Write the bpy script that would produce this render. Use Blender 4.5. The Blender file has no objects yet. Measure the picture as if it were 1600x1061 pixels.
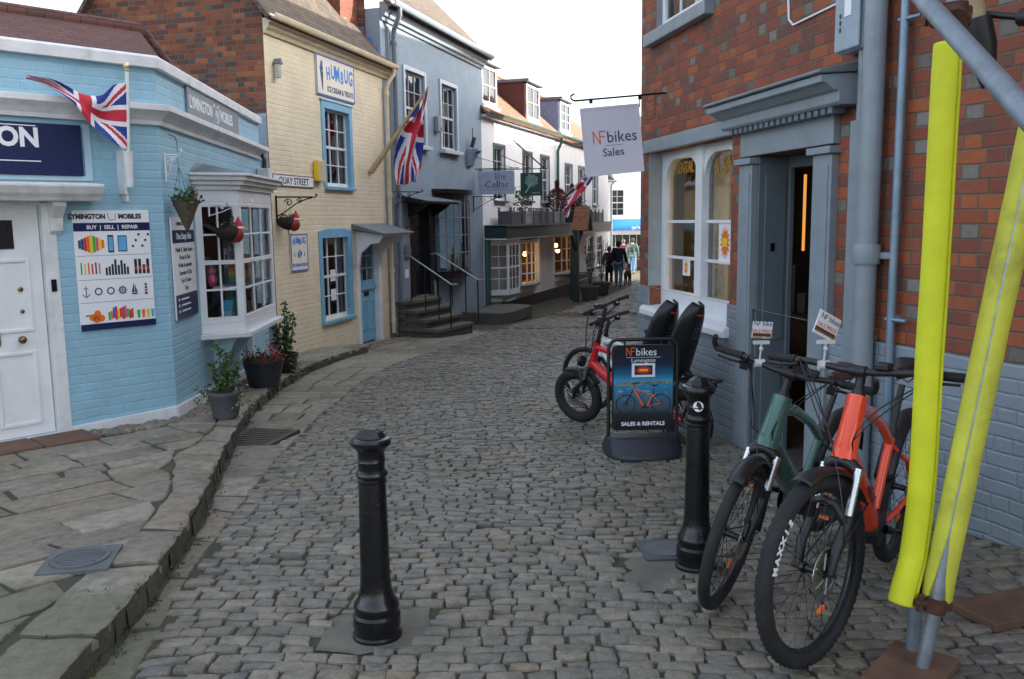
import bpy, bmesh, math, random
import numpy as np
from math import radians as R, sin, cos, pi
from mathutils import Matrix, Vector, noise
random.seed(7); np.random.seed(7)
S = bpy.context.scene
COL = S.collection
# ------------------------------------------------------------------ camera
FPX, PITCH, ROLL, CZ = 1370.0, math.atan(189/1370.0), 0.0132, 1.65
fw = Vector((0, cos(PITCH), -sin(PITCH))); up0 = Vector((0, sin(PITCH), cos(PITCH))); r0 = Vector((1, 0, 0))
cr = (r0 - ROLL*up0).normalized(); cu = (up0 + ROLL*r0).normalized()
cd = bpy.data.cameras.new('camera'); cam = bpy.data.objects.new('camera', cd); COL.objects.link(cam)
cam.matrix_world = Matrix(((cr.x, cu.x, -fw.x, 0), (cr.y, cu.y, -fw.y, 0), (cr.z, cu.z, -fw.z, CZ), (0, 0, 0, 1)))
cd.sensor_fit = 'HORIZONTAL'; cd.sensor_width = 36; cd.lens = 36*FPX/1600; cd.clip_start = .05; cd.clip_end = 1500
S.camera = cam
# ------------------------------------------------------------------ sky, sun, exposure
SUN_DIR = Vector((.93, .12, .39)).normalized()          # towards the sun
w = bpy.data.worlds.new('World'); S.world = w; w.use_nodes = True
nt = w.node_tree; bg = nt.nodes['Background']
sk = nt.nodes.new('ShaderNodeTexSky'); sk.sky_type = 'NISHITA'; sk.sun_disc = False
sk.sun_elevation = math.asin(SUN_DIR.z); sk.sun_rotation = math.atan2(SUN_DIR.x, SUN_DIR.y)
sk.dust_density = 3.5; sk.air_density = 1.0; sk.ozone_density = 2.0
hs = nt.nodes.new('ShaderNodeHueSaturation'); hs.inputs['Saturation'].default_value = .48          # thin winter haze whitens the sky
nt.links.new(sk.outputs[0], hs.inputs['Color']); nt.links.new(hs.outputs[0], bg.inputs[0]); bg.inputs[1].default_value = .15
sl = bpy.data.lights.new('sun', 'SUN'); sl.energy = 3.2; sl.angle = R(.5); sl.color = (1, .93, .83)
so = bpy.data.objects.new('sun', sl); COL.objects.link(so); so.rotation_euler = SUN_DIR.to_track_quat('Z', 'Y').to_euler(); so.location = (20, 10, 30)
S.view_settings.view_transform = 'Standard'; S.view_settings.look = 'None'; S.view_settings.gamma = 1
S.view_settings.exposure = 2.0
# ------------------------------------------------------------------ helpers
def frame(p, ang, flip=False):
    """local frame on a facade: x along it, y into the house, z up"""
    s, c = sin(R(ang)), cos(R(ang))
    if flip: s, c = -s, -c
    return Matrix(((s, -c, 0, p[0]), (c, s, 0, p[1]), (0, 0, 1, 0), (0, 0, 0, 1)))
def T(x, y, z): return Matrix.Translation((x, y, z))
def RX(a): return Matrix.Rotation(R(a), 4, 'X')
def RY(a): return Matrix.Rotation(R(a), 4, 'Y')
def RZ(a): return Matrix.Rotation(R(a), 4, 'Z')
def road(y):
    return float(np.interp(y, [-60, -10, 2, 4, 10, 14, 17, 20, 24, 30, 38, 60, 400], [.6, .35, .06, 0, -.36, -.52, -.68, -.86, -1.0, -1.08, -1.14, -1.4, -2.2]))
def tag(o, label=None, cat=None, group=None, kind=None):
    if label: o['label'] = label
    if cat: o['category'] = cat
    if group: o['group'] = group
    if kind: o['kind'] = kind
    return o
def thing(name, label, cat, M=None, group=None):
    o = bpy.data.objects.new(name, None); COL.objects.link(o); o.empty_display_size = .1
    o.matrix_world = M if M is not None else Matrix()
    return tag(o, label, cat, group)
class MB:
    def __init__(s): s.v = []; s.f = []; s.m = []; s.uv = {}
    def add(s, vs, fs, mi=0):
        b = len(s.v); s.v += [tuple(p) for p in vs]
        for f in fs: s.f.append([i+b for i in f]); s.m.append(mi)
        return s
    def box(s, x0, x1, y0, y1, z0, z1, mi=0):
        if x0 > x1: x0, x1 = x1, x0
        if y0 > y1: y0, y1 = y1, y0
        if z0 > z1: z0, z1 = z1, z0
        v = [(x0,y0,z0),(x1,y0,z0),(x1,y1,z0),(x0,y1,z0),(x0,y0,z1),(x1,y0,z1),(x1,y1,z1),(x0,y1,z1)]
        return s.add(v, [(0,3,2,1),(4,5,6,7),(0,1,5,4),(1,2,6,5),(2,3,7,6),(3,0,4,7)], mi)
    def quad(s, *p, mi=0): return s.add(p, [tuple(range(len(p)))], mi)
    def prism(s, poly, a, b, axis='y', mi=0):
        """extrude a 2D polygon from a to b along an axis; the polygon fills the other two in order"""
        f = {'y': lambda p, t: (p[0], t, p[1]), 'x': lambda p, t: (t, p[0], p[1]), 'z': lambda p, t: (p[0], p[1], t)}[axis]
        ar = sum(poly[i][0]*poly[(i+1) % len(poly)][1]-poly[(i+1) % len(poly)][0]*poly[i][1] for i in range(len(poly)))
        if ar < 0: poly = poly[::-1]
        n = len(poly); v = [f(p, a) for p in poly]+[f(p, b) for p in poly]
        fl = [tuple(range(n)), tuple(range(2*n-1, n-1, -1))]+[(i, i+n, (i+1) % n+n, (i+1) % n) for i in range(n)]
        flip = (b > a) != (axis == 'y')
        if flip: fl = [t[::-1] for t in fl]
        return s.add(v, fl, mi)
    def tube(s, pts, r, n=8, cap=True, mi=0, rs=None, closed=False):
        pts = [Vector(p) for p in pts]; N = len(pts); vs = []; prev = None
        for i, p in enumerate(pts):
            if closed: t = pts[(i+1) % N]-pts[i-1]
            else: t = pts[min(i+1, N-1)]-pts[max(i-1, 0)]
            t.normalize()
            if prev is None:
                a = Vector((0, 0, 1)) if abs(t.z) < .9 else Vector((1, 0, 0)); a = (a-t*a.dot(t)).normalized()
            else: a = (prev-t*prev.dot(t)).normalized()
            prev = a; b = t.cross(a); rr = rs[i] if rs else r
            for k in range(n): vs.append(p+(a*cos(2*pi*k/n)+b*sin(2*pi*k/n))*rr)
        fs = []
        for i in range(N if closed else N-1):
            j = (i+1) % N
            for k in range(n): fs.append((i*n+k, i*n+(k+1) % n, j*n+(k+1) % n, j*n+k))
        if cap and not closed: fs += [tuple(range(n-1, -1, -1)), tuple((N-1)*n+k for k in range(n))]
        return s.add(vs, fs, mi)
    def lathe(s, prof, c=(0, 0, 0), n=24, M=None, mi=0, cap=True):
        vs = []; N = len(prof)
        for r, z in prof:
            for k in range(n): vs.append(Vector((r*cos(2*pi*k/n), r*sin(2*pi*k/n), z)))
        if M is not None: vs = [M @ v for v in vs]
        vs = [v+Vector(c) for v in vs]
        fs = [(i*n+k, i*n+(k+1) % n, (i+1)*n+(k+1) % n, (i+1)*n+k) for i in range(N-1) for k in range(n)]
        if cap: fs += [tuple(range(n-1, -1, -1)), tuple((N-1)*n+k for k in range(n))]
        return s.add(vs, fs, mi)
    def ball(s, c, r, n=8, sq=(1, 1, 1), mi=0):
        prof = [(max(r*sin(pi*i/n), r*.02), -r*cos(pi*i/n)) for i in range(n+1)]
        return s.lathe(prof, c, n*2, Matrix.Diagonal((*sq, 1)), mi)
    def mould(s, prof, x0, x1, mi=0): return s.prism(prof, x0, x1, 'x', mi)     # prof in (y,z)
    def grid(s, fn, nu, nv, mi=None, both=False):
        b = len(s.v)
        for i in range(nu+1):
            for j in range(nv+1): s.v.append(tuple(fn(i/nu, j/nv)))
        for i in range(nu):
            for j in range(nv):
                k = b+i*(nv+1)+j
                f = [k, k+nv+1, k+nv+2, k+1]; s.f.append(f); s.m.append(mi((i+.5)/nu, (j+.5)/nv) if callable(mi) else (mi or 0))
                s.uv[len(s.f)-1] = [(i/nu, j/nv), ((i+1)/nu, j/nv), ((i+1)/nu, (j+1)/nv), (i/nu, (j+1)/nv)]
        return s
    def wall(s, x0, x1, z0, z1, ops, d=.12, y=0, mi=0):
        """flat wall with rectangular openings and reveals"""
        xs = sorted({x0, x1, *[o[0] for o in ops], *[o[1] for o in ops]}); zs = sorted({z0, z1, *[o[2] for o in ops], *[o[3] for o in ops]})
        for i in range(len(xs)-1):
            for j in range(len(zs)-1):
                a, b, c, e = xs[i], xs[i+1], zs[j], zs[j+1]; mx, mz = (a+b)/2, (c+e)/2
                if any(o[0] < mx < o[1] and o[2] < mz < o[3] for o in ops): continue
                s.quad((a,y,c), (b,y,c), (b,y,e), (a,y,e), mi=mi)
        for a, b, c, e, *q in ops:
            dd = q[0] if q else d
            s.quad((a,y,c),(a,y,e),(a,y+dd,e),(a,y+dd,c), mi=mi); s.quad((b,y,c),(b,y+dd,c),(b,y+dd,e),(b,y,e), mi=mi)
            s.quad((a,y,e),(b,y,e),(b,y+dd,e),(a,y+dd,e), mi=mi); s.quad((a,y,c),(a,y+dd,c),(b,y+dd,c),(b,y,c), mi=mi)
        return s
    def xf(s, M, start=0):
        for i in range(start, len(s.v)): s.v[i] = tuple(M @ Vector(s.v[i]))
        return s
    def build(s, name, mats, parent=None, smooth=None, bevel=0, M=None, attr=None):
        me = bpy.data.meshes.new(name); me.from_pydata(s.v, [], s.f)
        if not isinstance(mats, (list, tuple)): mats = [mats]
        for m in mats: me.materials.append(m)
        me.polygons.foreach_set('material_index', s.m)
        # metre-scaled box projection
        uvl = me.uv_layers.new(name='UVMap'); co = s.v; uv = np.zeros(len(me.loops)*2, dtype=np.float32)
        for p in me.polygons:
            if p.index in s.uv:
                for li, q in zip(p.loop_indices, s.uv[p.index]): uv[2*li] = q[0]; uv[2*li+1] = q[1]
                continue
            n = p.normal
            if abs(n.z) > .95: ta, tb = Vector((1, 0, 0)), Vector((0, 1, 0))
            else:
                ta = Vector((-n.y, n.x, 0)).normalized(); tb = n.cross(ta)
            for li in p.loop_indices:
                q = Vector(co[me.loops[li].vertex_index]); uv[2*li] = q.dot(ta); uv[2*li+1] = q.dot(tb)
        uvl.data.foreach_set('uv', uv)
        if attr is not None:
            a = me.attributes.new('tint', 'FLOAT', 'FACE'); a.data.foreach_set('value', np.array(attr, dtype=np.float32))
        if smooth:
            me.shade_smooth(); me.set_sharp_from_angle(angle=R(smooth))
        me.update()
        o = bpy.data.objects.new(name, me); COL.objects.link(o)
        if parent is not None: o.parent = parent
        if M is not None: o.matrix_local = M
        if bevel:
            b = o.modifiers.new('bevel', 'BEVEL'); b.width = bevel; b.segments = 2; b.limit_method = 'ANGLE'; b.angle_limit = R(40); b.harden_normals = False
        return o
def text(name, s, size, m, parent, x, y, z, align='CENTER', sx=1.0, bold=0.0, ext=.002, rot=None, shear=0, space=1.0, join=None):
    """raised lettering on a facade plane, facing -y, baseline at z"""
    c = bpy.data.curves.new(name, 'FONT'); c.body = s; c.size = size; c.align_x = align; c.extrude = ext; c.offset = bold; c.shear = shear
    c.space_character = space; c.resolution_u = 3
    o = bpy.data.objects.new(name+'_tmp', c); COL.objects.link(o)
    dg = bpy.context.evaluated_depsgraph_get(); me = bpy.data.meshes.new_from_object(o.evaluated_get(dg))
    bpy.data.objects.remove(o); bpy.data.curves.remove(c)
    M = T(x, y, z) @ (rot if rot is not None else Matrix()) @ RX(90) @ Matrix.Diagonal((sx, 1, 1, 1))
    me.transform(M)
    if join is not None:
        join.add([v.co for v in me.vertices], [tuple(p.vertices) for p in me.polygons]); bpy.data.meshes.remove(me); return join
    me.materials.clear(); me.materials.append(m); me.name = name
    o = bpy.data.objects.new(name, me); COL.objects.link(o); o.parent = parent
    return o
def dup(o, M=None, parent=None, label=None):
    c = o.copy(); COL.objects.link(c)
    if parent is not None: c.parent = parent; c.matrix_parent_inverse = o.matrix_parent_inverse.copy(); c.matrix_basis = o.matrix_basis.copy()
    if M is not None: c.matrix_world = M
    if label: c['label'] = label
    for ch in list(o.children): dup(ch, None, c)
    return c
# ------------------------------------------------------------------ materials
class NT:
    def __init__(s, name):
        s.mat = bpy.data.materials.new(name); s.mat.use_nodes = True; s.t = s.mat.node_tree; s.b = s.t.nodes['Principled BSDF']; s.out = s.t.nodes['Material Output']
    def n(s, ty, **kw):
        k = s.t.nodes.new('ShaderNode'+ty)
        for a, v in kw.items(): setattr(k, a, v)
        return k
    def l(s, a, b): s.t.links.new(a, b)
    def put(s, v, sock):
        if hasattr(v, 'is_linked'): s.l(v, sock)
        elif isinstance(v, (tuple, list)): sock.default_value = (*v, 1)[:4] if len(sock.default_value) == 4 else v[:3]
        else: sock.default_value = v
    def math(s, op, a, b=0.0, c=0.0, clamp=False):
        k = s.n('Math', operation=op, use_clamp=clamp)
        for i, v in enumerate((a, b, c)): s.put(v, k.inputs[i])
        return k.outputs[0]
    def mix(s, f, a, b, blend='MIX'):
        k = s.n('Mix', data_type='RGBA', blend_type=blend); s.put(f, k.inputs[0]); s.put(a, k.inputs[6]); s.put(b, k.inputs[7]); return k.outputs[2]
    def ramp(s, f, stops, interp='LINEAR'):
        k = s.n('ValToRGB'); cr_ = k.color_ramp; cr_.interpolation = interp
        while len(cr_.elements) < len(stops): cr_.elements.new(.5)
        for e, (p, c) in zip(cr_.elements, stops): e.position = p; e.color = (*c, 1)[:4] if isinstance(c, tuple) else (c, c, c, 1)
        s.l(f, k.inputs[0]); return k.outputs[0]
    def noise(s, scale, detail=3, rough=.55, vec=None, dist=0):
        k = s.n('TexNoise'); k.inputs['Scale'].default_value = scale; k.inputs['Detail'].default_value = detail; k.inputs['Roughness'].default_value = rough; k.inputs['Distortion'].default_value = dist
        s.l(vec if vec is not None else s.obj(), k.inputs['Vector']); return k.outputs['Fac']
    def obj(s):
        if not hasattr(s, '_o'): s._o = s.n('TexCoord').outputs['Object']
        return s._o
    def uv(s):
        if not hasattr(s, '_u'): s._u = s.n('TexCoord').outputs['UV']
        return s._u
    def geo(s):
        if not hasattr(s, '_g'): s._g = s.n('NewGeometry').outputs['Position']
        return s._g
    def smooth(s, v, a, b):
        k = s.n('MapRange', interpolation_type='SMOOTHSTEP'); s.put(v, k.inputs[0]); k.inputs[1].default_value = a; k.inputs[2].default_value = b; return k.outputs[0]
    def bump(s, h, strength=.5, dist=.01):
        k = s.n('Bump'); k.inputs['Strength'].default_value = strength; k.inputs['Distance'].default_value = dist; s.l(h, k.inputs['Height'])
        if getattr(s, '_nb', None) is not None: s.l(s._nb, k.inputs['Normal'])
        s._nb = k.outputs[0]; s.l(s._nb, s.b.inputs['Normal'])
    def base(s, c): s.put(c, s.b.inputs['Base Color'])
    def set(s, **kw):
        for a, v in kw.items(): s.put(v, s.b.inputs[a.replace('_', ' ')])
MATS = {}
def pm(name, col, rough=.5, metal=0, var=.15, scale=6, bump=.15, bscale=60, coat=0, spec=None, dirt=0):
    """painted / plain surface: base colour broken up by two noises, fine bump"""
    if name in MATS: return MATS[name]
    k = NT(name)
    f = k.noise(scale, 5, .6); g = k.noise(scale*9, 3)
    a = k.ramp(f, [(.3, tuple(c*(1-var) for c in col)), (.7, tuple(min(1, c*(1+var*.6)) for c in col))])
    if dirt:
        d = k.noise(scale*.6, 6, .7, dist=.6); a = k.mix(k.math('MULTIPLY', k.smooth(d, .5, .75), dirt), a, (.07, .065, .055))
    k.base(a); rr = k.math('MULTIPLY_ADD', g, .25, rough-.12, True); k.l(rr, k.b.inputs['Roughness'])
    k.set(Metallic=metal)
    if coat: k.set(Coat_Weight=coat, Coat_Roughness=.08)
    if spec is not None: k.b.inputs['Specular IOR Level'].default_value = spec
    if bump: k.bump(k.noise(bscale, 3), bump, .004)
    MATS[name] = k.mat; return k.mat
def brick_nodes(k, wob=.006, pitch=.076, period=.325, joint=(.003, .0075)):
    """flemish bond from metre UVs: returns random-per-brick, brick mask, header flag"""
    mp = k.n('VectorMath', operation='ADD'); nz = k.n('TexNoise'); nz.inputs['Scale'].default_value = 5; nz.inputs['Detail'].default_value = 3
    k.l(k.uv(), nz.inputs['Vector']); sc = k.n('VectorMath', operation='SCALE'); k.l(nz.outputs['Color'], sc.inputs[0]); sc.inputs['Scale'].default_value = wob*2
    k.l(k.uv(), mp.inputs[0]); k.l(sc.outputs[0], mp.inputs[1])
    sx = k.n('SeparateXYZ'); k.l(mp.outputs[0], sx.inputs[0]); u, v = sx.outputs[0], sx.outputs[1]
    vr = k.math('DIVIDE', v, pitch); row = k.math('FLOOR', vr); fv = k.math('FRACT', vr)
    uu = k.math('ADD', k.math('DIVIDE', u, period), k.math('MULTIPLY', row, .5)); wn0 = k.n('TexWhiteNoise', noise_dimensions='1D'); k.l(row, wn0.inputs['W'])
    uu = k.math('MULTIPLY_ADD', wn0.outputs['Value'], .12, uu)
    cell = k.math('FLOOR', uu); fu = k.math('FRACT', uu)
    hd = k.math('GREATER_THAN', fu, .6667)
    lu = k.math('SUBTRACT', fu, k.math('MULTIPLY', hd, .6667)); wd = k.math('SUBTRACT', .6667, k.math('MULTIPLY', hd, .3334))
    du = k.math('MULTIPLY', k.math('MINIMUM', lu, k.math('SUBTRACT', wd, lu)), period)
    dv = k.math('MULTIPLY', k.math('MINIMUM', fv, k.math('SUBTRACT', 1.0, fv)), pitch)
    msk = k.smooth(k.math('MINIMUM', du, dv), *joint)
    cv = k.n('CombineXYZ'); k.l(cell, cv.inputs[0]); k.l(row, cv.inputs[1]); k.l(hd, cv.inputs[2])
    wn = k.n('TexWhiteNoise', noise_dimensions='3D'); k.l(cv.outputs[0], wn.inputs['Vector'])
    return wn.outputs['Value'], msk, hd, wn.outputs['Color']
def brick_mat(name, reds, header=None, hprob=.6, mortar=(.22, .19, .15), rough=.85):
    k = NT(name); rnd, msk, hd, rc = brick_nodes(k)
    col = k.ramp(rnd, [(i/(len(reds)), c) for i, c in enumerate(reds)], 'CONSTANT')
    if header:
        sp = k.n('SeparateColor'); k.l(rc, sp.inputs[0])
        f = k.math('MULTIPLY', hd, k.math('LESS_THAN', sp.outputs[1], hprob))
        col = k.mix(f, col, k.ramp(sp.outputs[0], [(0, header[0]), (.5, header[1]), (1, header[2])]))
    n1 = k.noise(26, 5, .7, k.uv()); col = k.mix(k.smooth(n1, .35, .8), col, k.mix(.35, col, (.05, .04, .04)))
    n2 = k.noise(1.1, 5, .6, k.uv()); col = k.mix(k.math('MULTIPLY', k.smooth(n2, .45, .75), .35), col, (.08, .06, .052))
    mc = k.mix(k.noise(7, 4, .6, k.uv()), mortar, tuple(c*.35 for c in mortar))
    k.base(k.mix(msk, mc, col)); k.set(Roughness=rough); k.b.inputs['Specular IOR Level'].default_value = .25
    k.bump(k.math('ADD', msk, k.math('MULTIPLY', n1, .35)), .6, .008)
    MATS[name] = k.mat; return k.mat
def painted_brick(name, col, rough=.55, strength=.5, flake=.0, dist=.006, dirt=.25):
    k = NT(name); rnd, msk, hd, rc = brick_nodes(k, .012, joint=(.001, .011))
    n1 = k.noise(2.2, 5, .65, k.uv()); n2 = k.noise(34, 4, .65, k.uv())
    c = k.ramp(n1, [(.25, tuple(x*.84 for x in col)), (.75, tuple(min(1, x*1.07) for x in col))])
    c = k.mix(k.math('MULTIPLY', rnd, .16), c, tuple(x*.7 for x in col))
    nd = k.noise(1.3, 6, .7, k.uv(), .5); c = k.mix(k.math('MULTIPLY', k.smooth(nd, .5, .8), dirt), c, tuple(x*.42 for x in col))
    if flake:
        nf = k.noise(9, 6, .75, k.uv()); c = k.mix(k.math('MULTIPLY', k.smooth(nf, .66, .7), flake), c, (.16, .12, .10))
    k.base(c); k.l(k.math('MULTIPLY_ADD', n2, .3, rough-.15), k.b.inputs['Roughness'])
    k.bump(k.math('ADD', k.math('ADD', msk, k.math('MULTIPLY', rnd, .5)), k.math('MULTIPLY', n2, .4)), strength, dist)
    MATS[name] = k.mat; return k.mat
def tile_mat(name, cols, pitch=.10, wid=.165, moss=.3):
    k = NT(name); b = k.n('TexBrick'); b.offset = .5; k.l(k.uv(), b.inputs['Vector'])
    b.inputs['Color1'].default_value = (0, 0, 0, 1); b.inputs['Color2'].default_value = (1, 1, 1, 1); b.inputs['Mortar'].default_value = (.5, .5, .5, 1)
    b.inputs['Scale'].default_value = 1; b.inputs['Mortar Size'].default_value = .004; b.inputs['Brick Width'].default_value = wid; b.inputs['Row Height'].default_value = pitch; b.inputs['Mortar Smooth'].default_value = .3
    c = k.ramp(b.outputs['Color'], [(i/max(1, len(cols)-1), q) for i, q in enumerate(cols)])
    n = k.noise(1.5, 6, .7, k.uv()); c = k.mix(k.math('MULTIPLY', k.smooth(n, .45, .7), moss), c, (.07, .075, .035))
    n3 = k.noise(20, 4, .7, k.uv()); c = k.mix(k.math('MULTIPLY', n3, .5), c, (.05, .04, .035))
    c = k.mix(b.outputs['Fac'], c, (.02, .017, .015)); k.base(c); k.set(Roughness=.88)
    sx = k.n('SeparateXYZ'); k.l(k.uv(), sx.inputs[0]); saw = k.math('SUBTRACT', 1.0, k.math('FRACT', k.math('DIVIDE', sx.outputs[1], pitch)))
    k.bump(k.math('ADD', k.math('ADD', saw, k.math('MULTIPLY', b.outputs['Color'], .4)), k.math('MULTIPLY', b.outputs['Fac'], -.8)), .8, .02)
    MATS[name] = k.mat; return k.mat
def stone_mat(name, stops, rough=.75, moss=.5, bs=40, mossc=(.06, .075, .03), wet=0, patch=False):
    """stones coloured per face by the 'tint' attribute"""
    k = NT(name); at = k.n('Attribute', attribute_name='tint'); c = k.ramp(at.outputs['Fac'], stops)
    g = k.geo(); n = k.noise(14, 6, .7, g); c = k.mix(k.smooth(n, .35, .75), c, k.mix(.6, c, (.05, .047, .042)))
    n2 = k.noise(70, 3, .6, g); c = k.mix(k.math('MULTIPLY', k.smooth(n2, .55, .75), .3), c, (.42, .41, .39))
    m = k.noise(1.1, 6, .68, g); mf = k.smooth(m, .5, .66)
    if patch:      # moss bed on the damp corner of the pavement
        dv = k.n('VectorMath', operation='DISTANCE'); k.l(g, dv.inputs[0]); dv.inputs[1].default_value = (-2.1, 2.9, .2)
        mf = k.math('MAXIMUM', mf, k.smooth(k.math('ADD', k.math('MULTIPLY', dv.outputs['Value'], -.8), k.math('MULTIPLY', m, 1.9)), .15, .5))
    c = k.mix(k.math('MULTIPLY', mf, moss), c, mossc)
    k.base(c); k.l(k.math('MULTIPLY_ADD', n, .35, rough-.2), k.b.inputs['Roughness'])
    n4 = k.noise(32, 5, .75, g); k.bump(k.math('ADD', k.math('ADD', n, k.math('MULTIPLY', n4, .8)), k.math('MULTIPLY', n2, .4)), .85, .014); MATS[name] = k.mat; return k.mat
def glass_mat(name, tint=(.9, .95, .95), refl=.10, ior=1.5):
    """real window pane: mirrors the sky over a see-through body"""
    k = NT(name); tr = k.n('BsdfTransparent'); tr.inputs[0].default_value = (*tint, 1); gl = k.n('BsdfGlossy'); gl.inputs['Roughness'].default_value = .03
    fr = k.n('Fresnel'); fr.inputs[0].default_value = ior
    bp = k.n('Bump'); bp.inputs['Strength'].default_value = .05; bp.inputs['Distance'].default_value = .05; k.l(k.noise(3.5, 2), bp.inputs['Height']); k.l(bp.outputs[0], gl.inputs['Normal'])
    mx = k.n('MixShader'); k.l(k.math('ADD', fr.outputs[0], refl-.04, clamp=True), mx.inputs[0]); k.l(tr.outputs[0], mx.inputs[1]); k.l(gl.outputs[0], mx.inputs[2]); k.l(mx.outputs[0], k.out.inputs[0])
    MATS[name] = k.mat; return k.mat
def lamp_mat(name, col, st):
    k = NT(name); k.base(col); k.set(Emission_Color=col, Emission_Strength=st); MATS[name] = k.mat; return k.mat
# the palette
RED_BRICK = brick_mat('red_brick', [(.25,.075,.044),(.30,.082,.044),(.22,.072,.048),(.37,.108,.044),(.17,.076,.056),(.28,.088,.050),(.235,.070,.044),(.32,.095,.046)], [(.145,.13,.115),(.175,.155,.135),(.23,.215,.19)], .30, (.20,.16,.12))
OLD_BRICK = brick_mat('old_brick', [(.22,.078,.045),(.30,.098,.050),(.16,.066,.048),(.26,.082,.045),(.12,.062,.052),(.36,.13,.06)], [(.08,.07,.07),(.12,.10,.09),(.16,.13,.10)], .3, (.25,.20,.15))
BLUE_PB = painted_brick('blue_painted_brick', (.30,.53,.66), .5, .42, .04, .006, .28)
CREAM_PB = painted_brick('cream_painted_brick', (.78,.68,.49), .6, .55, .12, .006, .22)
GREY_PB = painted_brick('grey_painted_brick', (.25,.33,.41), .6, .35, .08, .005, .25)
PLINTH_PB = painted_brick('plinth_painted_brick', (.25,.295,.335), .45, .6, .06, .007, .3)
WHITE_RENDER = pm('white_render', (.84,.85,.86), .7, var=.07, scale=1.5, bump=.3, bscale=30, dirt=.10)
WHITE = pm('white_gloss', (.78,.80,.82), .35, var=.08, scale=4, dirt=.10)
WHITE_DIRTY = pm('white_weathered', (.72,.74,.75), .45, var=.14, scale=5, dirt=.35)
PALEBLUE = pm('pale_blue_paint', (.42,.60,.70), .4, var=.1)
SKYBLUE = pm('sky_blue_paint', (.19,.44,.63), .35, var=.1, dirt=.08)
TRIMGREY = pm('grey_trim_paint', (.24,.285,.32), .35, var=.12, dirt=.15)
TRIMDARK = pm('blue_grey_trim_paint', (.13,.162,.188), .38, var=.12, dirt=.12)
PIPEGREY = pm('grey_pipe_paint', (.235,.275,.31), .4, var=.1, dirt=.2)
SIGNCREAM = pm('sign_cream', (.80,.75,.62), .5, var=.06)
CREAM = pm('cream_paint', (.70,.60,.42), .5, var=.12, dirt=.2)
DARK = pm('black_paint', (.012,.014,.018), .3, var=.2)
DARKGREEN = pm('dark_green_paint', (.022,.045,.045), .4, var=.2, dirt=.1)
GREENFRAME = pm('green_frame_paint', (.05,.12,.10), .4)
IRON = pm('black_iron', (.006,.0065,.008), .24, .0, var=.3, bump=.25, bscale=90)
BLACKPL = pm('black_plastic', (.012,.012,.014), .45, var=.2, bump=.2, bscale=120)
GREYPL = pm('grey_plastic', (.09,.09,.10), .5)
RUBBER = pm('tyre_rubber', (.014,.014,.016), .75, var=.3, scale=20, bump=.5, bscale=150, dirt=.25)
STEEL = pm('brushed_steel', (.55,.56,.58), .28, 1.0, var=.1)
GALV = pm('galvanised_steel', (.34,.39,.44), .42, .75, var=.25, scale=12, bump=.3, dirt=.25)
GALVDULL = pm('dull_galvanised_steel', (.22,.26,.30), .5, .5, var=.25, scale=10, bump=.3, dirt=.35)
RUST = pm('rusty_steel', (.085,.035,.022), .8, .2, var=.4, scale=25, bump=.6, bscale=90)
NAVY = pm('navy_sign', (.008,.018,.075), .35, var=.05, bump=0)
SIGNWHITE = pm('sign_white', (.80,.82,.85), .4, var=.03, bump=0)
SIGNGREY = pm('sign_grey', (.18,.21,.24), .4, var=.04, bump=0)
SIGNLILAC = pm('sign_lilac_white', (.66,.67,.78), .4, var=.03, bump=0)
INK = pm('dark_ink', (.015,.018,.03), .5, var=0, bump=0)
GOLD = pm('gold_leaf', (.34,.20,.03), .4, .2, var=.1, bump=0)
ORANGE_INK = pm('orange_ink', (.80,.16,.02), .4, var=0, bump=0)
REDINK = pm('red_ink', (.62,.03,.03), .45, var=0, bump=0)
BLUEINK = pm('blue_ink', (.02,.10,.50), .45, var=0, bump=0)
YELLOWINK = pm('yellow_ink', (.85,.55,.02), .45, var=0, bump=0)
GREENINK = pm('green_ink', (.03,.40,.07), .45, var=0, bump=0)
LEAD = pm('lead_sheet', (.16,.19,.21), .5, .3, var=.3, scale=5, bump=.4, dirt=.4)
CURTAIN = pm('net_curtain', (.50,.50,.50), .9, var=.2, scale=14)
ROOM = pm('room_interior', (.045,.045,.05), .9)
ROOMWARM = pm('shop_interior', (.16,.12,.08), .85, var=.5, scale=2)
GLASS = glass_mat('window_glass')
GLASS_SHOP = glass_mat('shop_glass', refl=.06)
GLASS_SKY = glass_mat('reflecting_shop_glass', refl=.17)
GLASS_BOW = glass_mat('bow_glass', refl=.03, ior=1.22)
BULB = lamp_mat('warm_bulb', (1, .50, .14), 6)
FAIRY = lamp_mat('fairy_light', (1, .55, .16), 9)
RED_TILE = tile_mat('red_roof_tiles', [(.11,.04,.032),(.15,.05,.038),(.08,.035,.03)], moss=.2)
BROWN_TILE = tile_mat('brown_roof_tiles', [(.10,.075,.055),(.17,.12,.085),(.07,.06,.05)], moss=.45)
ORANGE_TILE = tile_mat('orange_roof_tiles', [(.32,.15,.075),(.24,.12,.07),(.40,.20,.11)], moss=.22)
COBBLE = stone_mat('cobble_stone', [(0,(.135,.125,.10)),(.22,(.19,.178,.145)),(.42,(.235,.213,.163)),(.58,(.27,.242,.182)),(.72,(.175,.170,.152)),(.85,(.295,.27,.215)),(1,(.255,.205,.135))], .52, .45, mossc=(.11,.105,.06))
FLAG = stone_mat('flagstone', [(0,(.20,.172,.12)),(.35,(.27,.24,.18)),(.7,(.35,.318,.245)),(1,(.25,.195,.13))], .66, .62, mossc=(.075,.085,.035), patch=True)
STEPSTONE = stone_mat('step_stone', [(0,(.10,.095,.075)),(1,(.13,.12,.10))], .8, .6, mossc=(.04,.055,.025))
PEBBLE = stone_mat('pebble', [(0,(.24,.19,.13)),(.35,(.14,.13,.12)),(.7,(.33,.27,.19)),(1,(.20,.13,.08))], .6, .3)
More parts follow.
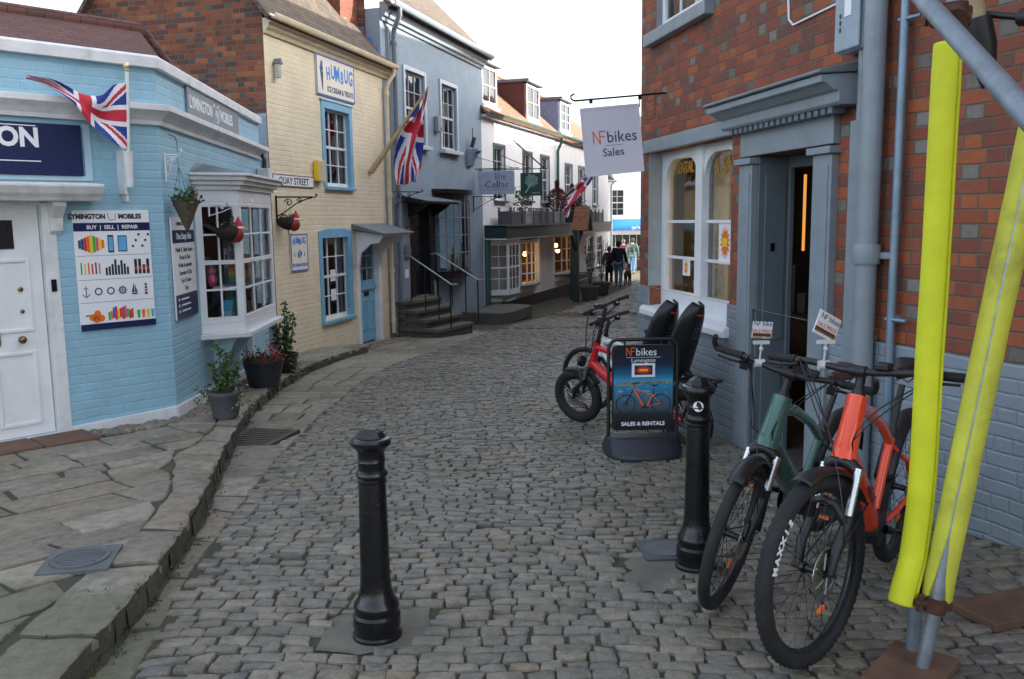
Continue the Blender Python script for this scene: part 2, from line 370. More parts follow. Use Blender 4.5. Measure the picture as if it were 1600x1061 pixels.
LEAF = pm('leaf_green', (.045,.10,.022), .45, var=.5, scale=30, bump=0)
LEAFPALE = pm('leaf_variegated', (.16,.22,.10), .5, var=.4, scale=30, bump=0)
LEAFBROWN = pm('leaf_rust', (.115,.035,.020), .7, var=.5, scale=20, bump=0)
FLOWER = pm('red_flower', (.42,.03,.02), .6, var=.4, scale=40, bump=0)
TWIG = pm('twig_bark', (.07,.05,.035), .8)
TERRACOTTA = pm('terracotta', (.26,.09,.05), .8, var=.25, dirt=.3)
SOIL = pm('soil', (.03,.022,.016), .95)
WOODBR = pm('weathered_plank', (.14,.075,.045), .8, var=.35, scale=9, bump=.5, bscale=40, dirt=.3)
WOODPALE = pm('pale_wood', (.38,.28,.15), .6, var=.2, scale=10)
FOAM = pm('yellow_foam', (.62,.65,.012), .62, var=.14, scale=5, bump=.35, bscale=18, dirt=.10)
FOAMDIRTY = pm('grubby_yellow_foam', (.56,.56,.05), .62, var=.2, scale=6, bump=.4, bscale=18, dirt=.5)
FLAGRED = pm('flag_red_cloth', (.52,.02,.045), .7, var=.06, bump=.1, bscale=200)
FLAGWHITE = pm('flag_white_cloth', (.78,.76,.80), .7, var=.05, bump=.1, bscale=200)
FLAGBLUE = pm('flag_blue_cloth', (.012,.035,.26), .7, var=.08, bump=.1, bscale=200)
SKIN = pm('skin', (.50,.30,.22), .5, var=.1, bump=0)
DENIM = pm('denim', (.09,.19,.30), .85, var=.25, scale=30)
# ================================================================== the ground
def poly_in(px, py, P):
    ins = np.zeros(px.shape, bool); n = len(P)
    for i in range(n):
        (x1, y1), (x2, y2) = P[i], P[(i+1) % n]
        c = ((y1 > py) != (y2 > py)) & (px < (x2-x1)*(py-y1)/(y2-y1+1e-12)+x1); ins ^= c
    return ins
def bed_mat():
    k = NT('joint_bed'); g = k.geo(); n = k.noise(3.0, 6, .7, g); n2 = k.noise(60, 4, .7, g)
    c = k.ramp(n, [(.30, (.042,.036,.024)), (.47, (.060,.053,.034)), (.55, (.060,.062,.024)), (.68, (.055,.075,.02))]); c = k.mix(k.math('MULTIPLY', n2, .5), c, (.11,.105,.095))
    k.base(c); k.set(Roughness=.95); k.bump(n2, .8, .02); return k.mat
BED = bed_mat()
gm = MB()
ys = sorted(set([-60,-30,-10,-4,0,1,2,3,4,5,6,7,8,9,10,11,12,13,14,15,16,17,19,22,26,30,34,40,50,60,90,140,220,400])); xs = [-300,-120,-60,-30,-15,-8,-4,0,4,8,15,30,60,120,300]
for i in range(len(ys)-1):
    for j in range(len(xs)-1):
        gm.quad(*[(x, y, road(y)-.013) for x, y in ((xs[j],ys[i]),(xs[j+1],ys[i]),(xs[j+1],ys[i+1]),(xs[j],ys[i+1]))])
tag(gm.build('ground', BED), kind='structure')
KERB = [(-1.50,-3),(-1.52,1.2),(-1.55,2.5),(-1.58,3.27),(-1.62,3.75),(-1.79,4.76),(-2.20,6.48),(-2.68,8.8),(-2.86,10.44),(-2.87,12.16),(-2.72,13.4),(-2.46,14.75)]
SLAB = [(-1.05,-3),(-1.15,1.2),(-1.30,2.5),(-1.42,3.3),(-1.52,3.9),(-1.68,5.3),(-1.82,6.7),(-1.93,8.6),(-1.95,10.9),(-1.75,13),(-1.15,15.3),(-.60,18.4),(-.25,20.4)]
def xat(P, y): return float(np.interp(y, [p[1] for p in P], [p[0] for p in P]))
# road centre line turning right: rows of setts lie across it
def stones_mesh(name, rows, mat, lod_fn):
    """rows: list of (corner quads Nx4x2, height z per corner Nx4, tint N) -> one mesh"""
    V, Fc, Tn, off = [], [], [], 0
    for Q, H, tint, lod in rows:
        n = len(Q)
        if n == 0: continue
        c = Q.mean(1, keepdims=True)
        if lod:      # eight outline points for near stones
            mid = (Q+np.roll(Q, -1, 1))/2; d = (mid-c); mid = c+d*(1+np.random.uniform(-.035, .035, (n, 4, 1)))
            corner = c+(Q-c)*(.965+np.random.uniform(-.05, .035, (n, 4, 1)))
            P8 = np.empty((n, 8, 2)); P8[:, 0::2] = corner; P8[:, 1::2] = mid
            h8 = np.empty((n, 8)); h8[:, 0::2] = H; h8[:, 1::2] = (H+np.roll(H, -1, 1))/2
        else: P8, h8 = Q, H
        m = P8.shape[1]
        dome = np.random.uniform(-.001, .003, (n, 1))
        r0_ = np.concatenate([P8, (h8-.045)[..., None]], 2)
        r1 = np.concatenate([P8, (h8-.0035)[..., None]], 2)
        r2 = np.concatenate([c+(P8-c)*.93, (h8+dome*.4+np.random.uniform(-.002, .002, h8.shape))[..., None]], 2)
        r3 = np.concatenate([c+(P8-c)*.5, (h8.mean(1, keepdims=True)+dome+np.random.uniform(-.003, .003, h8.shape)*(1 if lod else 0))[..., None]], 2)
        A = np.concatenate([r0_, r1, r2, r3], 1); V.append(A.reshape(-1, 3)); st = 4*m
        base = off+np.arange(n)[:, None]*st
        quads = []
        for rg in range(3):
            for k in range(m): quads.append([rg*m+k, rg*m+(k+1) % m, (rg+1)*m+(k+1) % m, (rg+1)*m+k])
        q = base[:, None, :]+np.array(quads)[None]; Fc += q.reshape(-1, 4).tolist(); Tn.append(np.repeat(tint, len(quads)))
        capf = base+np.arange(3*m, 4*m)[None]; Fc += capf.tolist(); Tn.append(tint)
        off += n*st
    V = np.concatenate(V); me = bpy.data.meshes.new(name); me.from_pydata(V.tolist(), [], Fc); me.materials.append(mat)
    a = me.attributes.new('tint', 'FLOAT', 'FACE'); a.data.foreach_set('value', np.concatenate(Tn).astype(np.float32))
    me.shade_smooth(); me.set_sharp_from_angle(angle=R(60))
    o = bpy.data.objects.new(name, me); COL.objects.link(o); return o
roadv = np.vectorize(road)
ROADPOLY = SLAB+[(.9,23.5),(4.1,33),(7.2,46),(9,52),(14,52),(9.5,40),(6.2,28),(3.4,18),(1.75,10.5),(1.32,9.45),(1.72,7.40),(2.17,5.12),(2.60,4.0),(3.6,1.5),(3.6,-3)]
PATCHES = [[(-.80,3.16),(-.84,3.40),(-.72,3.55),(-.46,3.62),(-.34,3.60),(-.32,3.36),(-.40,3.14),(-.58,3.08)], [(.50,4.02),(.62,4.40),(1.02,4.36),(.98,3.86),(.80,3.88),(.66,3.60),(.50,3.66),(.48,3.86),(.55,3.98)]]
def ragged(P, amp=.035, seg=.07):
    out = []
    for (ax, ay), (bx, by) in zip(P, P[1:]+P[:1]):
        n = max(1, int(math.hypot(bx-ax, by-ay)/seg))
        for i in range(n): out.append((ax+(bx-ax)*i/n+random.uniform(-amp, amp), ay+(by-ay)*i/n+random.uniform(-amp, amp)))
    return out
PATCHES = [[(sum(q[0] for q in P)/len(P)*.16+p[0]*.84, sum(q[1] for q in P)/len(P)*.16+p[1]*.84) for p in P] for P in PATCHES]
PATCHES = [ragged(P, .028) for P in PATCHES]
def road_rows():
    rows = []; s = -1.0; pos = np.array([.25, -1.0]); row = 0
    while pos[1] < 50:
        th = np.interp(pos[1], [0, 5, 12, 22, 32], [-.02, .03, .12, .30, .36]); d = np.array([sin(th), cos(th)]); nn = np.array([cos(th), -sin(th)])
        dep = np.random.uniform(.060, .086)
        near = pos[1] < 11
        if pos[1] > 18: dep *= 1.25
        L = -6.0+np.random.uniform(0, .2); ls = [L]
        while L < 6.5: L += np.random.choice([.088, .108, .130, .155], p=[.25, .35, .28, .12])*np.random.uniform(.88, 1.15)*(1.25 if pos[1] > 18 else 1); ls.append(L)
        ls = np.array(ls); a, b = ls[:-1], ls[1:]; gap = .0042
        wv = lambda l: .035*np.sin(l*1.7+pos[1]*.9)+.02*np.sin(l*4.1+pos[1]*2.3)
        def pt(l, e): return pos+nn*np.asarray(l)[:, None]+d*(e+wv(np.asarray(l)))[:, None]
        n = len(a); j = lambda: np.random.uniform(-.009, .009, n)
        Q = np.stack([pt(a+gap+j(), np.full(n, gap)+j()), pt(b-gap+j(), np.full(n, gap)+j()), pt(b-gap+j(), np.full(n, dep-gap)+j()), pt(a+gap+j(), np.full(n, dep-gap)+j())], 1)
        c = Q.mean(1); keep = poly_in(c[:, 0], c[:, 1], ROADPOLY)
        for P in PATCHES: keep &= ~poly_in(c[:, 0], c[:, 1], P)
        # only what the street itself can show
        keep &= np.abs(c[:, 0]-.12*c[:, 1]) < 1.2+.62*np.maximum(c[:, 1], 1)
        Q = Q[keep]; n = len(Q)
        H = roadv(Q[..., 1])+np.random.normal(0, .0045, (n, 1))+np.random.uniform(-.0045, .0045, (n, 4))
        cc = Q.mean(1); cl = np.array([noise.noise(Vector((x*.6, y*.6, 0)))*.25 for x, y in cc]) if n else np.zeros(0)
        rows.append((Q, H, np.clip(np.random.beta(1.6, 1.6, n)+cl, 0, 1), near))
        pos = pos+d*dep
    return rows
tag(stones_mesh('road', road_rows(), COBBLE, None), kind='structure')
# slabs with rough edges, each its own block of stone
def clip(P, q, n):
    out = []
    for a, b in zip(P, P[1:]+P[:1]):
        da, db = (a-q).dot(n), (b-q).dot(n)
        if da >= 0: out.append(a)
        if (da >= 0) != (db >= 0): out.append(a.lerp(b, da/(da-db)))
    return out
class Slabs:
    def __init__(s): s.m = MB(); s.t = []
    def add(s, P, zf, tint, gap=.008, seg=.09, rough=.006, thick=.05, bev=.014, tilt=.004):
        P = [Vector(p[:2]) for p in P]
        ar = sum(P[i].cross(P[(i+1) % len(P)]) for i in range(len(P)))
        if abs(ar)/2 < .012: return
        if ar < 0: P = P[::-1]
        c = sum(P, Vector((0, 0)))/len(P); R_ = []
        for a, b in zip(P, P[1:]+P[:1]):
            d = b-a; L_ = d.length
            if L_ < 1e-4: continue
            nn = Vector((-d.y, d.x))/L_; k_ = max(1, int(L_/seg))
            for q in range(k_):
                f = q/k_; cn = .012 if q == 0 else 0; p = a+d*f+nn*(gap+random.uniform(-rough, rough)); p = p+(c-p).normalized()*(gap*.6+cn*random.random()); R_.append(p)
        n = len(R_); tx, ty, dz = random.gauss(0, tilt), random.gauss(0, tilt), random.uniform(-.004, .004); z = lambda p: zf(p.y, p.x)+(p.x-c.x)*tx*2+(p.y-c.y)*ty*2+dz
        rim = [p+(c-p).normalized()*min(bev*random.uniform(.7, 1.6), (c-p).length*.4) for p in R_]; mid_ = [p+(c-p)*.45 for p in rim]
        vs = [(p.x, p.y, z(p)-thick) for p in R_]+[(p.x, p.y, z(p)-random.uniform(.006, .014)) for p in R_]+[(p.x, p.y, z(p)) for p in rim]+[(p.x, p.y, z(p)+random.uniform(-.002, .004)) for p in mid_]
        fs = [(r*n+i, r*n+(i+1) % n, (r+1)*n+(i+1) % n, (r+1)*n+i) for r in range(3) for i in range(n)]+[tuple(range(3*n, 4*n))]
        s.m.add(vs, fs); s.t += [tint]*len(fs)
    def strip(s, fa, fb, ya, yb, nc, zf, smin, smax, jit=.03, skip=None, **kw):
        y = ya; pj = [0, 0]
        while y < yb:
            st = random.uniform(smin, smax); n = max(1, nc+random.choice([-1, 0, 0, 1]) if nc > 1 else 1); cols = sorted([0, 1]+[(i+random.uniform(-.25, .25))/n for i in range(1, n)])
            nj = [random.uniform(-jit, jit), random.uniform(-jit, jit)]
            for a, b in zip(cols[:-1], cols[1:]):
                q = []
                for yy, cc, J in ((y, a, pj), (y, b, pj), (y+st, b, nj), (y+st, a, nj)):
                    e = yy+J[0]*(1-cc)+J[1]*cc; x0, x1 = fa(yy), fb(yy); q.append(Vector((x0+(x1-x0)*cc, e)))
                if skip and skip(sum(q, Vector((0, 0)))/4): continue
                s.add(q, zf, random.random(), **kw)
            pj = nj; y += st
    def build(s, name): return tag(s.m.build(name, FLAG, smooth=50, attr=s.t), kind='structure')
gz = lambda y, x: road(y)-.004
G = Slabs()
G.strip(lambda y: xat(KERB, y)+.02, lambda y: xat(SLAB, y)-.01, 1.5, 6.9, 1, gz, .28, .7)
G.strip(lambda y: xat(KERB, y)+.02, lambda y: xat(SLAB, y)-.01, 7.9, 14.7, 2, gz, .3, .65)
G.strip(lambda y: -1.97-(y-6.9)*.08, lambda y: xat(SLAB, y)-.01, 6.9, 7.9, 1, gz, .45, .5)
G.strip(lambda y: -2.60+.262*(y-17.2), lambda y: xat(SLAB, y)-.01, 14.75, 20.2, 3, gz, .35, .75)
G.build('path')
# raised pavement: body with the kerb face, then flags on it
BC = Vector((-3.127, 8.001)); AF, AO, AC, AG, AW, AA, AB = 43.57, -4.86, 14.69, 16.80, 18.64, -10.95, -22.0
def pave_z(y, x=None):      # falls gently back towards the shop front
    z = road(y)+float(np.interp(y, [0, 4, 12, 14.7], [.10, .095, .11, .10]))
    return z if x is None else z-.033*max(0, xat(KERB, y)-x-.3)
def pave_in(y):    # inner edge, a little inside the house walls
    return float(np.interp(y, [-3, 4.4, 8.0, 8.2, 12.4, 13.2, 14.7], [-8.6, -6.5, -3.25, -3.22, -3.55, -3.75, -3.40]))
pb = MB(); ky = [-3,0,1.2,2,2.5,3,3.27,3.75,4.2,4.76,5.6,6.48,7.2,8,8.8,9.6,10.44,11.3,12.16,13,13.4,14.1,14.75]
for a, b in zip(ky[:-1], ky[1:]):
    xa, xb = xat(KERB, a)-.02, xat(KERB, b)-.02
    ma, mb_ = xat(KERB, a)-.3, xat(KERB, b)-.3; pb.quad((pave_in(a), a, pave_z(a, pave_in(a))-.02), (ma, a, pave_z(a)-.02), (mb_, b, pave_z(b)-.02), (pave_in(b), b, pave_z(b, pave_in(b))-.02)); pb.quad((ma, a, pave_z(a)-.02), (xa, a, pave_z(a)-.02), (xb, b, pave_z(b)-.02), (mb_, b, pave_z(b)-.02))
    pb.quad((xa, a, road(a)-.06), (xb, b, road(b)-.06), (xb, b, pave_z(b)-.02), (xa, a, pave_z(a)-.02))
pb.quad((pave_in(14.75), 14.75, -1), (pave_in(14.75), 14.75, pave_z(14.75)-.02), (xat(KERB, 14.75)-.02, 14.75, pave_z(14.75)-.02), (xat(KERB, 14.75)-.02, 14.75, -1))
pv = pb.build('pavement_bed', BED); tag(pv, kind='structure')
kz = lambda y, x: pave_z(y, x)-.003
K = Slabs(); kin = lambda y: xat(KERB, y)-.27-.06*sin(y*2.3)-.04*sin(y*7.1)
K.strip(kin, lambda y: xat(KERB, y)+.01, 1.2, 14.7, 1, kz, .38, .8, .035, thick=.04, bev=.022, rough=.014, tilt=.012)
# flags laid in courses parallel to the shop front, cut along the kerb stones
fu = Vector((sin(R(AF)), cos(R(AF)))); fo = Vector((cos(R(AF)), -sin(R(AF)))); v = .34; o0 = Vector((BC.x, BC.y))
ks_ = [Vector((kin(y), y)) for y in (0, 1.5, 3, 4.2, 5.2, 6.2, 7.0, 7.8, 8.6)]
rowi = 0
while v < 5.6:
    hgt = random.uniform(.24, .46); uu = -6.5+random.random()*.5
    sk0 = random.uniform(-.05, .05)
    while uu < 1.2:
        wd = random.choice([.35, .5, .65, .85])*random.uniform(.85, 1.15); j_ = lambda: random.uniform(-.022, .022)
        P = [o0+fu*(uu+j_())+fo*(v+j_()), o0+fu*(uu+wd+j_())+fo*(v+j_()), o0+fu*(uu+wd+j_()+sk0)+fo*(v+hgt+j_()), o0+fu*(uu+j_()+sk0)+fo*(v+hgt+j_())]
        cy = sum(p.y for p in P)/4
        for a, b in zip(ks_[:-1], ks_[1:]):
            if a.y-.22 < cy < b.y+.22 and len(P) > 2:
                d = (b-a).normalized(); P = clip(P, a, Vector((-d.y, d.x)))
        if len(P) > 2 and cy < 7.55: P = clip(P, Vector((0, 7.6)), Vector((0, -1)))
        if len(P) > 2 and 1.0 < cy < 7.6: K.add(P, kz, random.random(), rough=.005)
        uu += wd
    v += hgt; rowi += 1
K.strip(lambda y: pave_in(y)+.16, kin, 7.6, 14.6, 1, kz, .4, .8, .05)
K.build('pavement')
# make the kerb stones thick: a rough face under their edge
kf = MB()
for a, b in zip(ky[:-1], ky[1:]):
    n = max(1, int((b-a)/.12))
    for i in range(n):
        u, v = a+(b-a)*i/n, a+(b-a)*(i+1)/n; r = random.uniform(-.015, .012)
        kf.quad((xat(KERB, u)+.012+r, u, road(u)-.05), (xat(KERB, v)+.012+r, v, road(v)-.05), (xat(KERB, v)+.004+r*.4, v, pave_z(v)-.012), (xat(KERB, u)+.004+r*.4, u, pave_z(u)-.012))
tag(kf.build('kerb_face', stone_mat('mossy_kerb_stone', [(0,(.055,.05,.035)),(1,(.085,.075,.055))], .85, .6, mossc=(.04,.055,.02)), attr=[random.random() for _ in kf.f]), kind='structure')  # the kerb face is dark, mossy stone
# worn concrete round the bollards
CONC = pm('worn_concrete', (.15,.138,.11), .8, var=.35, scale=6, bump=.8, bscale=60, dirt=.6)
for P in PATCHES:
    m = MB(); zf = lambda x, y: road(y)-.007
    m.quad(*[(x, y, zf(x, y)) for x, y in P[::-1]])
    if Vector((0,0,1)).dot((Vector(m.v[1])-Vector(m.v[0])).cross(Vector(m.v[2])-Vector(m.v[1]))) < 0: m.f[0] = m.f[0][::-1]
    tag(m.build('concrete_patch', CONC), kind='structure')
# pebbles bedded along the foot of the blue and cream walls
def pebbles(name, path, wid, n, zf, rmin, rmax):
    m = MB(); tn = []
    for _ in range(n):
        t = random.random()*(len(path)-1); i = min(int(t), len(path)-2); f = t-i
        p = Vector(path[i])*(1-f)+Vector(path[i+1])*f; d = (Vector(path[i+1])-Vector(path[i])).normalized(); nn = Vector((d.y, -d.x))
        q = p+nn*random.uniform(.02, wid); r = random.uniform(rmin, rmax); k = len(m.f); b = len(m.v)
        m.ball((0, 0, 0), r, 5, (random.uniform(.8, 1.3), random.uniform(.7, 1), random.uniform(.55, .8)))
        m.xf(T(q.x, q.y, zf(q.y, q.x)+r*.2) @ RZ(random.uniform(0, 180)), b); tn += [random.random()]*(len(m.f)-k)
    return tag(m.build(name, PEBBLE, smooth=60, attr=tn), kind='stuff')
def fpt(u, p=BC, a=AF): return (p[0]+sin(R(a))*u, p[1]+cos(R(a))*u)
pebbles('pebbles', [fpt(-1.0), fpt(-.5), fpt(0), fpt(.5, a=AO), fpt(1.2, a=AO), fpt(2.2, a=AO), fpt(3.2, a=AO)], .30, 620, lambda y, x: pave_z(y, x)-.015, .022, .05)
pebbles('pebbles', [(-2.78,15.2),(-2.66,16.2),(-2.50,16.9),(-2.28,17.6)], .32, 420, lambda y, x: road(y)-.005, .02, .04)

# moss tufts in the gutter and joints, a few dry leaves
def tufts(name, pts, mat, n, sz, zf, flat=False):
    m = MB()
    for _ in range(n):
        x, y, sp = random.choice(pts); x += random.gauss(0, sp); y += random.gauss(0, sp*3); z = zf(x, y)
        if flat:
            a = random.uniform(0, 6.28); L_, W = sz*random.uniform(.6, 1.2), sz*.35; d, s_ = Vector((cos(a), sin(a), 0)), Vector((-sin(a), cos(a), 0)); c = Vector((x, y, z+.004))
            m.add([c-d*L_/2, c+s_*W/2+Vector((0, 0, .006)), c+d*L_/2+Vector((0, 0, random.uniform(0, .012))), c-s_*W/2+Vector((0, 0, .004))], [(0, 3, 2, 1)])
        else:
            for q in range(5):
                a = random.uniform(0, 6.28); h = sz*random.uniform(.5, 1.3); b_ = Vector((x+random.gauss(0, sz*.5), y+random.gauss(0, sz*.5), z-.004)); s_ = Vector((cos(a), sin(a), 0))*sz*.22
                m.add([b_-s_, b_+s_, b_+Vector((random.gauss(0, sz*.3), random.gauss(0, sz*.3), h))], [(0, 1, 2)])
    return tag(m.build(name, mat), kind='stuff')
zr = lambda x, y: road(y)
MOSS = pm('moss_green', (.06,.085,.022), .9, var=.5, scale=9, bump=0)
tufts('moss', [(xat(KERB, y)+.03, y, .025) for y in (2.6, 3, 3.3, 3.6, 4.0, 4.4, 5.0, 5.6, 6.6, 8.2, 9, 10, 11, 12, 13, 14)]+[(1.68-.194*(y-7.4), y, .03) for y in (5.6, 6.2, 6.8, 7.4, 8.0, 8.6)]+[(-1.9, 3.0, .1), (-2.3, 3.3, .15)], MOSS, 420, .016, lambda x, y: road(y) if x > xat(KERB, y) else pave_z(y, x)-.006)
tufts('leaf_litter', [(xat(KERB, y)+.06, y, .07) for y in (3, 4, 5, 6, 7, 9, 11)]+[(.9, 4.6, .4), (1.5, 6.2, .25), (-.5, 5, .8), (2.0, 4.2, .2)], pm('dry_leaf', (.13,.075,.03), .8, var=.5, scale=30, bump=0), 110, .035, lambda x, y: road(y)+.004, True)
# ================================================================== left side of the street
def hit(F0, ang, off, px, py):
    """where the line of sight through a photo pixel meets a facade standing off metres in front of the wall"""
    s, c = sin(R(ang)), cos(R(ang)); d = fw+cr*((px-800)/FPX)-cu*((py-530.5)/FPX); p = Vector((F0[0]+c*off, F0[1]-s*off, 0))
    n = Vector((c, -s, 0)); t = n.dot(p)/n.dot(d); q = d*t; return ((q.x-p.x)*s+(q.y-p.y)*c, q.z+CZ)
def frame_bars(m, x0, x1, z0, z1, y, w, dpt, cols, rows, bw=.018, meet=False, stile=None):
    st = stile or w
    m.box(x0, x0+st, y, y+dpt, z0, z1); m.box(x1-st, x1, y, y+dpt, z0, z1); m.box(x0+st, x1-st, y+.001, y+dpt, z1-w, z1); m.box(x0+st, x1-st, y+.001, y+dpt, z0, z0+w*1.3)
    ix0, ix1, iz0, iz1 = x0+st, x1-st, z0+w*1.3, z1-w
    for i in range(1, cols): c = ix0+(ix1-ix0)*i/cols; m.box(c-bw/2, c+bw/2, y+.008, y+dpt-.008, iz0, iz1)
    for j in range(1, rows):
        c = iz0+(iz1-iz0)*j/rows; big = meet and j*2 == rows; h = w*.9 if big else bw
        m.box(ix0, ix1, y+(.004 if big else .011), y+dpt-.011, c-h/2, c+h/2)
    return ix0, ix1, iz0, iz1
def sash(b, x0, x1, z0, z1, y=.07, cols=3, rows=4, mat=None, sill=None, surround=None, curtain=0, room=None, w=.05, M=None, glass=None, deep=.5, meet=True, sillp=.07, silld=.06, sillover=.06):
    m = MB(); g = frame_bars(m, x0, x1, z0, z1, y, w, .045, cols, rows, meet=meet)
    def fin(mb, name, mt, par, **k):
        if M is not None: mb.xf(M)
        return mb.build(name, mt, par, **k)
    win = fin(m, 'window', mat or WHITE, b, bevel=.004)
    q = MB().quad((g[0],y+.03,g[2]), (g[1],y+.03,g[2]), (g[1],y+.03,g[3]), (g[0],y+.03,g[3])); fin(q, 'pane', glass or GLASS, win)
    r = MB(); a, c, e, f = x0-.01, x1+.01, z0-.01, z1+.01; y0, y1 = y+.047, y+deep
    r.quad((a,y1,e),(c,y1,e),(c,y1,f),(a,y1,f)); r.quad((a,y0,e),(a,y1,e),(a,y1,f),(a,y0,f)); r.quad((c,y1,e),(c,y0,e),(c,y0,f),(c,y1,f)); r.quad((a,y0,f),(a,y1,f),(c,y1,f),(c,y0,f)); r.quad((a,y1,e),(a,y0,e),(c,y0,e),(c,y1,e))
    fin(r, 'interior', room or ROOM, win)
    if curtain:
        cm = MB()
        for (ca, cb) in ((g[0]-.01, g[0]+(g[1]-g[0])*curtain), (g[1]-(g[1]-g[0])*curtain, g[1]+.01)):
            cm.grid(lambda u, v: (ca+(cb-ca)*u, y+.085+.012*sin(u*22+v), g[2]+(g[3]-g[2])*v), 16, 2)
        fin(cm, 'curtain', CURTAIN, win, smooth=60)
    if sill: fin(MB().box(x0-sillover, x1+sillover, -sillp, y+.0, z0-silld, z0-.002), 'sill', sill, win, bevel=.008)
    if surround:
        sm, sw, pj = surround; s_ = MB()
        s_.box(x0-sw, x0-.001, -pj, y+.02, z0, z1+sw); s_.box(x1+.001, x1+sw, -pj, y+.02, z0, z1+sw); s_.box(x0, x1, -pj+.002, y+.02, z1+.001, z1+sw); fin(s_, 'surround', sm, win, bevel=.005)
    return win
CORN = lambda y, z, p, h: [(y+.01, z), (y-p*.25, z), (y-p*.3, z+h*.2), (y-p*.55, z+h*.42), (y-p*.9, z+h*.62), (y-p, z+h*.66), (y-p, z+h*.95), (y+.01, z+h)]
def scroll_bracket(name, label, M, L=.32, H=.2, mat=None, r=.007, group=None):
    t = thing(name, label, 'bracket', M, group); mt = mat or IRON
    m = MB(); m.tube([(0, -.006, -H), (0, -.006, .02)], r*1.4); m.tube([(0, 0, 0), (0, -L, .0), (0, -L-.02, .012), (0, -L-.03, .03), (0, -L-.015, .045), (0, -L, .04)], r)
    m.build('arm', mt, t, smooth=50)
    m = MB(); m.tube([(0, -.01, -H*.9)]+[(0, -L*.9*f-.02*sin(f*7), -H*.85*(1-f)**1.3-.01) for f in [i/8 for i in range(9)]], r*.8)
    for cy, cz, rr in ((-L*.32, -H*.25, H*.2), (-L*.6, -H*.17, H*.13)):
        m.tube([(0, cy+rr*(1-a/16)*cos(a*.62), cz+rr*(1-a/16)*sin(a*.62)) for a in range(15)], r*.7, 6)
    m.build('scroll', mt, t, smooth=50)
    return t
def leafs(m, pts, size, n, spread, mi=0, up=.3):
    for _ in range(n):
        c = Vector(random.choice(pts))+Vector((random.gauss(0, spread), random.gauss(0, spread), random.gauss(0, spread)))
        d = Vector((random.gauss(0, 1), random.gauss(0, 1), random.gauss(up, .7))).normalized(); s = d.cross(Vector((random.gauss(0, 1), random.gauss(0, 1), random.gauss(0, 1)))).normalized()
        L = size*random.uniform(.6, 1.3); W = L*.28; nn = d.cross(s)
        m.add([c, c+d*L*.5+s*W, c+d*L+nn*L*.12, c+d*L*.5-s*W], [(0, 1, 2, 3)], mi)
# ------------------------------------------------------------------ blue corner shop
FO, FF = frame(BC, AO), frame(BC, AF); MR = FO.inverted() @ FF
b = thing('blue_shop', 'low pale blue painted brick corner shop with white cornice and white bay window', 'shop', FO)
m = MB(); m.wall(-4.6, 0, -.6, 3.02, [(-2.10, -.93, -.6, 1.83, .16)]); m.xf(MR)
k0 = len(m.v); m.wall(0, 4.6, -1.0, 3.02, [(1.25, 2.65, .5, 1.97, .12)]); m.quad((4.6,0,-1),(4.6,4.5,-1),(4.6,4.5,3.0),(4.6,0,3.0))
m.build('wall', BLUE_PB, b)
# corner-following trims: front piece mitred by overlap of a touch
def both(prof, name, mat, xl=-4.6, xr=4.6, bev=.004):
    h = R(AF-AO)/2
    # mitre: sweep the profile along the three-point path
    m = MB(); pts = [MR @ Vector((xl, 0, 0)), Vector((0, 0, 0)), Vector((xr, 0, 0))]; dirs = [(MR.to_3x3() @ Vector((0, 1, 0))), None, Vector((0, 1, 0))]
    bis = (dirs[0]+dirs[2]).normalized(); dirs[1] = bis/ bis.dot(dirs[2])
    n = len(prof); vs = [pts[i]+dirs[i]*py+Vector((0, 0, pz)) for i in range(3) for py, pz in prof]
    fs = []
    for i in range(2):
        for k in range(n): fs.append((i*n+k, i*n+(k+1) % n, (i+1)*n+(k+1) % n, (i+1)*n+k))
    fs += [tuple(range(n))[::-1], tuple(range(2*n, 3*n))]
    ar = sum(prof[i][0]*prof[(i+1) % n][1]-prof[(i+1) % n][0]*prof[i][1] for i in range(n))
    if ar < 0: fs = [f[::-1] for f in fs]
    m.add(vs, fs); return m.build(name, mat, b, bevel=bev)
both([(.30, 3.00), (-.05, 3.00), (-.05, 3.09), (-.03, 3.11), (.30, 3.13)], 'coping', WHITE_DIRTY)
both(CORN(0, 2.51, .13, .18), 'cornice', WHITE_DIRTY)
pl = MB(); pl.prism([(-.93, -.6), (0, -.6), (0, -.035), (-.93, -.06)], -.025, .02); pl.xf(MR); pl.prism([(0, -.9), (4.6, -.9), (4.6, -.27), (0, -.035)], -.025, .02)
pl.build('plinth', WHITE_DIRTY, b, bevel=.004)
# door with frame, panels and furniture
d = MB(); d.box(-2.0, -1.04, .06, .10, -.09, 1.80)
for (a, c, e, f) in ((-1.90, -1.56, .78, 1.38), (-1.46, -1.14, .78, 1.38), (-1.90, -1.56, .0, .62), (-1.46, -1.14, .0, .62)):
    for q in ((a, a+.03, e, f), (c-.03, c, e, f), (a+.03, c-.03, e, e+.03), (a+.03, c-.03, f-.03, f)): d.box(q[0], q[1], .046, .061, q[2], q[3])
d.xf(MR); door = d.build('door', WHITE, b, bevel=.006)
q = MB().box(-1.62, -1.24, .050, .061, 1.46, 1.69); q.xf(MR); q.build('door_glass', DARK, door)
m = MB().lathe([(.006, 0), (.012, .02), (.03, .035), (.032, .055), (.02, .07), (.002, .074)], (0, 0, 0), 16); m.xf(MR @ T(-1.25, .06, .72) @ RX(90)); m.build('door_knob', pm('brass', (.22, .16, .07), .35, .9), door, smooth=50)
for z, rr in ((.95, .016), (1.13, .02)):
    m = MB().lathe([(rr, 0), (rr, .012), (rr*.6, .016)], (0, 0, 0), 14); m.xf(MR @ T(-1.22, .06, z) @ RX(90)); m.build('lock', MATS['brass'], door, smooth=50)
m = MB().box(-1.62, -1.40, .046, .062, .68, .78); m.xf(MR); m.build('letter_slot', MATS['brass'], door, bevel=.004)
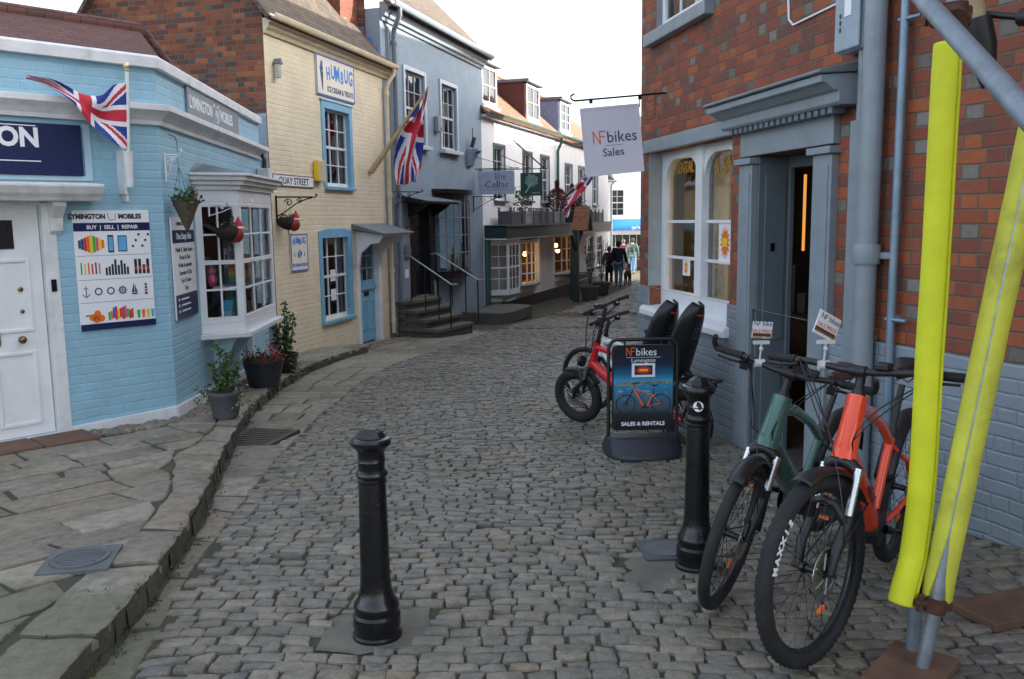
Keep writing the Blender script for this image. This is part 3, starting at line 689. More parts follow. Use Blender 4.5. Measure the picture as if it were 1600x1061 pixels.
m = MB(); m.box(-1.035, -.93, -.012, .13, -.14, 1.83); m.box(-2.12, -2.005, -.012, .13, -.14, 1.83); m.box(-2.005, -1.035, -.010, .13, 1.805, 1.86); m.box(-2.1, -.935, -.05, .12, -.20, -.10); m.xf(MR); m.build('door_frame', WHITE_DIRTY, b, bevel=.006)
m = MB(); m.lathe([(.018, 0), (.018, .01), (.012, .03)], (0, 0, 0), 12, RX(90)); m.box(-.02, .02, -.012, 0, -.05, .05); m.xf(MR @ T(-.985, -.012, 1.15)); m.build('door_bell', IRON, b, smooth=40)
m = MB(); m.mould([(.02, 1.84), (-.20, 1.84), (-.22, 1.87), (-.25, 1.90), (-.28, 1.955), (-.28, 1.975), (.02, 2.0)], -2.4, -.62); m.xf(MR); m.build('door_canopy', WHITE_DIRTY, b, bevel=.004)
m = MB(); m.prism([(.0, 1.56), (-.05, 1.60), (-.06, 1.70), (-.16, 1.80), (-.16, 1.84), (.0, 1.84)], -.985, -.885, 'x'); m.xf(MR); m.build('corbel', WHITE_DIRTY, b, bevel=.005)
# tiled roof behind the parapet
m = MB(); A = lambda x, y, z: MR @ Vector((x, y, z))
m.quad(A(-5, .25, 3.02), A(.02, .25, 3.02), A(.62, 1.6, 3.66), A(-5, 1.6, 3.66)); m.quad(A(.02, .25, 3.02), A(1.45, 2.1, 3.02), A(.62, 1.6, 3.66)); m.quad(A(-5, 1.6, 3.66), A(.62, 1.6, 3.66), A(1.45, 2.1, 3.02), A(1.9, 3.2, 2.9), A(-5, 3.5, 2.9))
roof = m.build('roof', RED_TILE, b)
m = MB(); m.tube([A(-5, 1.6, 3.66), A(.62, 1.6, 3.66)], .075, 8); m.tube([A(.66, 1.62, 3.65), A(1.42, 2.08, 3.06)], .06, 8); m.build('ridge_tiles', RED_TILE, roof, smooth=50)
# bay window
P0, P1, P2, P3 = (1.03, 0), (1.24, -.40), (2.64, -.475), (2.86, 0)
bay = MB()
def ring(pts, z0, z1, o):
    c = (1.95, 0); out = []
    for x, y in pts:
        out.append((x+(o if x > 2 else -o), y-(o if y < -.1 else 0)))
    return out
bay.prism(ring([P0, P1, P2, P3], 0, 0, .0)+[], .50, .60, 'z')
bw = bay.build('bay_window', WHITE, b, bevel=.004)
MB().prism(ring([P0, P1, P2, P3], 0, 0, .0), 1.86, 1.98, 'z').build('bay_head', WHITE, bw, bevel=.004)
sl_ = MB().prism(ring([P0, P1, P2, P3], 0, 0, .07), .445, .499, 'z').build('bay_sill', WHITE_DIRTY, bw, bevel=.008)
rf = MB()
for z0_, z1_, o in ((1.981, 2.03, .03), (2.031, 2.075, .07), (2.076, 2.12, .11), (2.121, 2.15, .14)): rf.prism(ring([P0, P1, P2, P3], 0, 0, o), z0_, z1_, 'z')
rf.build('bay_roof', WHITE_DIRTY, bw, bevel=.006)
rf = MB(); rp = ring([P0, P1, P2, P3], 0, 0, .13); cpt = [(1.15, .0), (1.4, -.02), (2.5, -.02), (2.7, 0)]
for i in range(3): rf.quad((*rp[i], 2.152), (*rp[i+1], 2.152), (*cpt[i+1], 2.26), (*cpt[i], 2.26))
rf.build('bay_lead', LEAD, bw)
def facet(par, p, q, z0, z1, cols, rows, stile, wmat=WHITE, glass=None, bw_=.02):
    L = math.hypot(q[0]-p[0], q[1]-p[1]); a = math.degrees(math.atan2(q[1]-p[1], q[0]-p[0])); Mx = T(p[0], p[1], 0) @ RZ(a)
    m = MB(); g = frame_bars(m, 0, L, z0, z1, 0, .05, .05, cols, rows, bw=bw_, meet=True, stile=stile); m.xf(Mx); f = m.build('sash', wmat, par, bevel=.003)
    n = MB().quad((g[0],.025,g[2]), (g[1],.025,g[2]), (g[1],.025,g[3]), (g[0],.025,g[3])); n.xf(Mx); n.build('pane', glass or GLASS_SHOP, par); return f
facet(bw, P0, P1, .601, 1.859, 2, 4, .07); facet(bw, P1, P2, .601, 1.859, 3, 4, .075); facet(bw, P2, P3, .601, 1.859, 2, 4, .07)
[MB().prism([(0, .05), (-.14, .18), (-.25, .40), (-.25, .444), (0, .444)], x, x+.08, 'x').build('bay_corbel', PALEBLUE, b, bevel=.004) for x in (1.45, 2.35)]
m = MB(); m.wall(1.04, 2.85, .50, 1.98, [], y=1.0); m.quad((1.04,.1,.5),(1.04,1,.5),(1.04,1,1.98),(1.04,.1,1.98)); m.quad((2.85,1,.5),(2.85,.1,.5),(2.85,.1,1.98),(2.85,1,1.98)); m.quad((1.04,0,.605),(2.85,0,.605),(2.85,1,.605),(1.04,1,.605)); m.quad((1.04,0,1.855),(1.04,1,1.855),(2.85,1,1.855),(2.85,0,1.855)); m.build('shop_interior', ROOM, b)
m = MB(); m.box(3.05, 3.14, -.09, -.012, -.75, .46); m.build('downpipe', WHITE_DIRTY, b, bevel=.006)
m = MB(); m.prism([(4.30, 2.22), (4.50, 2.22), (4.54, 2.38), (4.26, 2.38)], -.17, -.01); m.box(4.36, 4.44, -.10, -.02, 1.9, 2.219); m.build('rainwater_hopper', WHITE_DIRTY, b, bevel=.006)
m = MB(); m.tube([(4.4, -.09, 2.36), (4.4, -.10, 2.5), (4.42, -.06, 2.58), (4.5, 0, 2.60)], .03, 10); m.build('hose', BLACKPL, b, smooth=50)
m = MB(); m.tube([(.28, -.006, 2.47), (.50, -.006, 2.46), (.54, -.006, 2.42), (.56, -.006, 1.9)], .005, 6); m.build('cable', PALEBLUE, b, smooth=50)
# signs and boards on the blue shop
def board(name, label, cat, F, x0, x1, z0, z1, mat, th=.02, y=-.004, edge=None, group=None):
    t = thing(name, label, cat, F @ T((x0+x1)/2, y, (z0+z1)/2), group); w_, h_ = (x1-x0)/2, (z1-z0)/2
    MB().box(-w_, w_, -th, 0, -h_, h_).build('board', mat, t, bevel=.003)
    if edge:
        em, ew = edge; m = MB(); y1 = -th-.003
        m.box(-w_, w_, y1, -th+.001, h_-ew, h_); m.box(-w_, w_, y1, -th+.001, -h_, -h_+ew); m.box(-w_, -w_+ew, y1, -th+.001, -h_+ew, h_-ew); m.box(w_-ew, w_, y1, -th+.001, -h_+ew, h_-ew); m.build('border', em, t)
    return t, -th, w_, h_
t, y, w_, h_ = board('fascia_sign', 'navy blue shop fascia sign with white capital lettering above the white door', 'sign', FF, -2.58, -.68, 2.05, 2.465, NAVY, .03)
j = MB(); text('lettering', 'LYMINGTON', .205, SIGNWHITE, t, .62, y, .02, 'RIGHT', .95, .008, join=j); text('lettering', 'MOBILES', .125, SIGNWHITE, t, .22, y, -.135, 'RIGHT', 1, .006, join=j)
j.box(-.60, .60, y-.002, y, .178, .186); j.box(.28, .62, y-.002, y, -.102, -.094); j.build('lettering', SIGNWHITE, t)
m = MB(); m.prism([(-2.66, 2.01), (-.60, 2.01), (-.60, 2.48), (-.66, 2.48), (-.66, 2.049), (-2.66, 2.049)], -.016, -.001); m.xf(MR); m.build('sign_surround', PALEBLUE, b, bevel=.003)
t, y, w_, h_ = board('wall_sign', 'grey rectangular sign with pale raised lettering high on the blue parapet', 'sign', FO, .93, 3.22, 2.72, 3.0, SIGNGREY, .02)
j = MB(); text('lettering', 'LYMINGTON', .17, SIGNWHITE, t, -.16, y, -.06, 'RIGHT', .92, .004, join=j); text('lettering', 'MOBILES', .17, SIGNWHITE, t, .20, y, -.06, 'LEFT', .92, .004, join=j)
crest = [(-.09, .09), (-.12, .05), (-.10, -.02), (-.06, -.10), (.06, -.10), (.10, -.02), (.12, .05), (.09, .09), (.04, .06), (-.04, .06)]
j.tube([(x+.02, y-.002, z) for x, z in crest], .006, 5, closed=True); j.tube([(.02+.04*cos(a), y-.002, -.01+.04*sin(a)) for a in [i*.6 for i in range(11)]], .005, 5); j.tube([(-.03+.02, y-.002, .03), (.02, y-.002, -.08), (.05, y-.002, .03)], .005, 5); j.build('lettering', SIGNWHITE, t)
t, y, w_, h_ = board('poster_board', 'large white wall board with rows of product pictures beside the white door', 'sign', FF, -.80, -.15, .745, 1.765, SIGNWHITE, .018)
[MB().box(-w_, w_, y-.002, y, a, c).build('band', NAVY, t) for a, c in ((.335, .405), (-h_, -h_+.055))]
j = MB(); text('lettering', 'LYMINGTON', .056, INK, t, -.055, y, .44, 'RIGHT', .92, .003, join=j); text('lettering', 'MOBILES', .056, INK, t, .055, y, .44, 'LEFT', .92, .003, join=j); j.build('lettering', INK, t)
j = MB(); text('lettering', 'BUY  |  SELL  |  REPAIR', .045, SIGNWHITE, t, 0, y-.002, .353, 'CENTER', 1, .001, join=j); j.build('lettering', SIGNWHITE, t)
m = MB(); [m.box(-w_+.01, w_-.01, y-.001, y, z, z+.004) for z in (.125, -.08, -.275)]; m.tube([(.035*sx, y-.001, .455+.03*sz) for sx, sz in ((-1, 1), (-.8, -.6), (0, -1), (.8, -.6), (1, 1))], .003, 4); m.build('rule', SIGNGREY, t)
INKS = [REDINK, ORANGE_INK, YELLOWINK, GREENINK, BLUEINK, INK, pm('pink_ink', (.62, .10, .22), .5, bump=0), pm('sky_ink', (.10, .42, .70), .5, bump=0), pm('navy_ink', (.03, .06, .16), .5, bump=0)]
def pix(t, x0, x1, y, z0, z1, mi): MBS.setdefault(t.name, (t, MB()))[1].box(x0, x1, y-.002, y, z0, z1, mi)
MBS = {}
for i in range(9): hh = .035+.045*(1-abs(i-4)/4); pix(t, -.295+i*.024, -.295+i*.024+.022, y, .225-hh, .225+hh, [8, 8, 0, 1, 2, 3, 6, 2, 1][i])
pix(t, -.05, .0, y, .15, .30, 5); pix(t, -.043, -.007, y-.001, .165, .285, 7); pix(t, .035, .115, y, .155, .295, 8); pix(t, .042, .108, y-.001, .165, .285, 7)
def flush(): MBS.pop(t.name)[1].build('picture', INKS, t); MBS[t.name] = (t, MB()); return MBS[t.name][1]
mb = flush()
for i in range(6): mb.lathe([(.011, 0), (.011, .003)], (0, 0, 0), 8, RX(90), 5); mb.xf(T(.165+.028*i, y, .20+.05*((i*7) % 3)), len(mb.v)-16)
mb = flush()
for i in range(6): pix(t, -.29+i*.030, -.278+i*.030, y, -.03, .07-(i % 2)*.01, [3, 2, 1, 0, 8, 1][i])
mb = flush()
for i in range(8): pix(t, -.085+i*.026, -.067+i*.026, y, -.045, -.02+[.04, .05, .07, .11, .06, .10, .07, .04][i], 5)
mb = flush()
for i in range(4): pix(t, .165+i*.036, .190+i*.036, y, -.045, .085-(i == 2)*.05, 5); pix(t, .168+i*.036, .187+i*.036, y-.001, -.01, .02, 0)
# small nautical marks
for i, kind in enumerate(('anchor', 'ring', 'ring', 'wheel', 'boat', 'light')):
    cx = -.26+i*.103; cz = -.18; mb = flush()
    if kind == 'anchor': mb.tube([(cx, y, cz+.05), (cx, y, cz-.045)], .004, 4, mi=8); mb.tube([(cx-.03, y, cz-.02), (cx, y, cz-.048), (cx+.03, y, cz-.02)], .004, 4, mi=8); mb.tube([(cx-.018, y, cz+.03), (cx+.018, y, cz+.03)], .003, 4, mi=8)
    elif kind == 'ring' or kind == 'wheel':
        mb.tube([(cx+.028*cos(a), y, cz+.028*sin(a)) for a in [k*pi/6 for k in range(12)]], .006, 4, closed=True, mi=8)
        if kind == 'wheel': [mb.tube([(cx, y, cz), (cx+.042*cos(a), y, cz+.042*sin(a))], .002, 4, mi=8) for a in [k*pi/4 for k in range(8)]]
    elif kind == 'boat': mb.quad((cx-.03, y-.002, cz-.03), (cx+.03, y-.002, cz-.03), (cx+.02, y-.002, cz-.045), (cx-.02, y-.002, cz-.045), mi=8); mb.quad((cx-.002, y-.002, cz-.025), (cx-.002, y-.002, cz+.06), (cx-.028, y-.002, cz-.025), mi=8); mb.quad((cx+.003, y-.002, cz+.05), (cx+.003, y-.002, cz-.025), (cx+.026, y-.002, cz-.025), mi=8)
    else:
        for q in range(4): pix(t, cx-.012+q*.001, cx+.012-q*.001, y, cz-.05+q*.026, cz-.05+q*.026+.02, [8, 0, 8, 5][q])
mb = flush()
for (cx, cz) in ((-.22, -.40), (-.18, -.37), (-.15, -.41), (-.19, -.42)): mb.lathe([(.03, 0), (.03, .003)], (0, 0, 0), 10, RX(90), 1); mb.xf(T(cx, y, cz), len(mb.v)-20)
pix(t, -.28, -.23, y, -.39, -.375, 3)
mb = flush()
for i in range(11): pix(t, -.09+i*.02, -.072+i*.02, y, -.435+(i % 3)*.008, -.345+(i % 4)*.009-.02*(abs(i-5) > 3), [3, 1, 4, 0, 2, 0, 0, 6, 3, 0, 0][i])
mb = flush()
for i in range(4): cx = .175+i*.042; mb.quad((cx-.010, y-.002, -.435), (cx+.010, y-.002, -.435), (cx+.016, y-.002, -.365), (cx-.016, y-.002, -.365), mi=[3, 1, 2, 7][i])
mb.build('picture', INKS, t)
t, y, w_, h_ = board('service_board', 'narrow white information board with navy bands between the corner and the bay window', 'sign', FO, .13, .86, .745, 1.70, SIGNWHITE, .018)
[MB().box(-w_, w_, y-.002, y, a, c).build('band', NAVY, t) for a, c in ((.24, .36), (-h_, -.245))]
j = MB(); text('lettering', 'One Stop Hub', .085, SIGNWHITE, t, 0, y-.002, .275, 'CENTER', 1, .001, join=j)
for i in range(3): j.box(-.20, .10-.05*(i == 0), y-.004, y-.002, -.30-.055*i, -.285-.055*i); j.box(-.29, -.26, y-.004, y-.002, -.305-.055*i, -.28-.055*i)
j.build('lettering', SIGNWHITE, t)
j = MB()
for i, s_ in enumerate(('Mobile & Tablet Repairs', 'Phones & iPads', 'Mobile Accessories', 'Souvenirs & Gifts', 'Toys & Games', 'Toys')): text('lettering', s_, .062, INK, t, 0, y, .155-.073*i, 'CENTER', .95, 0, join=j)
text('lettering', 'LYMINGTON MOBILES', .045, INK, t, 0, y, .405, 'CENTER', 1, .001, join=j); j.build('lettering', INK, t)
# goods in the bay window
def good(name, label, cat, x, y, z, build, group=None): t = thing(name, label, cat, FO @ T(x, y, z), group); build(t); return t
def hut(t):
    m = MB(); m.prism([(-.08, 0), (.08, 0), (.08, .13), (0, .21), (-.08, .13)], -.05, .05); m.build('body', SKYBLUE, t); m = MB(); m.prism([(-.095, .125), (-.085, .12), (0, .20), (.085, .12), (.095, .125), (0, .225)], -.056, .056); m.build('roof', INKS[7], t); MB().box(-.025, .025, -.053, -.0505, .01, .10).build('door', SIGNWHITE, t)
good('toy_beach_hut', 'small blue toy beach hut on the bay window ledge', 'toy', 1.29, -.22, .606, hut)
def stack(t):
    for i in range(7): MB().box(-.07, .07, -.05, .05, i*.035, i*.035+.033).build('slab', [BLUEINK, GREENINK, GREENINK, YELLOWINK, ORANGE_INK, REDINK, INKS[6]][i], t)
good('rainbow_blocks', 'stack of rainbow coloured boxes standing on a shelf in the bay window', 'toy', 1.55, -.25, .98, stack)
def plush(t):
    m = MB(); m.ball((0, 0, .07), .06, 8, (1, .8, 1.2)); m.ball((0, 0, .165), .042, 8); m.ball((-.03, 0, .205), .018, 5); m.ball((.03, 0, .205), .018, 5); [m.ball((s*.055, -.02, .08), .022, 5, (1, 1, 1.8)) for s in (-1, 1)]; m.build('body', INKS[6], t, smooth=80)
good('plush_toy', 'pink plush toy sitting behind the left pane of the bay window', 'toy', 1.17, -.10, .98, plush)
def bear(t):
    m = MB(); m.ball((0, 0, .10), .10, 8); m.ball((0, 0, .24), .075, 8); m.build('body', TERRACOTTA, t, smooth=80)
good('teddy_bear', 'brown teddy bear sitting beside the rainbow boxes in the bay', 'toy', 1.38, .02, .98, bear)
def shelf(t): MB().box(-.75, .75, -.13, .13, -.02, 0).build('board', WHITE, t)
good('window_shelf', 'white shelf across the inside of the white bay window', 'shelf', 1.95, -.22, .979, shelf)
for i, (x, z, lab) in enumerate(((1.32, 1.28, 'small white card with a dark sketch of a bird low in the bay window'), (1.52, 1.30, 'white card with blue border on display in the bay window'), (1.95, 1.35, 'pink price card behind the front panes of the bay'))):
    t = good('display_card', lab, 'card', x, -.22, z, lambda t: MB().box(-.07, .07, 0, .004, -.10, .10).build('card', [SIGNWHITE, SIGNWHITE, INKS[6]][i], t)); MB().box(-.04, .04, -.003, -.0005, -.05, .03).build('print', [INK, INKS[7], REDINK][i], t)
for i, (x, z, c) in enumerate(((1.75, .606, 3), (1.95, .606, 4), (2.15, .606, 5), (2.35, .606, 1), (1.8, .98, 2), (2.05, .98, 8), (2.3, .98, 0), (2.5, .606, 7))):
    t = good('gift_box', ['green', 'blue', 'black', 'orange', 'yellow', 'navy', 'red', 'pale blue'][i]+' boxed gift on display in the white bay window'+(' shelf' if z > .9 else ' bottom'), 'box', x, -.2, z, lambda t: MB().box(-.07, .07, -.05, .05, 0, .22+.05*(i % 3)).build('carton', INKS[c], t)); MB().box(-.05, .05, -.053, -.0505, .05, .14).build('print', SIGNWHITE, t)
# ------------------------------------------------------------------ union flags
def jack(u, v):
    """0 red 1 white 2 blue; u along the fly (0..1), v up the hoist (0..1); 5:3"""
    x, y = (u-.5)*5/3, v-.5
    if abs(x) < .1 or abs(y) < .1: return 0
    if abs(x) < 1/6 or abs(y) < 1/6: return 1
    L = math.hypot(5/3, 1); s1 = (y*5/3-x)/L; s2 = (y*5/3+x)/L
    for s, sg in ((s1, 1 if x > 0 else -1), (s2, -1 if x > 0 else 1)):
        if abs(s) < .1:
            r = -s*sg
            return 0 if 0 <= r < .066 else 1
    return 2
def cloth(t, top, bot, nf=90, nh=54, rip=(.03, 9, 2.2), flip=False):
    """flag between two edge polylines (fly direction), rippled across"""
    top = [Vector(p) for p in top]; bot = [Vector(p) for p in bot]
    def along(P, u):
        k = u*(len(P)-1); i = min(int(k), len(P)-2); f = k-i
        p0, p1, p2, p3 = P[max(i-1, 0)], P[i], P[i+1], P[min(i+2, len(P)-1)]
        return .5*((2*p1)+(p2-p0)*f+(2*p0-5*p1+4*p2-p3)*f*f+(3*p1-p0-3*p2+p3)*f**3)
    def fn(u, v):
        a, b_ = along(bot, u), along(top, u); p = a.lerp(b_, v); n = (b_-a).cross(along(top, min(1, u+.05))-along(top, max(0, u-.05)))
        n = n.normalized() if n.length > 1e-6 else Vector((0, -1, 0))
        amp = rip[0]*min(1, u*3)
        return p+n*amp*(sin(u*rip[1]+v*rip[2])+.5*sin(u*3.1-v*7))
    m = MB(); m.grid(fn, nf, nh, mi=lambda u, v: jack(u, v))
    return m.build('cloth', [FLAGRED, FLAGWHITE, FLAGBLUE], t, smooth=80)
# flag in a tube on the blue shop front
t = thing('wall_flag', 'union flag furled and twisted on an upright white pole beside the fascia sign', 'flag', FF @ T(-.36, -.16, 2.0))
MB().tube([(0, 0, .12), (.045, 0, .93)], .016, 12).build('pole', WHITE_DIRTY, t, smooth=40)
m = MB(); m.lathe([(.018, 0), (.024, .012), (.018, .02), (.026, .035), (.028, .05), (.018, .07), (.004, .075)], (.045, 0, .925), 14); m.build('finial', pm('gold_paint', (.75, .62, .35), .35, .7), t, smooth=40)
cloth(t, [(.03, -.01, .83), (-.08, -.02, .80), (-.20, -.02, .70), (-.33, -.03, .70), (-.46, -.02, .76), (-.60, .0, .80), (-.74, .03, .82)], [(.0, -.01, .28), (-.10, -.03, .30), (-.22, -.05, .40), (-.34, -.05, .50), (-.46, -.03, .64), (-.60, .0, .745), (-.74, .03, .79)], rip=(.028, 12, 4))
t = thing('flag_holder', 'white tapered tube holder carrying the flag pole on the blue wall', 'flag holder', FF @ T(-.36, -.16, 2.0))
m = MB(); m.lathe([(.030, -.04), (.043, .245), (.046, .245), (.046, .26), (.038, .26), (.026, -.02)], (0, 0, 0), 18, cap=False); m.build('tube', WHITE_DIRTY, t, smooth=40)
m = MB(); m.box(-.035, -.02, .0, .155, -.10, .28); m.box(-.012, .012, .06, .155, -.16, -.06); m.build('bracket', WHITE_DIRTY, t, bevel=.003)
# brackets, cone basket, robin planters, wall ornament
scroll_bracket('scroll_bracket', 'ornate white iron wall bracket near the corner of the blue wall', FO @ T(.10, -.004, 2.26) @ RZ(-25), .17, .24, WHITE)
scroll_bracket('scroll_bracket', 'ornate white iron bracket fixed to the left post of the bay window', FO @ T(1.10, -.12, 1.83) @ RZ(10), .42, .12, WHITE)
scroll_bracket('scroll_bracket', 'black curled iron bracket below the street nameplate on cream brick', frame((-2.738, 16.674), AC) @ T(-3.28, -.004, 2.02) @ RZ(45), .62, .34, IRON, .012)
t = thing('hanging_basket', 'wicker cone basket of ivy and red flowers hanging on the blue wall', 'planter', FO @ T(.14, -.16, 1.85) @ Matrix.Scale(.80, 4))
m = MB(); m.lathe([(.006, -.36), (.05, -.26), (.155, 0), (.165, .005), (.15, .005), (.05, -.2)], (0, 0, 0), 20, cap=False); m.build('cone', pm('wicker', (.115, .085, .06), .85, var=.4, scale=40, bump=.8, bscale=90), t, smooth=40)
m = MB(); leafs(m, [(.1*cos(a), .1*sin(a), .02) for a in range(7)], .07, 170, .045); m.build('foliage', LEAF, t)
m = MB(); leafs(m, [(.12, -.04, .05), (.16, .0, .02), (.06, -.06, .06)], .035, 60, .035); m.build('flowers', FLOWER, t)
m = MB(); [m.tube([(.14*cos(a), .14*sin(a), 0), (-.02, .05, .38)], .0025, 5) for a in (0, 2.1, 4.2)]; m.build('chain', IRON, t)
def robin(label, M, s=1.0, turn=0):
    t = thing('robin_planter', label, 'planter', M @ RZ(turn) @ Matrix.Scale(s, 4), 'robin shaped hanging planters')
    def body(u, v):
        th = u*2*pi; ph = v*pi; x = .13*-cos(ph); r = .085*sin(ph)*(1-.15*cos(ph)); return (x, r*cos(th), r*sin(th)*.95+.25*max(0, -x)**1.3*.6)
    m = MB(); m.grid(body, 20, 14); m.prism([(-.12, .0), (-.235, .075), (-.22, .10), (-.10, .05)], -.028, .028); m.build('body', pm('robin_brown', (.022, .010, .008), .85), t, smooth=50)
    m = MB(); m.ball((.072, 0, -.015), .074, 8, (1, 1.1, 1.1)); m.build('breast', pm('robin_red', (.30, .02, .02), .7), t, smooth=80)
    m = MB(); m.lathe([(.045, .06), (.042, .085), (.022, .13), (.006, .165), (.002, .17)], (.10, 0, -.01), 14); m.build('hat', FLAGRED, t, smooth=50)
    m = MB(); m.lathe([(.047, .05), (.052, .06), (.047, .072)], (.10, 0, -.01), 14); m.build('hat_brim', SIGNWHITE, t, smooth=50)
    m = MB(); m.lathe([(.010, 0), (.001, .04)], (0, 0, 0), 8, RY(90)); m.xf(T(.155, 0, .04)); m.build('beak', YELLOWINK, t)
    m = MB(); [m.tube([(0, y, -.07), (0, y, -.13), (.035, y, -.135)], .004, 5) for y in (-.03, .03)]; m.build('legs', IRON, t)
    m = MB(); leafs(m, [(-.05, 0, .07), (0, 0, .08), (.03, 0, .07)], .045, 60, .025); m.build('foliage', LEAF, t)
    m = MB(); m.tube([(-.03, 0, .06), (0, 0, .30)], .002, 4); m.tube([(.06, 0, .06), (0, 0, .30)], .002, 4); m.build('hanger', IRON, t)
    return t
robin('robin planter in red hat hanging in front of the white bay window', FO @ T(1.06, -.32, 1.54), 1.05, -62)
robin('robin planter in red hat hanging against the cream brick wall', frame((-2.738, 16.674), AC) @ T(-3.20, -.15, 1.62), 1.25, -70)
# doorstep tiles
t = thing('doorstep', 'low doorstep of worn red quarry tiles before the white door', 'step', FF @ T(-1.6, -.2, -.115))
m = MB(); 
for i in range(4): m.box(-1.0+i*.44, -.57+i*.44, -.20, .19, -.25, .03-.006*(i % 2))
m.build('tiles', WOODBR, t, bevel=.012)
# pots at the foot of the shop
def pot(name, label, x, y, z, prof, mat, n=28, sc=1): 
    t = thing(name, label, 'plant pot', T(x, y, z) @ Matrix.Scale(sc, 4)); m = MB(); m.lathe(prof, (0, 0, 0), n, cap=False); m.lathe([(.001, prof[-1][1]), (prof[-1][0], prof[-1][1])], (0, 0, 0), n, cap=False); m.build('pot', mat, t, smooth=40); return t
def stem(m, base, h, lean, n, sz, mi=0):
    pts = []
    for i in range(7): f = i/6; pts.append((base[0]+lean[0]*f, base[1]+lean[1]*f, base[2]+h*f))
    leafs(m, pts[1:], sz, n, sz*.35, mi)
    return pts
PZ = lambda y: pave_z(y)-.004
t = pot('shrub_pot', 'squat grey pot with leafy shrub near the corner of the blue shop', -2.64, 7.90, PZ(7.9), [(.10, 0), (.13, .02), (.175, .26), (.185, .27), (.185, .30), (.165, .30), (.16, .25)], GREYPL, sc=.86)
m = MB(); tw = MB()
for bx, by, h, lx, ly in ((0, 0, .5, -.04, .0), (.06, .02, .34, .1, 0), (-.05, .03, .3, -.08, .02), (.02, -.04, .28, .05, -.05), (.0, .05, .40, .02, .03)): p = stem(m, (bx, by, .28), h*.95, (lx, ly), 85, .055); tw.tube(p, .006, 5)
m.build('foliage', LEAF, t); tw.build('stems', TWIG, t, smooth=50)
m = MB(); leafs(m, [(.16, -.05, .26), (.2, .02, .2), (.24, 0, .12), (.12, -.12, .24)], .04, 110, .05); m.build('trailing_leaves', LEAFPALE, t)
m = MB(); leafs(m, [(-.16, -.06, .28), (-.22, .0, .26)], .05, 50, .05); m.build('side_leaves', LEAF, t)
t = pot('flower_tub', 'large black tub of red bedding flowers by the blue shop downpipe', -2.92, 10.15, PZ(10.15), [(.21, 0), (.215, .02), (.285, .36), (.30, .365), (.30, .39), (.27, .39), (.26, .34)], pm('tub_plastic', (.02, .023, .032), .45), sc=.82)
m = MB(); leafs(m, [(.2*cos(a)*f, .2*sin(a)*f, .38) for a in range(7) for f in (.3, 1)], .045, 420, .05); m.build('foliage', LEAF, t)
m = MB(); leafs(m, [(.2*cos(a), .2*sin(a), .43) for a in range(7)], .04, 230, .05); m.build('flowers', FLOWER, t)
t = pot('bay_pot', 'dark pot with tall upright shrub against the cream wall', -2.97, 11.35, PZ(11.35), [(.14, 0), (.15, .02), (.19, .26), (.20, .30), (.17, .30), (.16, .26)], BLACKPL, sc=.85)
m = MB(); tw = MB()
for bx, by, h, lx, ly in ((0, 0, .78, .02, .0), (.06, .02, .55, .08, 0), (-.05, .03, .5, -.08, .02), (.02, -.04, .48, .05, -.05), (-.1, 0, .35, -.04, 0), (.05, -.08, .6, .03, -.02)): p = stem(m, (bx, by, .28), h*1.0, (lx, ly), 120, .06); tw.tube(p, .006, 5)
m.build('foliage', LEAF, t); tw.build('stems', TWIG, t, smooth=50)
m = MB(); leafs(m, [(-.18, -.02, .35), (-.22, 0, .42)], .05, 60, .05); m.build('flowers', FLOWER, t)
m = MB(); leafs(m, [(.16, -.08, .22), (.2, -.1, .1), (.12, -.12, .16), (.22, -.08, .02)], .045, 150, .05); m.build('trailing_leaves', LEAFPALE, t)
# ------------------------------------------------------------------ cream cottage
CP = (-2.738, 16.674); FC = frame(CP, AC)
b = thing('cream_cottage', 'cream painted brick cottage with pale blue sash windows and blue half glazed door', 'house', FC)
UW = (-1.56, -.54, 2.24, 3.56); LW = (-1.86, -.74, -.05, 1.42); DO = (-.40, .56, -.75, 1.34)
m = MB(); m.wall(-3.40, 1.33, -1.2, 4.62, [UW, LW, DO], .12); m.build('wall', CREAM_PB, b)
m = MB(); m.add([(-3.401,0,-1.2),(-3.401,3.2,-1.2),(-3.401,3.2,4.75),(-3.401,1.6,6.75),(-3.401,0,4.75)], [(0,4,3,2,1)]); m.quad((-3.4,3.2,-1.2),(1.33,3.2,-1.2),(1.33,3.2,4.75),(-3.4,3.2,4.75)); m.build('gable_wall', OLD_BRICK, b)
m = MB(); m.prism([(-3.46, -1.2), (-3.402, -1.2), (-3.402, 3.25), (-3.46, 3.2)], .01, .55); m.build('render_strip', GREY_PB, b)
m = MB(); sl = math.atan2(2.0, 1.6)
def slope_roof(m, x0, x1, y0, z0, y1, z1, th=.05, over=.0):
    d = Vector((0, y1-y0, z1-z0)).normalized(); n = Vector((0, -d.z, d.y)); a = Vector((0, y0, z0))-d*over; e = Vector((0, y1, z1))
    pts = [a, e, e+n*th, a+n*th]
    m.prism([(p.y, p.z) for p in pts], x0, x1, 'x')
m = MB(); slope_roof(m, -3.52, 1.36, -.0, 4.74, 1.6, 6.75, .06, .22); slope_roof(m, -3.52, 1.36, 3.2, 4.75, 1.6, 6.75, .06, .1); r_ = m.build('roof', BROWN_TILE, b)
both_c = MB(); both_c.mould([(.01, 4.40), (-.03, 4.40), (-.05, 4.45), (-.09, 4.49), (-.11, 4.55), (-.14, 4.56), (-.14, 4.615), (.01, 4.615)], -3.40, 1.30); both_c.build('cornice', CREAM, b, bevel=.004)
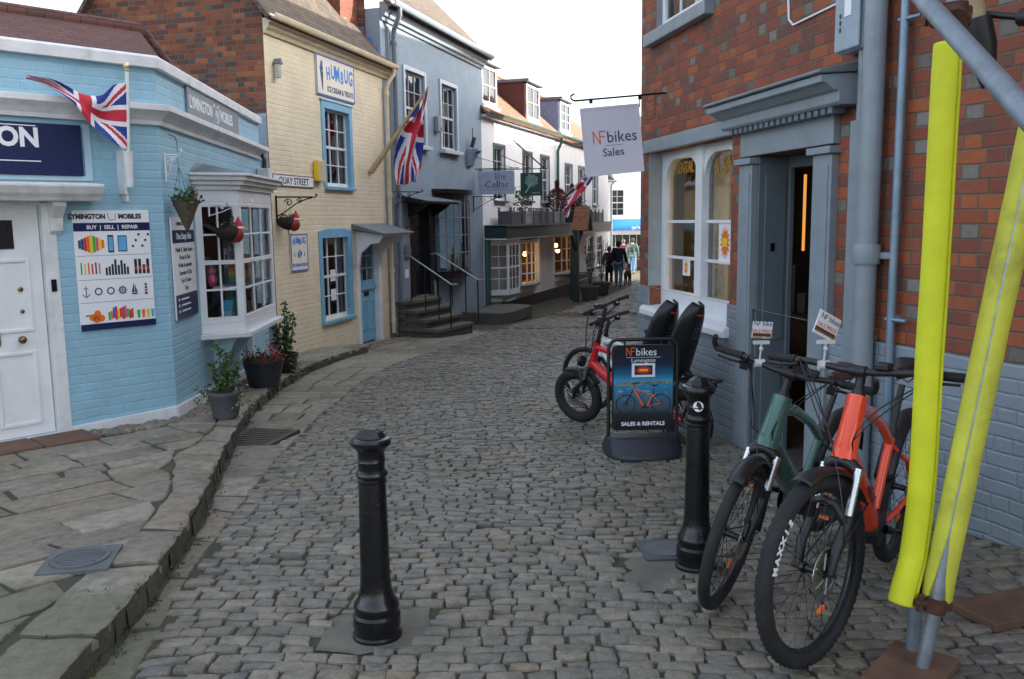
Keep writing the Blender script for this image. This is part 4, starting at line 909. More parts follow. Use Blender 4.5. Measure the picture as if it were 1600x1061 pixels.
g_ = MB(); g_.mould([(-.145, 4.63), (-.16, 4.60), (-.19, 4.585), (-.23, 4.59), (-.25, 4.62), (-.255, 4.67), (-.245, 4.67), (-.235, 4.63), (-.20, 4.60), (-.165, 4.62), (-.15, 4.67), (-.145, 4.67)], -3.45, 1.34); g_.build('gutter', CREAM, r_, smooth=40)
m = MB(); m.tube([(1.20, -.19, 4.62), (1.20, -.19, 4.5), (1.10, -.10, 4.32), (1.07, -.075, 4.2), (1.06, -.075, -.62)], .042, 12); [m.lathe([(.052, 0), (.056, .02), (.056, .07), (.052, .09)], (1.06, -.075, z), 12) for z in (4.05, 2.1, .6, -.4)]
m.build('downpipe', CREAM, b, smooth=45)
wn = sash(b, *UW, y=.06, cols=3, rows=4, sill=SKYBLUE, surround=None, curtain=.28); m = MB(); x0, x1, z0, z1 = UW
m.box(x0-.09, x0+.03, -.02, .058, z0, z1); m.box(x1-.03, x1+.09, -.02, .058, z0, z1); m.box(x0-.09, x1+.09, -.022, .058, z1-.02, z1+.10); m.box(x0-.12, x1+.12, -.035, .03, z1+.10, z1+.13); m.build('surround', SKYBLUE, wn, bevel=.006)
wn = sash(b, *LW, y=.06, cols=3, rows=4, sill=SKYBLUE, curtain=.2); m = MB(); x0, x1, z0, z1 = LW
m.box(x0-.07, x0+.05, -.02, .058, z0, z1); m.box(x1-.06, x1+.10, -.02, .058, z0, z1); m.prism([(x0-.07, z1-.06), (x1+.10, z1-.06), (x1+.10, z1+.06), ((x0+x1)/2+.3, z1+.105), ((x0+x1)/2-.3, z1+.105), (x0-.07, z1+.06)], -.021, .058); m.build('surround', SKYBLUE, wn, bevel=.006)
for z, lab in ((.70, 0), (.36, 1)): MB().box(-1.38, -1.18, .075, .08, z-.10, z+.10).build('paper_notice', SIGNWHITE, wn)
# door, blue, top half glazed
x0, x1, z0, z1 = DO; m = MB(); y = .075
gx = frame_bars(m, x0+.06, x1-.06, .42, z1-.06, y, .075, .04, 3, 3, bw=.03); m.box(x0+.06, x1-.06, y, y+.04, -.66, .419); m.box(x0+.055, x1-.055, y-.04, y, .34, .42)
for a, c in ((x0+.14, .05), (.11, x1-.14)):
    for q in ((a, a+.02, -.42, .12), (c-.02, c, -.42, .12), (a, c, -.44, -.42), (a, c, .12, .14)): m.box(*q[:2], y-.012, y+.001, *q[2:])
door = m.build('door', SKYBLUE, b, bevel=.005)
MB().quad((x0+.1,y+.02,.42),(x1-.1,y+.02,.42),(x1-.1,y+.02,z1-.08),(x0+.1,y+.02,z1-.08)).build('pane', GLASS, door)
MB().box(.0, .20, y-.014, y-.001, .22, .30).build('letter_slot', IRON, door); MB().box(x0+.08, x1-.08, .35, .4, -.7, 1.3).build('interior', ROOM, door)
MB().box(.12, .36, y+.03, y+.034, .46, .60).build('sticker', GREENINK, door)
m = MB(); m.box(x0-.06, x0+.055, -.025, .12, -.72, z1); m.box(x1-.055, x1+.09, -.025, .12, -.72, z1); m.box(x0+.055, x1-.055, -.023, .12, z1-.055, z1+.04); m.build('door_frame', WHITE, b, bevel=.005)
m = MB(); m.prism([(.02, 1.60), (-.62, 1.42), (-.62, 1.39), (.02, 1.50)], -.62, .92, 'x'); m.build('door_canopy', LEAD, b, bevel=.006)
m = MB(); m.box(-.55, .85, -.57, -.53, 1.35, 1.39)
for x in (-.46, .62): m.prism([(0, .75), (-.05, .8), (-.10, 1.05), (-.30, 1.22), (-.46, 1.24), (-.52, 1.33), (-.52, 1.40), (0, 1.46)], x, x+.06, 'x')
m.build('canopy_bracket', WHITE, b, bevel=.005)
MB().box(.60, 1.0, -.012, -.002, -.72, 1.36).build('door_board', CREAM, b, bevel=.004)
# signs and fixings on the cream cottage
t, y, w_, h_ = board('shop_sign', 'cream sweet shop sign with blue lettering and ice cream above the upper window', 'sign', FC, -1.79, -.32, 3.74, 4.40, SIGNCREAM, .02, edge=(BLUEINK, .025))
def wobbly(t, y, s, size, x, z, mat, sx=.8, amp=.02, bold=.008):
    j = MB(); n = len(s); 
    for i, ch in enumerate(s): text('lettering', ch, size*(1+.10*((i*7) % 3-1)), mat, t, x+(i-(n-1)/2)*size*sx*.78, y, z+amp*((i*5) % 3-1), 'CENTER', sx, bold, rot=RY(random.uniform(-7, 7)), join=j)
    return j
BRIGHTBLUE = pm('bright_blue_ink', (.02, .22, .72), .45, bump=0)
wobbly(t, y, 'HUMBUG', .31, .14, -.02, BRIGHTBLUE, .72, .018, .012).build('lettering', BRIGHTBLUE, t)
j = MB(); text('lettering', 'ICE CREAM & TREATS', .125, BLUEINK, t, .16, y, -.24, 'CENTER', .86, .004, join=j); j.build('lettering', INKS[8], t)
m = MB(); m.prism([(-.54, -.24), (-.52, -.24), (-.49, .06), (-.60, .06)], y-.003, y); m.lathe([(.06, 0), (.06, .003)], (0, 0, 0), 12, RX(90)); m.xf(T(-.555, y-.001, .11), len(m.v)-24); m.build('cone_picture', INKS[8], t)
m = MB(); m.lathe([(.04, 0), (.04, .003)], (0, 0, 0), 12, RX(90)); m.xf(T(-.54, y-.002, .19)); m.prism([(-.60, .10), (-.50, .22), (-.56, .24)], y-.004, y); m.build('ice_picture', BLUEINK, t)
t, y, w_, h_ = board('shop_sign', 'small cream sweet shop sign with swirl emblem beside the lower window', 'sign', FC, -2.92, -2.36, .86, 1.45, SIGNCREAM, .02, edge=(BLUEINK, .02))
wobbly(t, y, 'HUMBUG', .13, 0, .14, BRIGHTBLUE, .72, .01, .006).build('lettering', BRIGHTBLUE, t)
j = MB(); text('lettering', 'ICE CREAM & TREATS', .068, BLUEINK, t, 0, y, -.22, 'CENTER', .74, .002, join=j); j.tube([(.075*cos(a)*(1-a/22), y, -.03+.075*sin(a)*(1-a/22)) for a in [i*.5 for i in range(40)]], .006, 4); j.tube([(-.15, y, -.06), (-.17, y, -.03), (-.15, y, 0)], .007, 4); j.tube([(.15, y, -.06), (.17, y, -.03), (.15, y, 0)], .007, 4); j.build('lettering', BLUEINK, t)
t, y, w_, h_ = board('street_nameplate', 'white street nameplate with black capitals partly behind the bay window roof', 'sign', FC, -3.36, -2.03, 2.19, 2.37, SIGNWHITE, .015, edge=(INK, .012))
j = MB(); text('lettering', 'QUAY STREET', .155, INK, t, 0, y, -.055, 'CENTER', .98, .002, join=j); j.build('lettering', INK, t)
t = thing('alarm_box', 'yellow and cream alarm box on the cream wall by the upper window', 'alarm box', FC @ T(-1.88, -.005, 2.30)); m = MB(); m.prism([(-.13, 0), (.13, 0), (.13, .35), (-.13, .35)], -.10, 0); m.build('case', pm('alarm_cream', (.62,.50,.30), .4), t, bevel=.015)
MB().box(-.136, -.131, -.095, -.01, .02, .33).build('side_panel', YELLOWINK, t)
t = thing('wall_lamp', 'tiny glass lantern lamp high on the cream wall', 'lamp', FC @ T(-3.12, -.01, 4.0)); m = MB(); m.box(-.04, .04, -.09, -.01, -.20, 0); m.build('glass', pm('lamp_glass', (.5,.5,.48), .2), t, bevel=.01); m = MB(); m.prism([(-.06, 0), (.06, 0), (0, .08)], -.11, 0.005); m.build('cap', LEAD, t)
scroll_bracket('scroll_bracket', 'dark iron scroll bracket beside the dark canopy of the grey house', frame((-2.48, 17.66), AG) @ T(.22, -.004, 2.22) @ RZ(60), .8, .40, IRON, .012)
scroll_bracket('scroll_bracket', 'thin iron bracket on the grey wall under the hanging grey sign', frame((-2.48, 17.66), AG) @ T(5.3, -.004, 2.22) @ RZ(30), .8, .40, IRON, .010)
# ------------------------------------------------------------------ grey house
GP = (-2.48, 17.66); FG = frame(GP, AG); W6 = 6.18
b = thing('grey_house', 'tall grey painted brick house with black bow window and tiled roof', 'house', FG)
W1 = (1.10, 2.15, 3.24, 4.74); W2 = (3.16, 4.16, 3.26, 4.74); DO = (1.30, 2.30, -.02, 1.95)
m = MB(); m.wall(.0, W6, -1.6, 5.72, [W1, W2, DO, (2.9, 4.7, .40, 2.22, .1)], .12); m.quad((W6,0,-1.6),(W6,5,-1.6),(W6,5,5.7),(W6,0,5.7)); m.quad((.0,.0,-1.6),(.0,0,5.72),(.0,.6,5.72),(.0,.6,-1.6)); m.build('wall', GREY_PB, b)
m = MB(); m.add([(-.02,.30,4.0),(-.02,5.2,4.0),(-.02,5.2,5.9),(-.02,2.6,8.4),(-.02,.3,6.1)], [(0,4,3,2,1)]); m.build('gable_wall', OLD_BRICK, b)
m = MB(); m.box(-.75, -.03, .45, 1.35, 4.6, 7.9); m.box(-.80, .02, .40, 1.40, 7.9, 8.05); m.build('chimney', RED_BRICK, b, bevel=.004)
m = MB()
for i in range(9): m.box(-.80, -.025, .44-.006, .445, 5.05, 5.1) if i == 0 else None; m.box(-.055, -.021, .02+.16*i, .18+.16*i, 4.72+.2*i, 4.98+.2*i)
for i in range(6): m.box(-.757-.02, -.03, .43-.0, .449, 5.2, 5.28) if i == 0 else None
m.build('flashing', pm('blue_flashing', (.10, .20, .42), .5), b)
m = MB(); slope_roof(m, .0, W6+.14, .0, 5.93, 2.6, 8.5, .07, .30); slope_roof(m, .0, W6+.14, 5.2, 5.93, 2.6, 8.5, .07, .1); roof = m.build('roof', BROWN_TILE, b)
MB().mould([(.01, 5.50), (-.04, 5.50), (-.05, 5.56), (-.10, 5.58), (-.11, 5.64), (-.17, 5.68), (-.18, 5.76), (-.23, 5.78), (-.23, 5.84), (.01, 5.84)], .02, W6).build('cornice', TRIMGREY, b, bevel=.004)
MB().mould([(-.235, 5.84), (-.24, 5.78), (-.28, 5.745), (-.33, 5.75), (-.36, 5.79), (-.36, 5.85), (-.35, 5.85), (-.345, 5.80), (-.30, 5.765), (-.25, 5.80), (-.245, 5.85)], .0, W6).build('gutter', TRIMGREY, roof, smooth=40)
m = MB(); m.tube([(.30, -.29, 5.76), (.30, -.29, 5.62), (.45, -.10, 5.40), (.48, -.075, 5.3), (.50, -.075, -.75)], .05, 12); [m.lathe([(.06, 0), (.065, .02), (.065, .08), (.06, .1)], (.49, -.075, z), 12) for z in (5.1, 3.2, 1.3, -.45)]; m.build('downpipe', PIPEGREY, b, smooth=45)
m = MB(); m.tube([(.27, -.04, 5.4), (.27, -.04, -.7)], .025, 8); m.build('conduit', PIPEGREY, b, smooth=45)
PALEFRAME = pm('pale_grey_frame', (.52, .56, .62), .4, var=.1)
sash(b, *W1, y=.05, cols=3, rows=4, mat=PALEFRAME, sill=PALEFRAME, surround=(PALEFRAME, .09, .035), curtain=0, w=.055, sillp=.14, sillover=.12, silld=.09)
wn = sash(b, *W2, y=.05, cols=3, rows=4, mat=PALEFRAME, sill=PALEFRAME, surround=(PALEFRAME, .09, .035), w=.055, sillp=.14, sillover=.12, silld=.09); MB().box(3.22, 4.1, .15, .16, 4.0, 4.38).build('blind', CURTAIN, wn)
# black glazed door in a dark frame with flat hood
m = MB(); g = frame_bars(m, 1.38, 2.22, .45, 1.84, .17, .07, .04, 2, 4, bw=.03); m.box(1.38, 2.22, .17, .21, -.02, .449); door = m.build('door', DARK, b, bevel=.004)
MB().quad((1.42,.19,.5),(2.2,.19,.5),(2.2,.19,1.8),(1.42,.19,1.8)).build('pane', GLASS, door); MB().box(1.32, 2.28, .7, .75, -.02, 1.9).build('interior', ROOM, door)
m = MB(); m.box(1.18, 1.375, -.03, .20, -.06, 1.98); m.box(2.225, 2.42, -.03, .20, -.06, 1.98); m.box(1.375, 2.225, -.028, .20, 1.85, 1.99); m.box(1.30, 2.30, -.05, .2, -.09, -.022); m.build('door_frame', DARK, b, bevel=.006)
m = MB(); m.prism([(.01, 2.14), (-.55, 2.02), (-.55, 1.98), (.01, 2.02)], .78, 2.75, 'x'); 
for x in (1.1, 2.45): m.prism([(0, 1.70), (-.10, 1.75), (-.42, 1.96), (-.42, 1.99), (0, 2.03)], x, x+.07, 'x')
m.build('door_canopy', DARK, b, bevel=.006); MB().prism([(.01, 2.165), (-.58, 2.04), (-.58, 2.024), (.01, 2.142)], .76, 2.77, 'x').build('canopy_lead', LEAD, b)
# bow window
def bowpts(n=8): return [(2.55+2.15*i/n, -.36*sin(pi*i/n)**.6 if 0 < i < n else 0) for i in range(n+1)]
BPts = bowpts(); pl = MB(); pl.prism(BPts, .32, .46, 'z'); pl.prism([(x+(-.05 if i == 0 else .05 if i == 8 else 0), y-.05*(0 < i < 8)) for i, (x, y) in enumerate(BPts)], .30, .34, 'z'); pl.prism(BPts, 2.10, 2.24, 'z'); pl.prism([(x+(-.09 if i == 0 else .09 if i == 8 else 0), y-.09*(0 < i < 8)) for i, (x, y) in enumerate(BPts)], 2.24, 2.34, 'z'); pl.box(2.5, 2.56, -.03, .02, .3, 2.3); pl.box(4.69, 4.75, -.03, .02, .3, 2.3)
bw = pl.build('bow_window', DARK, b, bevel=.004)
m = MB(); [m.tube([(x, y, .46), (x, y, 2.1)], .016, 6) for x, y in BPts]; [m.tube([(x, y, z) for x, y in BPts], .011, 6) for z in (.87, 1.28, 1.69)]; m.build('glazing_bars', TRIMGREY, bw, smooth=50)
m = MB(); [m.quad((*BPts[i], .46), (*BPts[i+1], .46), (*BPts[i+1], 2.1), (*BPts[i], 2.1)) for i in range(8)]; m.build('pane', GLASS_BOW, bw)
m = MB(); m.wall(2.9, 4.7, .4, 2.22, [], y=.8); m.quad((2.9,0,.42),(4.7,0,.42),(4.7,.8,.42),(2.9,.8,.42)); m.quad((2.9,.0,.4),(2.9,.8,.4),(2.9,.8,2.22),(2.9,0,2.22)); m.build('interior', ROOM, bw)
for i in range(5): 
    t = thing('bottle', ['clear', 'amber', 'pale', 'green', 'white'][i]+' bottle on show in the black bow window', 'bottle', FG @ T(3.05+.3*i, -.15, .465), 'bottles in the black bow window'); hh = (.40, .55, .35, .62, .4)[i]
    MB().lathe([(.05, 0), (.055, .02), (.055, hh*.6), (.02, hh*.75), (.018, hh), (.002, hh)], (0, 0, 0), 12).build('glass', [PALEFRAME, GOLD, SIGNWHITE, GREENFRAME, SIGNWHITE][i], t, smooth=40)
# fixings on the grey house
t = thing('alarm_shield', 'red shield shaped alarm box under the window sill of the grey house', 'alarm box', FG @ T(1.62, -.01, 2.86)); m = MB(); m.prism([(-.15, .26), (-.15, 0), (-.05, -.14), (.05, -.14), (.15, 0), (.15, .26)], -.08, 0); m.build('case', pm('alarm_red', (.34,.05,.03), .5), t, bevel=.02)
t = thing('junction_box', 'small grey electric box between the upper windows of the grey house', 'electric box', FG @ T(2.82, -.01, 3.62)); MB().box(-.11, .11, -.10, 0, 0, .34).build('case', PIPEGREY, t, bevel=.012); MB().box(.03, .09, -.107, -.101, .03, .10).build('dial', BLUEINK, t)
t = thing('wall_bracket', 'grey moulded corbel shelf on the right of the grey wall', 'corbel', FG @ T(5.0, -.005, 2.95)); m = MB(); m.prism([(0, 0), (-.08, .02), (-.15, .2), (-.22, .33), (-.30, .38), (-.30, .43), (0, .43)], -.16, .16, 'x'); m.build('shelf', GREY_PB, t, bevel=.01); MB().tube([(0, -.12, .43), (0, -.12, .95)], .01, 6).build('rod', IRON, t, smooth=50); m = MB(); m.prism([(-.02, .48), (-.12, .48), (-.19, .72), (-.10, .74)], .03, .10, 'x'); m.build('floodlight', GREYPL, t, bevel=.008)
t = thing('small_notice', 'little white notice on the grey drainpipe', 'notice', FG @ T(.62, -.14, .55)); MB().box(-.09, .09, -.01, 0, -.09, .09).build('paper', SIGNWHITE, t)
t = thing('door_lamp', 'small red lamp beside the black door', 'lamp', FG @ T(.95, -.02, 1.45)); m = MB(); m.lathe([(.05, 0), (.055, .05), (.03, .09), (.002, .1)], (0, 0, 0), 12, RX(90)); m.build('lens', pm('red_lens', (.25,.02,.02), .3), t, smooth=40)
t = thing('wall_disc', 'dark round plaque on the grey wall left of the black door', 'plaque', FG @ T(.98, -.008, .98)); m = MB(); m.lathe([(.17, 0), (.17, .02), (.14, .03), (.002, .03)], (0, 0, 0), 20, RX(90)); m.build('disc', TRIMDARK, t, smooth=40)
# flag on an angled pole over the cream downpipe
pA, pB = Vector((-.75, -.06, 2.55)), Vector((-.12, -1.0, 4.12))
t = thing('wall_flag', 'union flag drooping from a slanted wooden pole in front of the grey house', 'flag', FG)
dv = pB-pA; MB().tube([pA, pA+dv*.32, pB+dv*.02], .03, 12, rs=[.055, .045, .018]).build('pole', WOODPALE, t, smooth=40)
tp = [pA+dv*(1-f) for f in (0, .15, .3, .45, .6)]
hz = [0, -.10, -.42, -.78, -1.10]
cloth(t, [pB, pB+Vector((.02, .0, -.14)), pB+Vector((.02, .05, -.55)), pB+Vector((-.02, .1, -1.0)), pB+Vector((-.08, .15, -1.42)), pB+Vector((-.15, .2, -1.75))], [pB-dv*.02, pA+dv*.86+Vector((0, 0, -.03)), pA+dv*.70+Vector((0, 0, -.06)), pA+dv*.52+Vector((0, .0, -.10)), pA+dv*.42+Vector((0, 0, -.42)), pA+dv*.42+Vector((.04, 0, -.90))], rip=(.11, 9, 11))
# stone steps and rails
t = thing('stone_steps', 'mossy flight of four stone steps up to the black door', 'steps', FG @ T(.22, -.30, 0) @ RZ(-10))
m = MB(); sm_ = []
for i, (z, dy) in enumerate(((.0, 0), (-.18, .24), (-.36, .48), (-.54, .76))):
    xo = (0, .03, .05, .02)[i]
    MB().prism([(xo-.03, .75), (xo-.03, -dy+.06), (xo+.03, -dy), (1.44+xo-.06, -dy), (1.46+xo, -dy+.08), (1.46+xo, .75)], z-.075, z, 'z').build('tread', STEPSTONE, t, bevel=.012, attr=[.4+.1*i]*8)
    m.box(xo+.02, 1.42+xo, -dy+.05, .7, -1.1, z-.076)
m.build('riser', STEPSTONE, t, bevel=.006, attr=[random.random() for _ in m.f])
t = thing('stone_block', 'low worn mossy stone slab at the corner between grey and white houses', 'stone slab', FG @ T(5.2, -.85, -.95) @ RZ(-6))
m = MB(); m.prism([(-1.1, .75), (-1.1, -.3), (-.7, -.45), (1.0, -.35), (1.2, .1), (1.0, .75)], 0, .32, 'z'); m.build('slab', STEPSTONE, t, bevel=.03, attr=[.3]*8)
for x, lab in ((.40, 'left steel topped handrail of the stone steps'), (1.62, 'right steel topped handrail of the stone steps')):
    t = thing('handrail', lab, 'handrail', FG)
    y0, y1 = (-.33, -1.18) if x < 1 else (-.42, -1.35); z0, z1 = .92, .36
    MB().tube([(x, y0+.14, z0-.01), (x, y0+.04, z0), (x, y0, z0-.01), (x, y1, z1), (x, y1-.04, z1-.015), (x, y1-.16, z1-.01)], .016, 8).build('rail', GALV, t, smooth=50)
    m = MB()
    for f, zb in ((.0, -.02), (.36, -.2), (.70, -.38), (1.0, -.56)): yy = y0+(y1-y0)*f; zz = z0+(z1-z0)*f; m.tube([(x, yy, zb), (x, yy, zz-.02)], .014, 8)
    m.build('post', IRON, t, smooth=50)
# hanging signs across the pavement
def hang_sign(name, label, F, u, x0, x1, z0, z1, mat, roll=0, rod=None, hooks=True, th=.03, rodmat=None):
    """board on a plane at right angles to the wall; local x runs out into the street"""
    t = thing(name, label, 'sign', F @ T(u, 0, 0) @ RZ(-90) @ T((x0+x1)/2, 0, z1) @ RY(roll)); w_ = (x1-x0)/2; h_ = z1-z0
    MB().box(-w_, w_, -th/2, th/2, -h_, 0).build('board', mat, t, bevel=.004)
    if rod: 
        m = MB(); m.tube([(-x0-w_-.05 if False else -((x0+x1)/2)+0, 0, rod), (w_+.12, 0, rod)], .012, 8); 
        m.build('rod', rodmat or IRON, t, smooth=50)
    m = MB(); [m.tube([(sx*w_*.8, 0, .0), (sx*w_*.8, 0, rod or .08)], .006, 6) for sx in (-1, 1)]; m.build('hook', IRON, t)
    return t, -th/2, w_, h_
t, y, w_, h_ = hang_sign('hanging_sign', 'pale blue grey rectangular hanging shop sign with thin dark lettering', FG, 5.5, .08, 1.05, 2.27, 2.86, pm('cellar_grey', (.42,.48,.62), .5, bump=0), rod=.06)
j = MB(); text('lettering', 'The', .20, INK, t, .10, y, -.20, 'CENTER', 1.1, -.002, join=j); text('lettering', 'Cellar', .24, INK, t, .02, y, -.42, 'CENTER', 1.12, -.002, join=j); j.box(-.30, .34, y-.001, y, -.475, -.468); j.box(.02, .03, y-.002, y, -.42, -.10); j.build('lettering', INK, t)
t, y, w_, h_ = hang_sign('hanging_sign', 'dark green square hanging sign with pale tree emblem', FG, 5.75, 1.14, 1.72, 2.22, 2.80, pm('sign_green', (.01,.06,.05), .4, bump=0), rod=.10)
j = MB(); j.tube([(-.16, y, -.50), (-.10, y, -.42), (-.02, y, -.28), (.0, y, -.22)], .013, 5)
for k in range(30): a = k*2.4; rr = .17*math.sqrt((k+.5)/30); cx, cz = .0+rr*cos(a), -.20+rr*sin(a)*.95; j.tube([(cx+.022*cos(q*pi/3), y-.001, cz+.022*sin(q*pi/3)) for q in range(6)], .005, 4, closed=True)
text('lettering', 'restaurant', .05, SIGNWHITE, t, .12, y, -.52, 'CENTER', 1, 0, join=j); j.build('emblem', pm('sign_mint', (.55,.72,.68), .5, bump=0), t)
t = thing('sign_stay', 'pair of thin steel stays holding the hanging signs to the walls', 'stay', FG); m = MB(); m.tube([(4.9, -.02, 3.25), (5.5, -1.0, 2.93)], .006, 5); m.tube([(6.4, -.2, 3.4), (5.75, -1.4, 2.93)], .010, 5); m.tube([(6.9, -.6, 3.75), (5.75, -1.75, 2.92)], .02, 6); m.build('wire', IRON, t)
# ------------------------------------------------------------------ white inn
WP = (-.73, 23.45); FW = frame(WP, AW)
b = thing('white_inn', 'long white rendered inn with green window frames, dormers and orange tiled roof', 'inn', FW)
UWS = [(.95, 1.80, 2.15, 3.62), (3.55, 4.40, 2.18, 3.60), (5.40, 6.30, 2.15, 3.60), (8.40, 9.30, 2.15, 3.50), (10.3, 11.2, 2.15, 3.5), (12.6, 13.4, 2.15, 3.4)]
GWS = [(2.30, 4.90, -.30, .95), (6.8, 9.6, -.25, 1.0), (11.6, 12.7, -.35, .9), (13.3, 14.3, -.35, .9)]
m = MB(); m.wall(.0, 15.4, -2, 4.46, UWS+GWS, .12); m.quad((15.4,0,-2),(15.4,5,-2),(15.4,5,4.4),(15.4,0,4.4)); m.build('wall', WHITE_RENDER, b)
m = MB(); m.box(.0, 15.4, -.03, .02, -2, -.72); m.build('plinth', pm('black_plinth', (.03,.035,.04), .5), b)
m = MB(); slope_roof(m, -.05, 7.2, .0, 4.50, 2.7, 6.9, .07, .28); slope_roof(m, 7.2, 15.6, .05, 4.45, 2.6, 6.55, .07, .28); slope_roof(m, -.05, 15.6, 5.2, 4.5, 2.7, 6.8, .06, .1); roof = m.build('roof', ORANGE_TILE, b)
MB().mould([(-.16, 4.44), (-.18, 4.38), (-.22, 4.36), (-.26, 4.38), (-.28, 4.44), (-.27, 4.44), (-.22, 4.385), (-.17, 4.44)], .0, 15.4).build('gutter', GREENFRAME, roof, smooth=40)
MB().box(0, 15.4, -.155, .01, 4.30, 4.36).build('eaves_board', WHITE_DIRTY, b)
for i, w in enumerate(UWS): sash(b, *w, y=.05, cols=2, rows=4, sill=GREENFRAME, surround=(GREENFRAME, .08, .02), w=.05, sillp=.10)
m = MB(); m.tube([(7.25, -.22, 4.36), (7.22, -.2, 4.2), (7.15, -.08, 3.9), (7.15, -.07, 1.5)], .05, 10); m.build('downpipe', GREENFRAME, b, smooth=50)
m = MB(); m.tube([(.10, -.06, 1.1), (.10, -.06, -1.1)], .05, 10); m.tube([(.25, -.06, 1.1), (.25, -.06, -1.1)], .05, 10); m.build('ground_pipe', GREENFRAME, b, smooth=50)
# dormers
for i, (u0, u1, zb, zt, ch) in enumerate(((.20, 1.42, 4.62, 5.72, WHITE), (4.1, 5.5, 4.60, 5.75, pm('oxblood_boards', (.10,.022,.018), .6)), (7.9, 9.3, 4.58, 5.68, pm('blue_grey_boards', (.20,.25,.40), .6)))):
    yb = .10; m = MB(); m.box(u0, u1, yb, yb+.04, zb, zt); 
    win = sash(b, u0+.03, u1-.03, zb+.05, zt-.05, y=yb-.06, cols=2, rows=2 if i < 2 else 3, w=.07, deep=.4, meet=False); win.name = 'dormer_window'
    [MB().prism([(yb, zb-.1), (yb, zt), (yb+1.5, zt)], ua, ua+.05, 'x').build('dormer_cheek', ch, win) for ua in (u0-.02, u1-.03)]
    MB().box(u0-.10, u1+.10, yb-.16, yb+1.5, zt+.001, zt+.09).build('dormer_roof', LEAD, win, bevel=.01)
    MB().box(u0-.05, u1+.05, yb-.12, yb+.02, zb-.06, zb+.02).build('dormer_sill', WHITE, win)
# veranda roof above the ground floor
m = MB(); m.box(.12, 13.2, -.62, -.56, 1.13, 1.42); m.box(.10, .16, -.559, -.001, 1.13, 1.42); m.box(.12, 13.2, -.66, -.57, 1.425, 1.46); fv = m.build('fascia', DARKGREEN, b, bevel=.004)
MB().box(.08, 13.22, -.64, 0, 1.462, 1.485).build('flat_roof', LEAD, b); MB().box(.10, 13.2, -.60, -.01, 1.09, 1.128).build('soffit', WHITE_DIRTY, b)
# canted bay near the grey house
Q0, Q1, Q2, Q3 = (.38, 0), (.62, -.50), (1.60, -.50), (1.95, 0); pl = MB(); pl.prism([Q0, Q1, Q2, Q3], -.42, -.34, 'z'); pl.prism([(.38, 0), (.65, -.3), (1.55, -.3), (1.95, 0)], -.60, -.421, 'z'); bw = pl.build('bay_window', WHITE, b, bevel=.004); MB().prism([Q0, Q1, Q2, Q3], .98, 1.088, 'z').build('bay_head', WHITE, bw)
facet(bw, Q0, Q1, -.339, .979, 2, 4, .06); facet(bw, Q1, Q2, -.339, .979, 3, 4, .06); facet(bw, Q2, Q3, -.339, .979, 2, 4, .06); MB().box(.42, 1.9, .005, .02, -.34, .98).build('interior', ROOM, bw)
m = MB().prism([(.33, .0), (.60, -.54), (1.62, -.54), (2.0, .0)], -.475, -.425, 'z'); m.build('bay_sill', GREENFRAME, bw)
# lit bow windows
WARM = pm('inn_interior', (.15,.09,.05), .8, var=.5, scale=3)
for (u0, u1, z0, z1, rows, lamps) in ((2.35, 4.85, -.28, .92, 4, ((2.75, .45), (3.1, .30), (3.5, .12), (4.2, .55))), (6.9, 9.5, -.22, 1.0, 3, ((7.4, .55), (7.75, .7), (8.0, .5)))):
    n = 8; pts = [(u0+(u1-u0)*i/n, -.34*sin(pi*i/n)**.7 if 0 < i < n else 0) for i in range(n+1)]
    pl = MB(); pl.prism(pts, z0-.06, z0, 'z'); pl.prism([(x, y*.55) for x, y in pts], z0-.28, z0-.061, 'z'); pl.prism(pts, z1, z1+.1, 'z'); bw = pl.build('bow_window', WHITE, b, bevel=.004)
    MB().prism([(x, y*1.12) for x, y in pts], z0-.10, z0-.062, 'z').build('bow_sill', GREENFRAME, bw)
    m = MB(); [m.box(x-.022, x+.022, y-.022, y+.022, z0, z1) for x, y in pts]
    for k in range(1, rows): 
        z = z0+(z1-z0)*k/rows
        m.tube([(x, y, z) for x, y in pts], .016, 6)
    m.build('glazing_bars', WHITE, bw)
    m = MB(); [m.quad((*pts[i], z0), (*pts[i+1], z0), (*pts[i+1], z1), (*pts[i], z1)) for i in range(n)]; m.build('pane', GLASS_SHOP, bw)
    m = MB(); m.wall(u0, u1, z0-.1, z1+.1, [], y=1.6); m.quad((u0,0,z0),(u1,0,z0),(u1,1.6,z0),(u0,1.6,z0)); m.quad((u0,0,z0),(u0,1.6,z0),(u0,1.6,z1),(u0,0,z1)); m.quad((u1,1.6,z0),(u1,0,z0),(u1,0,z1),(u1,1.6,z1)); m.quad((u0,0,z1),(u0,1.6,z1),(u1,1.6,z1),(u1,0,z1)); m.build('interior', WARM, bw)
    for lx, lz in lamps:
        t = thing('pendant_lamp', ('glowing globe lamp in the lit bow window before the dark porch post' if u0 < 5 else 'glowing globe lamp in the lit bow window beyond the dark porch post'), 'lamp', FW @ T(lx, .18, lz), 'globe lamps in the inn windows'); MB().ball((0, 0, 0), .07, 8).build('globe', BULB, t, smooth=80); MB().tube([(0, 0, .07), (0, 0, z1-lz)], .006, 5).build('cord', IRON, t)
for w in GWS[2:]: sash(b, *w, y=.05, cols=2, rows=4, sill=GREENFRAME, w=.05, sillp=.10)
